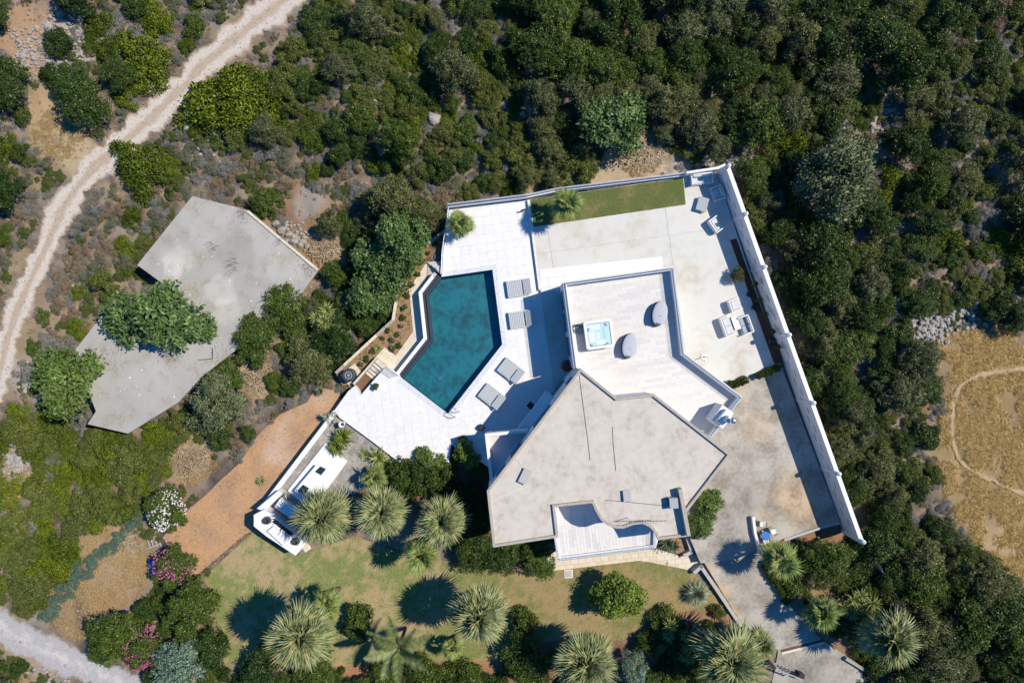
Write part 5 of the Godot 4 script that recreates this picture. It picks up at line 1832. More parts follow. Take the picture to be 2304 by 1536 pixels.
# ------------------------------------------------------------------ grill yard, drive, garden
func build_yard() -> void:
	ORG = Vector3.ZERO
	var pv := structure("paved_yard", prism_of(PAVE, -3.0, -0.33), M.grout)
	tile_field(pv, "paver", PAVE, w2(763, 939, -0.3), 2.24, 0.62, 0.46, 0.015, -0.33, -0.3, 0.5, [M.paver_a, M.paver_b, M.paver_c], [], 300, 0.008)
	var wl := pl([577, 1145, 597, 1127, 752, 924], 0.05)
	var w := thing("yard_wall", "white wall between the orange earth path and the grill yard", "wall", Vector3(wl[1].x, -0.6, wl[1].y))
	part(w, "wall_body", prism_of(side_band(wl, -0.3, 0.08), -2.2, 0.05, 0.02), M.white_wall)
	var plf := pl([730, 998, 781, 1038, 724, 1116, 690, 1140, 646, 1104], -0.12)
	ORG = Vector3.ZERO
	var tp := thing("white_plinth", "broad white plinth in the grill yard under the long table", "plinth", w3(710, 1065, -0.3))
	part(tp, "slab", prism_of(plf, -0.35, -0.12, 0.02), M.white_paint)
	var tb := thing("stone_table", "long white masonry table with two dark glass panels at its ends", "table", w3(695, 1078, -0.12))
	var top := pl([711, 1045, 734, 1056, 682, 1116, 661, 1104], 0.45)
	part(tb, "body", prism_of(inset_poly(top, 0.05), -0.12, 0.39), M.white_wall)
	part(tb, "top", prism_of(top, 0.39, 0.45, 0.015), M.white_paint)
	for q in [[720, 1049, 733, 1055, 722, 1069, 708, 1061], [681, 1090, 695, 1098, 684, 1114, 668, 1105]]:
		part(tb, "glass_panel", prism_of(pl(q, 0.46), 0.45, 0.462), M.dark_glass)
	# grill block
	var gb := thing("grill_house", "white masonry grill house with two round dark flues", "grill", w3(630, 1190, -1.2))
	var body := pl([570, 1158, 594, 1146, 655, 1198, 689, 1223, 664, 1250, 599, 1207, 570, 1184], 1.1)
	part(gb, "body", prism_of(body, -2.0, 1.1, 0.02), M.white_wall)
	part(gb, "step", prism_of(pl([600, 1195, 614, 1184, 652, 1212, 636, 1228], 1.35), 1.1, 1.35, 0.02), M.white_paint)
	part(gb, "back_wall", prism_of(pl([577, 1144, 624, 1104, 634, 1111, 594, 1150], 0.7), -1.0, 0.7, 0.02), M.white_wall)
	part(gb, "hearth", prism_of(pl([612, 1174, 618, 1168, 660, 1200, 654, 1206], 1.12), 1.1, 1.125), M.black)
	part(gb, "counter", prism_of(pl([616, 1141, 629, 1122, 668, 1150, 655, 1168], 0.6), -0.4, 0.6, 0.02), M.white_paint)
	for q in [[601, 1170], [666, 1217]]:
		var g := G.new()
		g.lathe([[0.32, 0.0], [0.32, 0.12], [0.26, 0.3], [0.24, 0.34], [0.19, 0.34], [0.19, 0.05], [0.0, 0.05]], 24, w3(q[0], q[1], 1.1) - ORG)
		part(gb, "flue", g.mesh(), M.steel_dark)
	var hat := thing("inspection_hatch", "small square stone hatch in the lawn beside the grill house", "hatch", gp(689, 1231))
	part(hat, "frame", box_of(Vector3(0, 0.05, 0), Vector3(0.6, 0.14, 0.6), 0.62, 0.02), M.stone_b)
	part(hat, "lid", box_of(Vector3(0, 0.12, 0), Vector3(0.36, 0.04, 0.36), 0.62, 0.01), M.stone_c)
	var hat2 := thing("inspection_hatch", "square grey hatch with stone frame by the beige garden path", "hatch", gp(1279, 1290))
	part(hat2, "frame", box_of(Vector3(0, 0.05, 0), Vector3(0.72, 0.14, 0.72), 0.05, 0.02), M.stone_b)
	part(hat2, "lid", box_of(Vector3(0, 0.125, 0), Vector3(0.5, 0.04, 0.5), 0.05, 0.01), M.kerb)
	# beige stone path under the balcony
	var sp := SPATH
	ORG = Vector3.ZERO
	var path := structure("stone_path", prism_of(sp, -2.0, -0.79), M.grout)
	tile_field(path, "flagstone", sp, w2(1250, 1262, -0.75), -0.1, 0.62, 0.42, 0.014, -0.79, -0.75, 0.37, [M.stone_a, M.stone_b, M.stone_b, M.stone_c], [], 300, 0.008)
	structure("entrance_bed", prism_of(EBED, -2.0, -0.7), M.soil)
	for q in [[[1549, 1207, 1560, 1241, 1538, 1252], "grey kerb round the small entrance bed", -0.55], [[1557, 1284, 1577, 1267, 1668, 1401, 1700, 1442], "long grey kerb wall between the garden and the drive", -0.45]]:
		var line := pl(q[0], q[2])
		var kb := thing("kerb_wall", q[1], "kerb", Vector3(line[0].x, q[2], line[0].y))
		for k in line.size() - 1:
			var n := maxi(1, roundi(line[k].distance_to(line[k + 1]) / 1.0))
			for j in n:
				var seg := PackedVector2Array([line[k].lerp(line[k + 1], (j + 0.005) / n), line[k].lerp(line[k + 1], (j + 0.995) / n)])
				var dy: float = minf(0.0, drive_h(seg[0].x, seg[0].y) + 0.5) if line.size() > 3 else 0.0
				part(kb, "kerb_stone", prism_of(side_band(seg, -0.28, 0.0), -2.4, q[2] + 0.3 + dy, 0.015), M.kerb)
	# forecourt and drive
	ORG = Vector3.ZERO
	var fc := structure("forecourt", prism_of(PADD, -3.0, 0.046), M.raw_wall)
	part(fc, "concrete_screed", drape(PADD, 0.4, 0.05, drive_color, func(_x, _z): return 0.0), M.drive)
	var dv := structure("driveway", drape(DRIVE, 0.4, 0.035, drive_color, drive_h), M.drive)
	var kb2 := pl([1890, 1173, 1845, 1185, 1764, 1212], 0.1)
	var kk := thing("kerb_wall", "thin grey kerb where the forecourt meets the palm bed", "kerb", Vector3(kb2[0].x, 0, kb2[0].y))
	part(kk, "kerb_stone", prism_of(side_band(kb2, 0.0, 0.2), -1.0, 0.15, 0.015), M.kerb)
	hedge([1718, 1262, 1731, 1289, 1750, 1318, 1769, 1350], 0.8, -0.5, 0.8, "narrow clipped hedge along the drive below the palm bed", true)
	# channel and gate at the street end
	var dr := pl([1758, 1467, 1853, 1443], -1.15)
	var dt := thing("drain_channel", "dark drain channel across the drive at the gate", "drain", Vector3(dr[0].x, -1.15, dr[0].y))
	var nseg := 12
	for j in nseg:
		var seg := PackedVector2Array([dr[0].lerp(dr[1], (j + 0.02) / nseg), dr[0].lerp(dr[1], (j + 0.98) / nseg)])
		var y := drive_h(seg[0].x, seg[0].y) + 0.065
		part(dt, "grate", prism_of(side_band(seg, 0.0, 0.2), y - 0.2, y, 0.005), M.rust)
	part(dt, "concrete_edge", prism_of(side_band(dr, -0.2, -0.01), -1.6, drive_h(dr[0].x, dr[0].y) + 0.08, 0.01), M.stone_b)
	var gt := thing("sliding_gate", "dark metal gate leaf parked beside the drive behind the big palm", "gate", w3(1765, 1500, -1.2))
	for k in 7:
		part(gt, "bar", box_of(Vector3(-0.9 + k * 0.3, 0.75, 0.12 * k - 0.36), Vector3(0.05, 1.4, 0.05), -0.38), M.steel_dark)
	for y in [0.1, 1.42]:
		part(gt, "rail", box_of(Vector3(0, y, 0), Vector3(2.1, 0.08, 0.09), -0.38), M.frame_grey)
	part(gt, "motor_box", box_of(Vector3(1.15, 0.35, 0.5), Vector3(0.5, 0.7, 0.45), -0.38, 0.02), M.black)
	part(gt, "post", box_of(Vector3(-1.2, 0.75, -0.48), Vector3(0.3, 1.7, 0.3), -0.38, 0.02), M.raw_wall)
	var ew := pl([1905, 1478, 1948, 1504], -0.9)
	var ewt := thing("street_wall", "low raw concrete wall stub at the street end of the drive", "wall", Vector3(ew[0].x, -1.4, ew[0].y))
	part(ewt, "wall_body", prism_of(side_band(ew, -0.25, 0.0), -2.0, -0.8, 0.02), M.raw_wall)
	# lawn and earth path
	structure("lawn", drape(LAWN, 0.3, 0.07, garden_color, gh), M.lawn)
	structure("earth_path", drape(PATH, 0.4, 0.07, func(x, z): return Color(0.48, 0.295, 0.155).lerp(Color(0.40, 0.25, 0.15), smoothstep(-0.2, 0.4, nz2.get_noise_2d(x * 1.5, z * 1.5))).lerp(Color(0.55, 0.44, 0.33), smoothstep(0.05, 0.5, nz.get_noise_2d(x * 1.3 + 70, z * 1.3)) * 0.8), gh), M.earth_path)
	var xf := []
	var xd := []
	var rc := Rect2(LAWN[0], Vector2.ZERO)
	for q in LAWN:
		rc = rc.expand(q)
	for k in 26000:
		var p := rc.position + Vector2(rng.randf(), rng.randf()) * rc.size
		if Geometry2D.is_point_in_polygon(p, LAWN):
			var green := garden_color(p.x, p.y).g / garden_color(p.x, p.y).r
			var t := Transform3D(Basis(Vector3.UP, rng.randf() * TAU).scaled(Vector3(1, 0.5, 1) * rng.randf_range(0.05, 0.12)), Vector3(p.x, gh(p.x, p.y) + 0.07, p.y))
			if rng.randf() < clampf((green - 0.75) * 2.2, 0.15, 0.9):
				xf.append(t)
			else:
				xd.append(t)
	multi("grass", "green blades of the garden lawn", "grass", ros.grass, M.spike, xf)
	multi("dry_grass", "straw-dry blades of the garden lawn", "grass", ros.straw, M.spike, xd)
	var g0 := gp(1938, 1222)
	var g1 := gp(2052, 1425)
	var wf := thing("wire_fence", "dark wire fence running on from the long wall's end into the trees", "fence", g0)
	for k in 9:
		var p := g0.lerp(g1, k / 8.0)
		p.y = gh(p.x, p.z)
		var g := G.new()
		g.tube([p - g0 - Vector3(0, 0.2, 0), p - g0 + Vector3(0, 1.5, 0)], [0.035, 0.03], 5)
		part(wf, "post", g.mesh(), M.frame_grey)
	for h in [0.4, 0.8, 1.2, 1.5]:
		var g := G.new()
		var e := g1 - g0
		g.tube([Vector3(0, h, 0), Vector3(e.x, e.y + h, e.z)], [0.018, 0.018], 4)
		part(wf, "wire", g.mesh(), M.metal)
	var xw := []
	var xp := []
	var pr := Rect2(PATH[0], Vector2.ZERO)
	for q in PATH:
		pr = pr.expand(q)
	for k in 5000:
		var p := pr.position + Vector2(rng.randf(), rng.randf()) * pr.size
		if not Geometry2D.is_point_in_polygon(p, PATH):
			continue
		var t := Transform3D(Basis(Vector3.UP, rng.randf() * TAU).scaled(Vector3(1, 0.6, 1) * rng.randf_range(0.04, 0.12)), Vector3(p.x, gh(p.x, p.y) + 0.07, p.y))
		if nz2.get_noise_2d(p.x * 1.5 + 20, p.y * 1.5) > 0.22:
			xw.append(t)
		elif rng.randf() < 0.4:
			xp.append(t.scaled_local(Vector3.ONE * 0.45))
	multi("weeds", "sparse weeds on the orange earth path", "weeds", ros.grass, M.spike, xw)
	multi("stones", "small clods on the orange earth path", "stones", rocks[0], M.rock_warm, xp)
	var xb := []
	for k in 1500:
		var p := w2(rng.randf_range(756, 1003), rng.randf_range(520, 868), -0.95)
		if Geometry2D.is_point_in_polygon(p, BED):
			xb.append(Transform3D(Basis(Vector3.UP, rng.randf() * TAU).scaled(Vector3(1, 0.7, 1) * rng.randf_range(0.08, 0.22)), Vector3(p.x, -0.95, p.y)))
	multi("ground_cover", "low straggling ground cover of the flower bed round the pool walk", "plants", ros.grass, M.straw_pale, xb)
	# thin fence between lawn and earth path
	var f0 := gp(566, 1197)
	var f1 := gp(437, 1306)
	var fn := thing("wire_fence", "thin grey wire fence between the lawn and the orange earth path", "fence", f0)
	for k in 8:
		var p := f0.lerp(f1, k / 7.0)
		p.y = gh(p.x, p.z)
		var g := G.new()
		g.tube([p - f0 - Vector3(0, 0.2, 0), p - f0 + Vector3(0, 0.8, 0)], [0.025, 0.02], 5)
		part(fn, "post", g.mesh(), M.metal)
	for h in [0.3, 0.55, 0.8]:
		var g := G.new()
		var e := f1 - f0
		g.tube([Vector3(0, h, 0), Vector3(e.x, e.y + h, e.z)], [0.02, 0.02], 4)
		part(fn, "wire", g.mesh(), M.metal)


# ------------------------------------------------------------------ the raw slab building, tracks
func build_outskirts() -> void:
	var raw := thing("raw_building", "unfinished building with a bare grey concrete roof slab", "building", w3(430, 700, -3.6))
	part(raw, "wall", prism_of(inset_poly(RAW, 0.35), -5.5, -1.65), M.raw_wall)
	part(raw, "roof_slab", prism_of(RAW, -1.65, -1.402, 0.02, true), M.raw_wall)
	M.raw_slab.vertex_color_use_as_albedo = true
	var stains := []
	for q in [[400, 588, 36, 1.0], [392, 600, 28, 1.0], [495, 655, 36, 1.0], [510, 700, 34, 0.8], [600, 530, 60, 0.5], [470, 500, 60, 0.4], [640, 600, 50, 0.5], [340, 860, 60, 0.4], [430, 800, 50, 0.4], [420, 715, 26, -1.2], [385, 790, 26, -1.0], [530, 560, 50, -0.5]]:
		stains.append([w2(q[0], q[1], -1.4), q[2] / 27.0, q[3]])
	var sc := func(x: float, z: float) -> Color:
		var k := 0.70 + 0.05 * nz.get_noise_2d(x * 3.0, z * 3.0)
		var wob := nz2.get_noise_2d(x * 2.0, z * 2.0) * 0.35
		for q in stains:
			k += 0.16 * q[2] * smoothstep(1.1, 0.75, Vector2(x, z).distance_to(q[0]) / q[1] + wob)
		k = clampf(k, 0.3, 1.0)
		return Color(k, k, k * 0.985)
	var st2 := part(raw, "screed", drape(RAW, 0.25, -1.4, sc, func(_x, _z): return 0.004), M.raw_slab)
	st2.position = -raw.position
	part(raw, "roof_lip", prism_of(side_band(pl([559, 473, 717, 605], -1.4), -0.22, 0.0), -1.42, -1.28, 0.01), M.walk)
	var nb := 0
	for q in [[483, 553], [530, 600], [545, 475], [634, 541], [523, 590]]:
		var o := thing("rebar_bundle", ["short rebar rods sticking up near the slab's upper middle", "row of rebar rods in the middle of the bare slab", "rebar rods at the slab's top corner by the round bush", "rebar rods by the slab's raised lip", "rebar rods beside the row in the slab's middle"][nb], "rebar", w3(q[0], q[1], -1.4), "rebar on the bare slab")
		nb += 1
		for k in 5:
			var g := G.new()
			var b := Vector3(rng.randf_range(-0.3, 0.3), 0, -0.3 + k * 0.15)
			g.tube([b, b + Vector3(-0.05, 0.35, 0.02), b + Vector3(-0.12 + rng.randf_range(-0.1, 0.1), 0.7, 0.08)], [0.012, 0.012, 0.012], 4)
			part(o, "rod", g.mesh(), M.rust)
	var pp := thing("steel_frame", "bent dark steel angle lying near the slab's lower edge", "frame", w3(470, 805, -1.4))
	part(pp, "bar", box_of(Vector3(-0.3, 0.03, 0.12), Vector3(1.2, 0.05, 0.05), 0.1), M.steel_dark)
	part(pp, "bar", box_of(Vector3(0.28, 0.03, -0.35), Vector3(0.05, 0.05, 0.95), 0.0), M.steel_dark)
	var bits := []
	for k in 60:
		var p := w2(rng.randf_range(200, 710), rng.randf_range(450, 960), -1.4)
		if Geometry2D.is_point_in_polygon(p, RAW):
			bits.append(Transform3D(Basis(Vector3.UP, rng.randf() * TAU).scaled(Vector3(1, 0.5, 1) * rng.randf_range(0.03, 0.08)), Vector3(p.x, -1.39, p.y)))
	multi("rubble", "pale crumbs of rubble scattered on the bare slab", "rubble", rocks[1], M.white_wall, bits)
	var lit := []
	for q in [[425, 715, 26, 260], [385, 792, 30, 260], [250, 800, 30, 100], [600, 690, 40, 200], [500, 800, 40, 160], [690, 600, 24, 120], [545, 478, 22, 80]]:
		for k in q[3]:
			var p := w2(q[0] + rng.randfn() * q[2] * 0.5, q[1] + rng.randfn() * q[2] * 0.5, -1.4)
			if Geometry2D.is_point_in_polygon(p, RAW):
				lit.append(Transform3D(Basis(Vector3.UP, rng.randf() * TAU).scaled(Vector3(1, 0.4, 1) * rng.randf_range(0.03, 0.09)), Vector3(p.x, -1.39, p.y)))
	multi("leaf_litter", "dark fallen leaves lying on the bare slab under the trees", "leaves", ros.grass, M.litter, lit)
	# dirt track with two wheel ruts
	var tc := func(u: float, q: Vector2) -> Color:
		var n := nz2.get_noise_2d(q.x * 4.0, q.y * 4.0)
		var n2 := nz2.get_noise_2d(q.x * 1.3 + 7, q.y * 1.3)
		var rut := smoothstep(0.38, 0.12, absf(absf(u) - 0.5 + n2 * 0.1))
		var c := Color(0.44, 0.365, 0.285).lerp(Color(0.58, 0.54, 0.49), clampf(rut + n * 0.25, 0, 1))
		return c.lerp(Color(0.36, 0.25, 0.17), smoothstep(0.86, 1.0, absf(u) + n * 0.12) * 0.7)
	structure("dirt_track", ribbon(TRACK, [3.2, 3.0, 2.7, 2.6, 2.6, 2.5, 2.3, 2.2, 2.2, 2.0], 0.08, tc, 0.7), M.track)
	structure("street", ribbon(ROAD, [2.9, 2.9, 2.7, 2.7], 0.08, func(u, q): return Color(0.40, 0.41, 0.42).lerp(Color(0.56, 0.55, 0.54), smoothstep(0.5, -0.3, absf(u) + nz2.get_noise_2d(q.x * 3, q.y * 3) * 0.5)), 0.5), M.track)
	structure("foot_path", ribbon(gpl([2360, 832, 2290, 832, 2210, 842, 2165, 865, 2147, 905, 2142, 960, 2150, 1010, 2175, 1050, 2230, 1080, 2290, 1105, 2360, 1125]), [0.42, 0.5, 0.46, 0.4, 0.42], 0.1, func(u, q): return Color(0.46, 0.37, 0.23).lerp(Color(0.34, 0.25, 0.13), clampf(absf(u) + nz2.get_noise_2d(q.x * 5, q.y * 5), 0, 1)), 0.35), M.track)
	# dry grass of the clearing
	var foot := gpl([2360, 832, 2290, 832, 2210, 842, 2165, 865, 2147, 905, 2142, 960, 2150, 1010, 2175, 1050, 2230, 1080, 2290, 1105, 2360, 1125])
	var xf := []
	var rc := Rect2(CLEAR[0], Vector2.ZERO)
	for q in CLEAR:
		rc = rc.expand(q)
	for k in 15000:
		var p := rc.position + Vector2(rng.randf(), rng.randf()) * rc.size
		var off := 9.0
		for j in foot.size() - 1:
			off = minf(off, Geometry2D.get_closest_point_to_segment(p, foot[j], foot[j + 1]).distance_to(p))
		if off < 0.12 + rng.randf() * 0.35:
			continue
		if Geometry2D.is_point_in_polygon(p, CLEAR) and rng.randf() < 0.45 + 1.3 * nz2.get_noise_2d(p.x * 1.2, p.y * 1.2):
			xf.append(Transform3D(Basis(Vector3.UP, rng.randf() * TAU).scaled(Vector3(1, rng.randf_range(0.5, 1.0), 1) * rng.randf_range(0.25, 0.75)), Vector3(p.x, gh(p.x, p.y), p.y)))
	multi("dry_grass", "tall dry golden grass of the clearing with the curved foot path", "grass", ros.straw, M.straw_gold, xf)
	var xg := []
	for q in [[240, 1280, 100, 2600], [170, 1370, 70, 1200], [300, 1230, 50, 500], [430, 1035, 60, 900], [560, 870, 55, 700], [1440, 345, 55, 700], [720, 540, 60, 800], [130, 300, 60, 700], [60, 1110, 50, 500]]:
		for k in q[3]:
			var a := rng.randf() * TAU
			var p3 := gp(q[0] + cos(a) * sqrt(rng.randf()) * q[2], q[1] + sin(a) * sqrt(rng.randf()) * q[2])
			if free_of_setting(Vector2(p3.x, p3.z), 0.0):
				xg.append(Transform3D(Basis(Vector3.UP, rng.randf() * TAU).scaled(Vector3(1, rng.randf_range(0.3, 0.8), 1) * rng.randf_range(0.12, 0.36)), p3))
	multi("dry_grass", "crushed straw on the bare patches beside street and slab", "grass", ros.straw, M.straw_pale, xg)
	var xq := []
	for q in [[60, 110, 50, 120], [130, 60, 40, 150], [150, 110, 40, 120], [230, 90, 40, 120], [95, 130, 40, 90], [30, 1040, 30, 90], [70, 850, 30, 70], [1180, 210, 40, 120], [440, 300, 40, 60], [770, 360, 30, 60], [1870, 285, 30, 80], [1990, 260, 50, 120], [1660, 368, 28, 120], [1250, 425, 40, 60], [110, 1495, 50, 90], [660, 530, 30, 60]]:
		for k in q[3]:
			var p3 := gp(q[0] + rng.randfn() * q[2] * 0.6, q[1] + rng.randfn() * q[2] * 0.6)
			if free_of_setting(Vector2(p3.x, p3.z), 0.0):
				xq.append(Transform3D((Basis(Vector3.UP, rng.randf() * TAU) * Basis(Vector3.RIGHT, rng.randf())).scaled(Vector3(1, 0.7, 0.8) * rng.randf_range(0.07, 0.24)), p3 + Vector3(0, 0.03, 0)))
	multi("stones", "pale broken limestone lying on the bare patches", "stones", rocks[4], M.rock, xq)
	# straw and stones over the scrub
	var xs := []
	var xr := []
	for k in 16000:
		var px := rng.randf_range(-40, 2344)
		var py := rng.randf_range(-40, 1576)
		var left := px < 900 or (px > 1900 and py < 700)
		if not left and rng.randf() < 0.7:
			continue
		var p3 := gp(px, py)
		var p := Vector2(p3.x, p3.z)
		if not free_of_setting(p, 0.2):
			continue
		if rng.randf() < 0.7:
			xs.append(Transform3D(Basis(Vector3.UP, rng.randf() * TAU).scaled(Vector3(1, 0.8, 1) * rng.randf_range(0.14, 0.38)), p3))
		elif nz.get_noise_2d(p.x * 2, p.y * 2) > -0.1:
			xr.append(Transform3D(Basis(Vector3.UP, rng.randf() * TAU).scaled(Vector3(1, 0.7, 0.8) * rng.randf_range(0.04, 0.13)), p3))
	multi("dry_grass", "wisps of dry straw between the hillside shrubs", "grass", ros.straw, M.straw_dull, xs)
	multi("stones", "small pale stones strewn over the hillside", "stones", rocks[2], M.rock, xr)
	scrub_stuff()
	# stones on the track
	var xt := []
	for k in 500:
		var t := rng.randf() * (TRACK.size() - 1)
		var p := TRACK[int(t)].lerp(TRACK[mini(int(t) + 1, TRACK.size() - 1)], t - int(t)) + Vector2(rng.randfn(), rng.randfn()) * 1.1
		xt.append(Transform3D(Basis(Vector3.UP, rng.randf() * TAU).scaled(Vector3(1, 0.6, 0.8) * rng.randf_range(0.03, 0.10)), Vector3(p.x, gh(p.x, p.y) + 0.08, p.y)))
	multi("stones", "loose pale stones along the dirt track", "stones", rocks[3], M.rock_warm, xt)
	# rubble heap at the clearing
	var heap := thing("rubble_heap", "heap of white limestone rubble at the head of the dry grass clearing", "rubble heap", gp(2085, 728))
	for k in 295:
		var u := rng.randf()
		var q := gp(lerpf(2035, 2200, u) + rng.randfn() * 16, lerpf(775, 695, u) + rng.randfn() * 15)
		var r := rng.randf_range(0.08, 0.26)
		part(heap, "stone", rocks[rng.randi() % rocks.size()], M.rock, Transform3D(Basis(Vector3(rng.randfn(), rng.randfn(), rng.randfn()).normalized(), rng.randf() * 3).scaled(Vector3(r, r * 0.7, r)), q - heap.position + Vector3(0, r * 0.25 + rng.randf() * 0.1, 0)))
	# boulders
	for q in [[975, 268, 0.75, "big upright pale boulder alone in the thicket above the lawn strip"], [845, 232, 0.55, "pale boulder at the bare patch of the upper thicket"], [757, 362, 0.55, "grey boulder in the rocky gap above the raw building's bush"], [785, 352, 0.4, "dark grey boulder beside the rocky gap"]]:
		rock(q[0], q[1], q[2], q[3])
	var grp := [["limestone boulder on the bare slope beside the dirt track's upper bend", [[140, 30], [135, 60], [120, 75], [105, 62], [150, 80], [95, 110], [40, 90], [50, 125], [140, 140], [235, 90], [260, 100], [80, 60], [30, 80], [225, 75]]], ["pale limestone block between the shrubs below the dirt track", [[425, 285], [485, 300], [500, 318], [440, 300], [655, 310], [650, 325], [340, 205], [450, 330], [760, 375], [770, 345]]], ["limestone rock of the broken ledge in the far corner thicket", [[1860, 290], [1880, 280], [1900, 272], [1995, 250], [2045, 240], [2060, 265], [1965, 285], [2020, 300], [1930, 345], [2010, 372], [2130, 215], [2175, 100], [2195, 122], [2180, 30], [2290, 60], [2150, 210], [2050, 255], [2030, 515], [2010, 480]]], ["rough stone of the broken wall beside the bare slab's lip", [[625, 505], [635, 515], [650, 525], [665, 540], [672, 550], [680, 545], [690, 555], [660, 530], [685, 535], [700, 560]]], ["white stone beside the long wall's end at the lawn corner", [[1645, 372], [1660, 365], [1675, 362], [1690, 358], [1700, 355], [1650, 385], [1640, 360]]], ["pale rock at the roadside below the slab and the round tree", [[30, 1000], [35, 1030], [40, 1060], [25, 1050], [75, 860], [80, 830], [60, 880], [95, 720], [165, 645], [110, 700], [100, 1500], [130, 1510], [150, 1495], [45, 1440], [28, 1075]]], ["sunlit stone in the gap of the thicket above the palm deck", [[1165, 185], [1185, 200], [1195, 210], [1180, 230], [1175, 260], [1200, 225], [1010, 325], [1025, 320], [1150, 155], [1130, 150], [1145, 360]]]]
	for gq in grp:
		var radii := []
		for q in gq[1]:
			radii.append(rng.randf_range(0.22, 0.5))
		radii.sort()
		radii.reverse()
		for k in gq[1].size():
			var q: Array = gq[1][k]
			rock(q[0] + rng.randf_range(-4, 4), q[1] + rng.randf_range(-4, 4), radii[k], ("largest " if k == 0 else nth[k] + " largest ") + gq[0], gq[0], rng.randf() < 0.3)
	# brush heaps of cut palm leaves
	for q in [[1442, 340, 2.0, 420, "brown heap of cut palm leaves behind the lawn strip"], [578, 850, 1.9, 380, "pale heap of dead branches between the slab and the earth path"], [440, 1045, 2.3, 460, "straw-coloured heap of cut reeds beside the white oleander"], [300, 1215, 1.3, 160, "small heap of broken boards and stones by the orange path's end"], [730, 560, 1.4, 240, "tangle of dry straw beside the bare slab's corner"]]:
		var o := thing("brush_heap", q[4], "brush heap", gp(q[0], q[1]))
		var r := RandomNumberGenerator.new()
		r.seed = int(q[0])
		var g := G.new()
		for k in q[3]:
			var a := r.randf() * TAU
			var d = sqrt(r.randf()) * q[2]
			var c := Vector3(cos(a) * d, 0.08 + 0.4 * (1.0 - d / q[2]) * r.randf(), sin(a) * d * 0.75)
			var t := Vector3(r.randfn(), r.randfn() * 0.2, r.randfn()).normalized()
			var l := r.randf_range(0.2, 0.6)
			var s := t.cross(Vector3.UP).normalized() * r.randf_range(0.015, 0.04)
			g.col = Color(0.22, 0.15, 0.085).lerp(Color(0.46, 0.38, 0.26), r.randf())
			g.quado(c - t * l - s, c - t * l + s, c + t * l + s * 0.3, c + t * l - s * 0.3, Vector3.UP)
		var pm := part(o, "twigs", g.mesh(), M.spike)
		stuff(pm)
	# feathery blue-green bushes in a row down to the street
	var nl := gpl([318, 1160, 270, 1205, 215, 1258, 150, 1325, 95, 1398])
	var rc2 := Curve2D.new()
	for q in nl:
		rc2.add_point(q)
	var rowlen := rc2.get_baked_length()
	for k in 20:
		var q := rc2.sample_baked(rowlen * (k + 0.5) / 20.0) + Vector2(rng.randf_range(-0.15, 0.15), rng.randf_range(-0.15, 0.15))
		var o := thing("feathery_bush", nth[k] + " feathery blue-green bush from the white oleander in the row to the street", "shrub", Vector3(q.x, gh(q.x, q.y) - 0.05, q.y), "row of feathery bushes down to the street")
		var r := rng.randf_range(0.62, 0.95)
		o.transform = Transform3D(Basis(Vector3.UP, rng.randf() * TAU).scaled(Vector3(r, r * 0.9, r)), o.position)
		part(o, "foliage", KINDS.dry_shrub.m[k % 5], M.leaf_teal)
		part(o, "stem", KINDS.cushion_shrub.t, M.bark)
		planted.append(Vector3(q.x, r, q.y))
	# odds and ends
	var pal := thing("pallet", "grey slatted frame lying at the end of the orange path", "pallet", gp(347, 1217))
	for k in 4:
		part(pal, "slat", box_of(Vector3(-0.5 + k * 0.33, 0.12, 0), Vector3(0.07, 0.04, 0.9), 0.3), M.kerb)
	for k in 2:
		part(pal, "bearer", box_of(Vector3(0, 0.07, -0.4 + 0.8 * k), Vector3(1.1, 0.06, 0.07), 0.3), M.kerb)
	var tarp := thing("blue_tarpaulin", "crumpled blue tarpaulin strip beside the pink oleander", "tarpaulin", gp(340, 1278))
	var tg := G.new()
	for k in 7:
		for j in 3:
			var P := func(a: int, b: int) -> Vector3: return Vector3(-0.25 + b * 0.17 + 0.1 * a * 0.5, 0.18 + 0.12 * sin(a * 1.7 + b * 2.1), -0.75 + a * 0.2)
			tg.quado(P.call(k, j), P.call(k + 1, j), P.call(k + 1, j + 1), P.call(k, j + 1), Vector3.UP)
	part(tarp, "sheet", tg.mesh(), M.blue_paint)
	var shd := thing("wooden_crate", "weathered board box between the oleanders by the street", "crate", gp(330, 1424))
	for k in 5:
		part(shd, "board", box_of(Vector3(-0.4 + k * 0.2, 0.42, 0), Vector3(0.185, 0.03, 0.8), 0.0, 0.005), M.raw_wall)
	for s in [-1, 1]:
		part(shd, "side", box_of(Vector3(0, 0.2, 0.38 * s), Vector3(0.98, 0.4, 0.03)), M.raw_wall)


func bare(px: float, py: float) -> bool:
	for q in [[70, 90, 75], [120, 40, 50], [130, 290, 65], [110, 230, 45], [175, 350, 50], [250, 1280, 105], [170, 1380, 70], [1440, 345, 55], [690, 480, 55], [730, 560, 50], [1400, 400, 70], [1200, 440, 30], [430, 1040, 55], [570, 860, 45], [30, 1050, 45], [2080, 730, 40]]:
		if Vector2(px - q[0], py - q[1]).length() < q[2]:
			return true
	return false


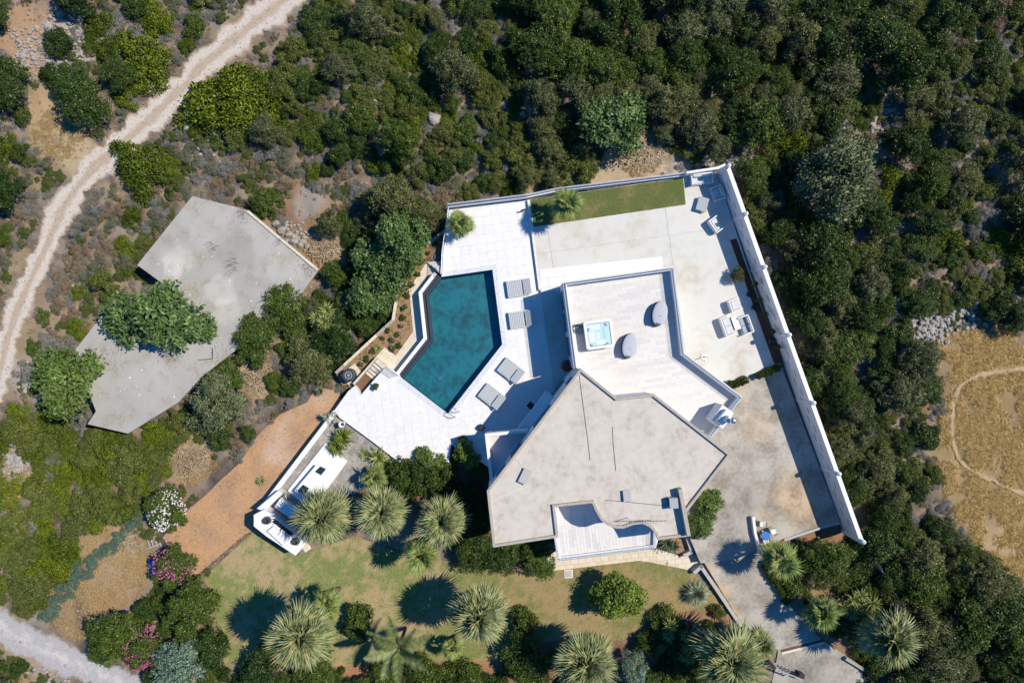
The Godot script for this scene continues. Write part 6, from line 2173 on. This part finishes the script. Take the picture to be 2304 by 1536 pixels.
func scrub_stuff() -> void:
	var L := [[], [], []]
	for k in 14000:
		var px := rng.randf_range(-30, 2334)
		var py := rng.randf_range(-30, 1566)
		if bare(px, py) or (px > 480 and px < 1950 and py > 1050):
			continue
		var p3 := gp(px, py)
		var p := Vector2(p3.x, p3.z)
		if not free_of_setting(p, 0.3) or Geometry2D.is_point_in_polygon(p, CLEAR):
			continue
		var t := nz.get_noise_2d(p.x * 1.5, p.y * 1.5) + rng.randf_range(-0.3, 0.3)
		var j := 0 if t > 0.05 else (1 if t > -0.15 else 2)
		if px < 480 and py > 950:
			j = 2
		if rng.randf() < 0.25:
			continue
		L[j].append(Transform3D(Basis(Vector3.UP, rng.randf() * TAU).scaled(Vector3(1, rng.randf_range(0.6, 1.0), 1) * rng.randf_range(0.22, 0.6)), p3 - Vector3(0, 0.05, 0)))
	multi("scrub", "low grey thorny undergrowth covering the hillside", "undergrowth", KINDS.dry_shrub.m[0], M.twig_grey, L[0])
	multi("scrub", "low brown dried undergrowth covering the hillside", "undergrowth", KINDS.dry_shrub.m[1], M.twig_brown, L[1])
	multi("scrub", "low green leafy undergrowth covering the hillside", "undergrowth", KINDS.mastic_shrub.m[0], M.leaf_pale, L[2])


func free_of_setting(p: Vector2, margin: float) -> bool:
	for q in [DECK, POOL, TERR, HOUSE, ROOF, PADD, WALK, BED, PAVE, LAWN, PATH, RAW, DRIVE]:
		if Geometry2D.is_point_in_polygon(p, q):
			return false
	for ln in [[TRACK, 1.35], [ROAD, 1.5], [PackedVector2Array([w2(1633, 372, WALL_TOP), w2(1937, 1221, WALL_TOP)]), 0.4]]:
		var l: PackedVector2Array = ln[0]
		for k in l.size() - 1:
			if Geometry2D.get_closest_point_to_segment(p, l[k], l[k + 1]).distance_to(p) < ln[1] + margin:
				return false
	return true


# ------------------------------------------------------------------ planting
func build_garden() -> void:
	var G1 := "tall silvery fan palms of the garden"
	fan_palm(725, 1168, 4.2, 68, 46, "big silver fan palm leaning over the grill yard table", G1)
	fan_palm(865, 1148, 4.2, 64, 46, "big silver fan palm in the middle of the row below the deck", G1)
	fan_palm(995, 1167, 4.2, 66, 46, "big silver fan palm of the row nearest the villa", G1)
	fan_palm(660, 1430, 6.6, 72, 48, "tallest silver fan palm at the lower lawn's far end", G1)
	fan_palm(1083, 1388, 5.0, 70, 46, "silver fan palm alone in the middle of the lower lawn", G1)
	fan_palm(1325, 1492, 4.0, 76, 46, "silver fan palm at the picture edge beside the blue-grey shrub", G1)
	fan_palm(1640, 1485, 4.0, 84, 50, "broad silver fan palm beside the drive gate", G1)
	fan_palm(1710, 1450, 2.6, 42, 26, "smaller fan palm tucked against the broad palm by the gate", G1)
	fan_palm(2000, 1432, 3.4, 68, 40, "silver fan palm beyond the drive against the dark trees", G1)
	var G2 := "green fan palms"
	fan_palm(1036, 500, 1.6, 36, 30, "green fan palm at the deck's corner by the glass balustrade", G2, "palm_green", -0.95)
	fan_palm(1276, 458, 3.2, 46, 17, "green fan palm rising from the narrow lawn strip", G2, "palm_green", TE)
	fan_palm(1752, 1258, 3.2, 54, 17, "green fan palm whose shadow falls on the drive", G2, "palm_green")
	fan_palm(736, 1362, 2.6, 40, 22, "small green fan palm behind the tallest palm", G2, "palm_green")
	fan_palm(945, 1243, 3.6, 50, 22, "loose green fan palm at the lawn's edge below the row", G2, "palm_green")
	fan_palm(845, 1075, 1.6, 34, 20, "low green fan palm in the bed below the deck", G2, "palm_green")
	fan_palm(1850, 1378, 1.8, 48, 24, "dark green fan palm in the bed beyond the drive", G2, "palm_green")
	fan_palm(1020, 1455, 1.0, 32, 12, "small sparse fan palm on the lower lawn", G2, "palm_green")
	# date palm
	var dp := w2(897, 1455, 2.4)
	var dy := gh(dp.x, dp.y)
	var d := thing("date_palm", "slender young date palm with long feathery fronds on the lawn", "palm", Vector3(dp.x, dy, dp.y))
	part(d, "trunk", palm_trunk(2.4 - dy, 0.13), M.palm_bark)
	for k in 10:
		var e := lerpf(0.95, 0.1, k / 9.0)
		part(d, "frond", feathers[k % 4], M.spike, Transform3D((Basis(Vector3.UP, k * 2.39996) * Basis(Vector3.BACK, e)).scaled(Vector3.ONE * 2.7), Vector3(0, 2.4 - dy, 0)))
	# spiky plants
	spike_plant("yucca", "cluster of striped yuccas between the bare slab and the pool bed", "yucca", [[735, 700, 2.2, 24], [712, 715, 2.0, 22], [745, 738, 2.3, 25], [715, 760, 1.9, 24], [728, 722, 2.4, 22], [755, 715, 1.8, 20]], "yucca", "spike")
	spike_plant("yucca", "striped yucca beside the deck corner above the palm row", "yucca", [[850, 1028, 0.9, 30], [820, 1020, 0.6, 18], [866, 1042, 0.7, 24]], "yucca", "spike")
	spike_plant("yucca", "cluster of dark yuccas in the soil bed beside the drive kerb", "yucca", [[1510, 1408, 1.6, 20], [1545, 1428, 1.7, 20], [1505, 1430, 1.5, 18], [1548, 1452, 1.6, 20], [1540, 1475, 1.4, 18], [1552, 1482, 1.4, 18]], "yucca", "spike")
	spike_plant("yucca", "cluster of yuccas beyond the drive near the silver palm", "yucca", [[1922, 1348, 1.6, 22], [1940, 1340, 1.5, 18], [1965, 1358, 1.6, 22], [1915, 1378, 1.5, 20], [1945, 1385, 1.5, 20], [1958, 1400, 1.2, 18], [1900, 1365, 1.3, 18]], "yucca", "spike")
	spike_plant("cycad", "bright green cycad at the yard corner beside the urn", "cycad", [[771, 983, 0.5, 30]], "cycad", "spike", "", -0.3)
	spike_plant("cycad", "second lower cycad overhanging the white plinth", "cycad", [[757, 1006, 0.3, 26]], "cycad", "spike", "", -0.3)
	spike_plant("agave", "silvery agaves at the end of the white yard wall", "agave", [[735, 936, 0.3, 14], [752, 932, 0.25, 12], [745, 948, 0.2, 13]], "agave", "spike", "", -0.3)
	spike_plant("agave", "tall spiky agave under the villa's curved roof corner", "agave", [[1500, 1222, 0.5, 24], [1515, 1228, 0.4, 20]], "dark", "spike", "", -0.7)
	spike_plant("agave", "pair of pale agaves in the soil bed by the yuccas", "agave", [[1538, 1396, 0.3, 14], [1568, 1412, 0.4, 18]], "agave", "spike")
	spike_plant("aloe", "small spiky aloe casting a shadow on the earth path", "aloe", [[720, 880, 0.5, 14]], "dark", "spike")
	spike_plant("aloe", "small bright aloe at the edge of the earth path by the white wall", "aloe", [[588, 1082, 0.4, 14]], "yucca", "spike")
	spike_plant("aloe", "green spiky plant in the flower bed above the stair", "aloe", [[850, 783, 0.35, 14]], "yucca", "spike", "", -0.95)
	var tp := gp(1575, 1345)
	var tw := w2(1575, 1345, tp.y + 1.4)
	var tf := thing("ornamental_grass", "round silver-green tussock grass at the lawn's drive corner", "grass", Vector3(tw.x, gh(tw.x, tw.y), tw.y))
	part(tf, "blades", ros.tuft, M.spike, Transform3D(Basis().scaled(Vector3(1.45, 1.9, 1.45)), Vector3(0, 0.25, 0)))
	part(tf, "crown_base", palm_trunk(0.4, 0.25), M.palm_bark)
	# trees and shrubs one can name
	plant_px("broadleaf_tree", 335, 710, 94, "big round light green tree growing through the bare slab's corner", "", 0, 0.9)
	plant_px("broadleaf_tree", 155, 866, 92, "big round dark green tree at the slab's lower end", "", 1, 0.85)
	plant_px("evergreen_tree", 175, 212, 58, "round dark tree beside the branch of the dirt track", "", 0, 0.8)
	plant_px("evergreen_tree", 262, 165, 44, "dark half of the two-tone bush left of the dirt track", "", 0, 0.7)
	plant_px("cushion_shrub", 320, 128, 62, "bright green flat bush beside the dirt track", "", 0, 0.9)
	plant_px("cushion_shrub", 285, 195, 36, "bright green lobe of the bush by the dirt track", "", 0, 0.9)
	plant_px("cushion_shrub", 520, 218, 92, "wide yellow-green cushion bush across the dirt track", "", 0, 0.9)
	plant_px("cushion_shrub", 470, 235, 60, "yellow-green shoulder of the wide cushion bush", "", 1, 0.9)
	plant_px("cushion_shrub", 570, 200, 60, "greener side of the wide cushion bush below the track", "", 1, 0.9)
	plant_px("cushion_shrub", 310, 375, 62, "dark green mound beside the track's lower bend", "", 1, 0.9)
	plant_px("cushion_shrub", 200, 92, 24, "small round green cushion on the stony slope", "", 1, 1.0)
	plant_px("evergreen_tree", 592, 455, 36, "round green bush at the top corner of the bare slab", "", 1, 0.8)
	plant_px("olive_tree", 480, 905, 72, "grey-green olive between the slab and the brush heap", "", 3, 0.8)
	plant_px("evergreen_tree", 640, 695, 62, "leafy bush overhanging the slab's lower right edge", "", 1, 0.6)
	plant_px("evergreen_tree", 565, 765, 58, "leafy bush on the slab's lower edge, middle of three", "", 1, 0.7)
	plant_px("evergreen_tree", 495, 832, 50, "leafy bush on the slab's lower edge above the olive", "", 1, 0.7)
	plant_px("olive_tree", 690, 815, 60, "thin grey-green bush beside the brush heap and retaining wall", "", 1, 0.7)
	plant_px("broadleaf_tree", 900, 540, 72, "tall light-leaved loquat tree beside the deck corner", "", 0, 1.1)
	plant_px("broadleaf_tree", 850, 590, 66, "tall light-leaved loquat tree above the flower bed", "", 0, 1.1)
	plant_px("broadleaf_tree", 820, 660, 54, "light-leaved loquat tree nearest the retaining wall", "", 0, 1.1)
	plant_px("broadleaf_tree", 870, 660, 40, "smaller loquat crown against the retaining wall", "", 0, 1.0)
	plant_px("olive_tree", 880, 450, 66, "pale olive tree behind the loquat trees", "", 1, 0.9)
	plant_px("broadleaf_tree", 1375, 275, 78, "blue-green tree behind the lawn strip by the brown heap", "", 0, 0.9)
	plant_px("olive_tree", 1895, 395, 92, "large silvery olive beyond the long wall's corner", "", 3, 1.0)
	plant_px("cushion_shrub", 1785, 320, 40, "yellow-green bush behind the wall corner", "", 0, 1.4)
	plant_px("broadleaf_tree", 1390, 1348, 62, "bright green feathery tree on the lower lawn", "", 2, 1.0)
	plant_px("evergreen_shrub", 805, 1398, 38, "dense green bush beside the tallest palm on the lawn", "", 1, 1.2)
	plant_px("evergreen_shrub", 1180, 1400, 32, "dense green bush touching the lone lawn palm", "", 1, 1.2)
	plant_px("broadleaf_tree", 1048, 1024, 34, "bright leafy tree in front of the villa's corner balcony", "", 2, 1.2)
	plant_px("broadleaf_tree", 965, 1038, 32, "loose green tree casting leaf shadows on the deck edge", "", 1, 1.0)
	plant_px("evergreen_shrub", 920, 1080, 50, "dark shrub behind the palm row below the deck", "", 0, 1.2)
	plant_px("evergreen_shrub", 985, 1085, 48, "dark shrub between the palm row and the villa", "", 0, 1.2)
	plant_px("evergreen_tree", 1060, 1240, 46, "dark citrus bush left of the villa's garden corner", "", 0, 0.8)
	plant_px("evergreen_tree", 1130, 1250, 48, "dark citrus bush under the villa's garden edge", "", 0, 0.8)
	plant_px("evergreen_tree", 1205, 1255, 48, "dark citrus bush in pale bloom beside the balcony", "", 1, 0.8)
	plant_px("broadleaf_tree", 1585, 1130, 34, "loose banana-like tree at the villa corner by the drive", "", 1, 1.1)
	plant_px("broadleaf_tree", 1580, 1180, 34, "lower half of the loose tree at the villa's drive corner", "", 1, 1.0)
	plant_px("evergreen_tree", 1865, 1260, 52, "green bush in the bed at the long wall's end", "", 1, 0.9)
	plant_px("olive_tree", 1850, 1295, 40, "grey-green bush in front of the bush at the wall's end", "", 1, 0.8)
	plant_px("evergreen_tree", 1185, 1495, 56, "yellowish dark bush at the lower edge left of the palm", "", 1, 0.9)
	plant_px("olive_tree", 1425, 1510, 40, "blue-grey feathery shrub beside the palm at the lower edge", "", 2, 0.9)
	plant_px("evergreen_shrub", 1500, 1395, 34, "glossy green shrub at the head of the yucca bed", "", 1, 1.0)
	plant_px("evergreen_tree", 590, 1505, 60, "blue-green bush below the tallest palm", "", 2, 0.8)
	plant_px("evergreen_tree", 700, 1500, 62, "dark bush right of the tallest palm's foot", "", 1, 0.8)
	for q in [[860, 1520], [960, 1515], [1050, 1522]]:
		plant_px("evergreen_shrub", q[0], q[1], 42, ["first", "middle", "last"][[860, 960, 1050].find(q[0])] + " low green shrub of the lower bank, counted from the tallest palm", "shrubs along the lower bank", 1, 1.0)
	plant_px("evergreen_tree", 420, 1370, 60, "dark round bush between the oleander and the lawn", "", 1, 0.9)
	plant_px("evergreen_tree", 250, 1440, 58, "green bush beside the pink oleander near the street", "", 1, 0.8)
	plant_px("olive_tree", 400, 1500, 66, "silvery blue-green bush at the lower edge by the street", "", 2, 0.8)
	plant_px("evergreen_shrub", 470, 1455, 50, "green bush at the lawn's lower left corner", "", 2, 1.0)
	oleander(368, 1152, 44, Color(0.75, 0.76, 0.74), 420, "white-flowering oleander at the end of the orange path")
	oleander(385, 1278, 46, Color(0.55, 0.16, 0.34), 320, "pink-flowering oleander beside the lawn corner")
	oleander(310, 1465, 52, Color(0.55, 0.14, 0.32), 320, "pink-flowering oleander close to the street")
	oleander(425, 1435, 34, Color(0.5, 0.14, 0.3), 90, "sparse pink oleander behind the board box")
	oleander(1615, 1378, 18, Color(0.6, 0.05, 0.08), 60, "small red-flowering shrub beside the drive kerb")
	# bed flowers
	var n := 0
	var bq := [[940, 620], [925, 640], [915, 665], [912, 690], [910, 715], [905, 735], [895, 750], [885, 765], [880, 780], [870, 745], [900, 775], [885, 790], [950, 590], [965, 570], [980, 550], [860, 760], [840, 790], [815, 820], [825, 805]]
	bq.sort_custom(func(a, b): return a[1] < b[1])
	for q in bq:
		var c := w3(q[0] + rng.randf_range(-3, 3), q[1] + rng.randf_range(-3, 3), -0.95)
		var o := thing("bedding_plant", nth[n] + " small bedding plant of the pool bed, counted from the deck corner", "flowers", c, "small plants of the pool bed")
		var r := rng.randf_range(0.22, 0.36)
		part(o, "foliage", KINDS.evergreen_shrub.m[n % 3], M.leaf_dark2, Transform3D(Basis(Vector3.UP, rng.randf() * TAU).scaled(Vector3.ONE * r), Vector3.ZERO))
		if n % 2 == 0:
			part(o, "flowers", flowers(30, Color(0.5, 0.48, 0.55), 0.22, n), M.petal, Transform3D(Basis().scaled(Vector3.ONE * r), Vector3.ZERO))
		n += 1


func oleander(px: float, py: float, rpx: float, c: Color, n: int, label: String) -> void:
	var o := plant_px("evergreen_tree", px, py, rpx, label, "", 1, 0.8)
	o.name = numbered("oleander")
	part(o, "flowers", flowers(n, c, 0.075, px, 1.32), M.petal)


func build_thicket() -> void:
	# zones: outline, spacing, kinds with weights, radii
	var Z := [
		{"p": [640, -40, 1170, -40, 1170, 120, 1180, 420, 1010, 445, 880, 420, 780, 300, 640, 330, 520, 320, 700, 40], "n": 700, "k": [["cushion_shrub", 0.18], ["mastic_shrub", 0.30], ["evergreen_shrub", 0.16], ["dry_shrub", 0.16], ["olive_tree", 0.10], ["evergreen_tree", 0.10]], "s": 0.5},
		{"p": [1150, -60, 1900, -60, 1860, 260, 1720, 350, 1560, 372, 1480, 300, 1350, 385, 1180, 440, 1000, 445, 1160, 300], "n": 700, "k": [["olive_tree", 0.42], ["evergreen_tree", 0.40], ["evergreen_shrub", 0.08], ["mastic_shrub", 0.08], ["cushion_shrub", 0.02]], "s": 0.45},
		{"p": [1850, -60, 2360, -60, 2360, 760, 2190, 690, 2090, 690, 1960, 500, 1990, 330, 1860, 260], "n": 700, "k": [["evergreen_shrub", 0.22], ["mastic_shrub", 0.26], ["dry_shrub", 0.22], ["cushion_shrub", 0.08], ["evergreen_tree", 0.14], ["olive_tree", 0.08]], "s": 0.5},
		{"p": [1650, 390, 1720, 350, 1860, 270, 1960, 480, 2090, 690, 2030, 780, 2110, 900, 2100, 1040, 2130, 1150, 2000, 1290, 1960, 1240], "n": 700, "k": [["evergreen_tree", 0.42], ["olive_tree", 0.26], ["evergreen_shrub", 0.12], ["mastic_shrub", 0.12], ["dry_shrub", 0.08]], "s": 0.45},
		{"p": [1960, 1230, 2130, 1130, 2190, 1225, 2360, 1330, 2360, 1600, 1960, 1600, 2060, 1440], "n": 400, "k": [["evergreen_tree", 0.66], ["olive_tree", 0.30], ["evergreen_shrub", 0.04]], "s": 0.43},
		{"p": [-60, -60, 680, -60, 560, 20, 400, 170, 230, 300, 80, 480, 40, 640, -60, 850], "n": 330, "k": [["evergreen_shrub", 0.26], ["mastic_shrub", 0.14], ["dry_shrub", 0.34], ["cushion_shrub", 0.10], ["evergreen_tree", 0.16]], "s": 0.66},
		{"p": [250, 380, 500, 180, 640, 320, 780, 320, 860, 430, 760, 480, 700, 560, 600, 480, 430, 425, 300, 590, 200, 700, 150, 800, 60, 900, -10, 940, 110, 600], "n": 480, "k": [["dry_shrub", 0.70], ["mastic_shrub", 0.12], ["evergreen_shrub", 0.06], ["cushion_shrub", 0.12]], "s": 0.55},
		{"p": [760, 400, 1000, 450, 1000, 520, 940, 560, 890, 660, 880, 720, 750, 840, 640, 900, 700, 640, 720, 600], "n": 260, "k": [["evergreen_shrub", 0.5], ["evergreen_tree", 0.4], ["olive_tree", 0.1]], "s": 0.5},
		{"p": [410, 940, 600, 760, 700, 780, 640, 910, 560, 1000, 480, 980], "n": 90, "k": [["evergreen_shrub", 0.7], ["dry_shrub", 0.3]], "s": 0.62},
		{"p": [-40, 900, 60, 900, 180, 960, 300, 980, 410, 940, 400, 1020, 320, 1140, 210, 1250, 80, 1390, -60, 1370], "n": 500, "k": [["cushion_shrub", 0.62], ["mastic_shrub", 0.32], ["dry_shrub", 0.06]], "s": 0.42},
		{"p": [225, 690, 300, 600, 430, 445, 380, 440, 250, 600, 180, 720], "n": 40, "k": [["cushion_shrub", 1.0]], "s": 0.6},
		{"p": [1120, 1470, 1270, 1440, 1290, 1600, 1120, 1600], "n": 40, "k": [["evergreen_shrub", 0.7], ["evergreen_tree", 0.3]], "s": 0.5},
		{"p": [1880, 1250, 1960, 1240, 2050, 1440, 1980, 1540, 1880, 1450, 1960, 1380], "n": 60, "k": [["evergreen_shrub", 1.0]], "s": 0.55},
		{"p": [330, 1310, 470, 1320, 500, 1490, 470, 1600, 300, 1600, 340, 1500], "n": 60, "k": [["evergreen_shrub", 0.9], ["evergreen_tree", 0.1]], "s": 0.55},
		{"p": [2160, 560, 2360, 580, 2360, 780, 2250, 760], "n": 30, "k": [["evergreen_tree", 1.0]], "s": 0.6},
		{"p": [-60, 1470, 60, 1480, 120, 1600, -60, 1600], "n": 24, "k": [["olive_tree", 0.5], ["evergreen_shrub", 0.5]], "s": 0.7},
		{"p": [480, 1500, 1240, 1510, 1240, 1600, 480, 1600], "n": 160, "k": [["evergreen_shrub", 0.8], ["evergreen_tree", 0.2]], "s": 0.5},
		{"p": [1400, 1450, 1600, 1400, 1600, 1600, 1390, 1600], "n": 70, "k": [["evergreen_shrub", 1.0]], "s": 0.55},
		{"p": [1770, 1230, 1900, 1190, 1945, 1250, 1985, 1340, 1880, 1420, 1800, 1350, 1760, 1290], "n": 90, "k": [["evergreen_shrub", 0.8], ["mastic_shrub", 0.2]], "s": 0.6},
		{"p": [880, 1080, 1090, 1060, 1100, 1180, 1040, 1230, 930, 1110], "n": 60, "k": [["evergreen_shrub", 1.0]], "s": 0.55},
	]
	var rad := {"evergreen_tree": [1.2, 2.6], "olive_tree": [1.1, 2.4], "evergreen_shrub": [0.7, 1.5], "mastic_shrub": [0.7, 1.7], "cushion_shrub": [0.7, 1.6], "dry_shrub": [0.5, 1.1], "broadleaf_tree": [1.2, 2.0]}
	var desc := {"evergreen_tree": ["dark green round-crowned evergreen tree", "glossy green evergreen tree", "blue-green evergreen tree"], "olive_tree": ["grey-green wild olive tree", "olive-green wild olive tree"], "evergreen_shrub": ["dark green evergreen shrub", "mid green evergreen shrub", "blue-green evergreen shrub"], "mastic_shrub": ["grey-green mastic shrub", "yellowish mastic shrub", "green mastic shrub"], "cushion_shrub": ["yellow-green cushion shrub", "deep green cushion shrub"], "dry_shrub": ["grey leafless scrub bush", "brown dried scrub bush", "grey-green scrub bush"]}
	var count := {}
	var named := {}
	var many := {"evergreen_tree": "evergreen trees of the hillside thicket", "olive_tree": "wild olives of the hillside thicket", "evergreen_shrub": "evergreen shrubs of the hillside", "mastic_shrub": "mastic shrubs of the hillside", "cushion_shrub": "cushion shrubs of the hillside", "dry_shrub": "scrub bushes of the hillside"}
	for z in Z:
		var poly := gpl(z.p)
		var rc := Rect2(poly[0], Vector2.ZERO)
		for q in poly:
			rc = rc.expand(q)
		for t in z.n * 3:
			var p := rc.position + Vector2(rng.randf(), rng.randf()) * rc.size
			if not Geometry2D.is_point_in_polygon(p, poly):
				continue
			var u := rng.randf()
			var kind: String = z.k[0][0]
			for kk in z.k:
				if u < kk[1]:
					kind = kk[0]
					break
				u -= kk[1]
			if count.get(kind, 0) >= 296:
				continue
			var r := rng.randf_range(rad[kind][0], rad[kind][1])
			var ok := free_of_setting(p, r * 0.55) and not Geometry2D.is_point_in_polygon(p, CLEAR)
			if ok:
				for e in 8:
					var pe := p + Vector2.from_angle(e * TAU / 8) * r * 0.8
					if not free_of_setting(pe, 0.0) or Geometry2D.is_point_in_polygon(pe, CLEAR):
						ok = false
						break
			if not ok:
				continue
			for q in planted:
				if Vector2(q.x - p.x, q.z - p.y).length() < (q.y + r) * z.s:
					ok = false
					break
			if not ok:
				continue
			var mi: int = rng.randi() % desc[kind].size()
			var y := gh(p.x, p.y)
			var px := 1152.0 + p.x * FOC / (CAM_H - y)
			var py := 768.0 + p.y * FOC / (CAM_H - y)
			if px < -30 or px > 2334 or py < -30 or py > 1566 or bare(px, py):
				continue
			var size: String = "large " if r > lerpf(rad[kind][0], rad[kind][1], 0.66) else ("small " if r < lerpf(rad[kind][0], rad[kind][1], 0.33) else "")
			var node := plant(kind, Vector3(p.x, y, p.y), r, "plant", many[kind], mi, rng.randf_range(0.8, 1.15))
			var best: Array = marks[0]
			for lm in marks:
				if Vector2(px - lm[0], py - lm[1]).length() < Vector2(px - best[0], py - best[1]).length():
					best = lm
			var key: String = size + desc[kind][mi] + "|" + best[2]
			if not named.has(key):
				named[key] = []
			named[key].append([Vector2(px - best[0], py - best[1]).length(), node])
			count[kind] = count.get(kind, 0) + 1
	for key in named:
		var two: PackedStringArray = key.split("|")
		var list: Array = named[key]
		list.sort_custom(func(a, b): return a[0] < b[0])
		for k in list.size():
			list[k][1].set_meta("label", two[0] + " near " + two[1] if list.size() == 1 else "%s %s to %s" % [two[0], "nearest" if k == 0 else nth[k] + " nearest", two[1]])
	print(count)


# ------------------------------------------------------------------
func _ready() -> void:
	rng.seed = 20240611
	nz.seed = 11
	nz.frequency = 0.11
	nz.fractal_octaves = 3
	nz2.seed = 23
	nz2.frequency = 0.3
	nz2.fractal_octaves = 3
	# camera
	var cam := Camera3D.new()
	cam.name = "camera"
	cam.position = Vector3(0, CAM_H, 0)
	cam.rotation = Vector3(-PI / 2, 0, 0)
	cam.fov = rad_to_deg(2.0 * atan(768.0 / FOC))
	cam.near = 0.5
	cam.far = 800.0
	add_child(cam)
	# sky and exposure
	var env := Environment.new()
	env.background_mode = Environment.BG_SKY
	var sm := ProceduralSkyMaterial.new()
	sm.sky_top_color = Color(0.13, 0.40, 0.67)
	sm.sky_horizon_color = Color(0.28, 0.49, 0.70)
	sm.sky_curve = 0.12
	sm.sky_energy_multiplier = 1.0
	sm.ground_bottom_color = Color(0.25, 0.24, 0.20)
	sm.ground_horizon_color = Color(0.4, 0.45, 0.48)
	sm.ground_energy_multiplier = 0.5
	var sky := Sky.new()
	sky.sky_material = sm
	env.sky = sky
	env.tonemap_mode = Environment.TONE_MAPPER_LINEAR
	env.tonemap_exposure = 1.2
	env.sdfgi_enabled = true
	env.ssao_enabled = true
	env.ssil_enabled = true
	var we := WorldEnvironment.new()
	we.name = "environment"
	we.environment = env
	add_child(we)
	var sun := DirectionalLight3D.new()
	sun.name = "sun"
	sun.light_energy = 1.5
	sun.light_color = Color(1.0, 0.955, 0.885)
	sun.light_angular_distance = 0.5
	sun.shadow_enabled = true
	add_child(sun)
	sun.look_at_from_position(Vector3(0, 60, 0), Vector3(0, 60, 0) + Vector3(-0.735, -1.0, 0.232))
	# structure
	make_materials()
	make_heights()
	make_outlines()
	make_kinds()
	make_spikes()
	leafmat("petal", Color(1, 1, 1), 0.7, 0.2)
	leafmat("litter", Color(0.35, 0.25, 0.22), 0.9, 0.05)
	leafmat("straw_gold", Color(1.12, 1.02, 0.82), 0.9, 0.12)
	leafmat("straw_pale", Color(0.82, 0.76, 0.72), 0.9, 0.1)
	leafmat("straw_dull", Color(0.62, 0.56, 0.50), 0.9, 0.1)
	for k in 5:
		rocks.append(rock_mesh(900 + k))
	make_terrain()
	build_villa()
	build_deck()
	build_terrace()
	build_yard()
	build_outskirts()
	# objects
	build_furniture()
	build_garden()
	build_thicket()
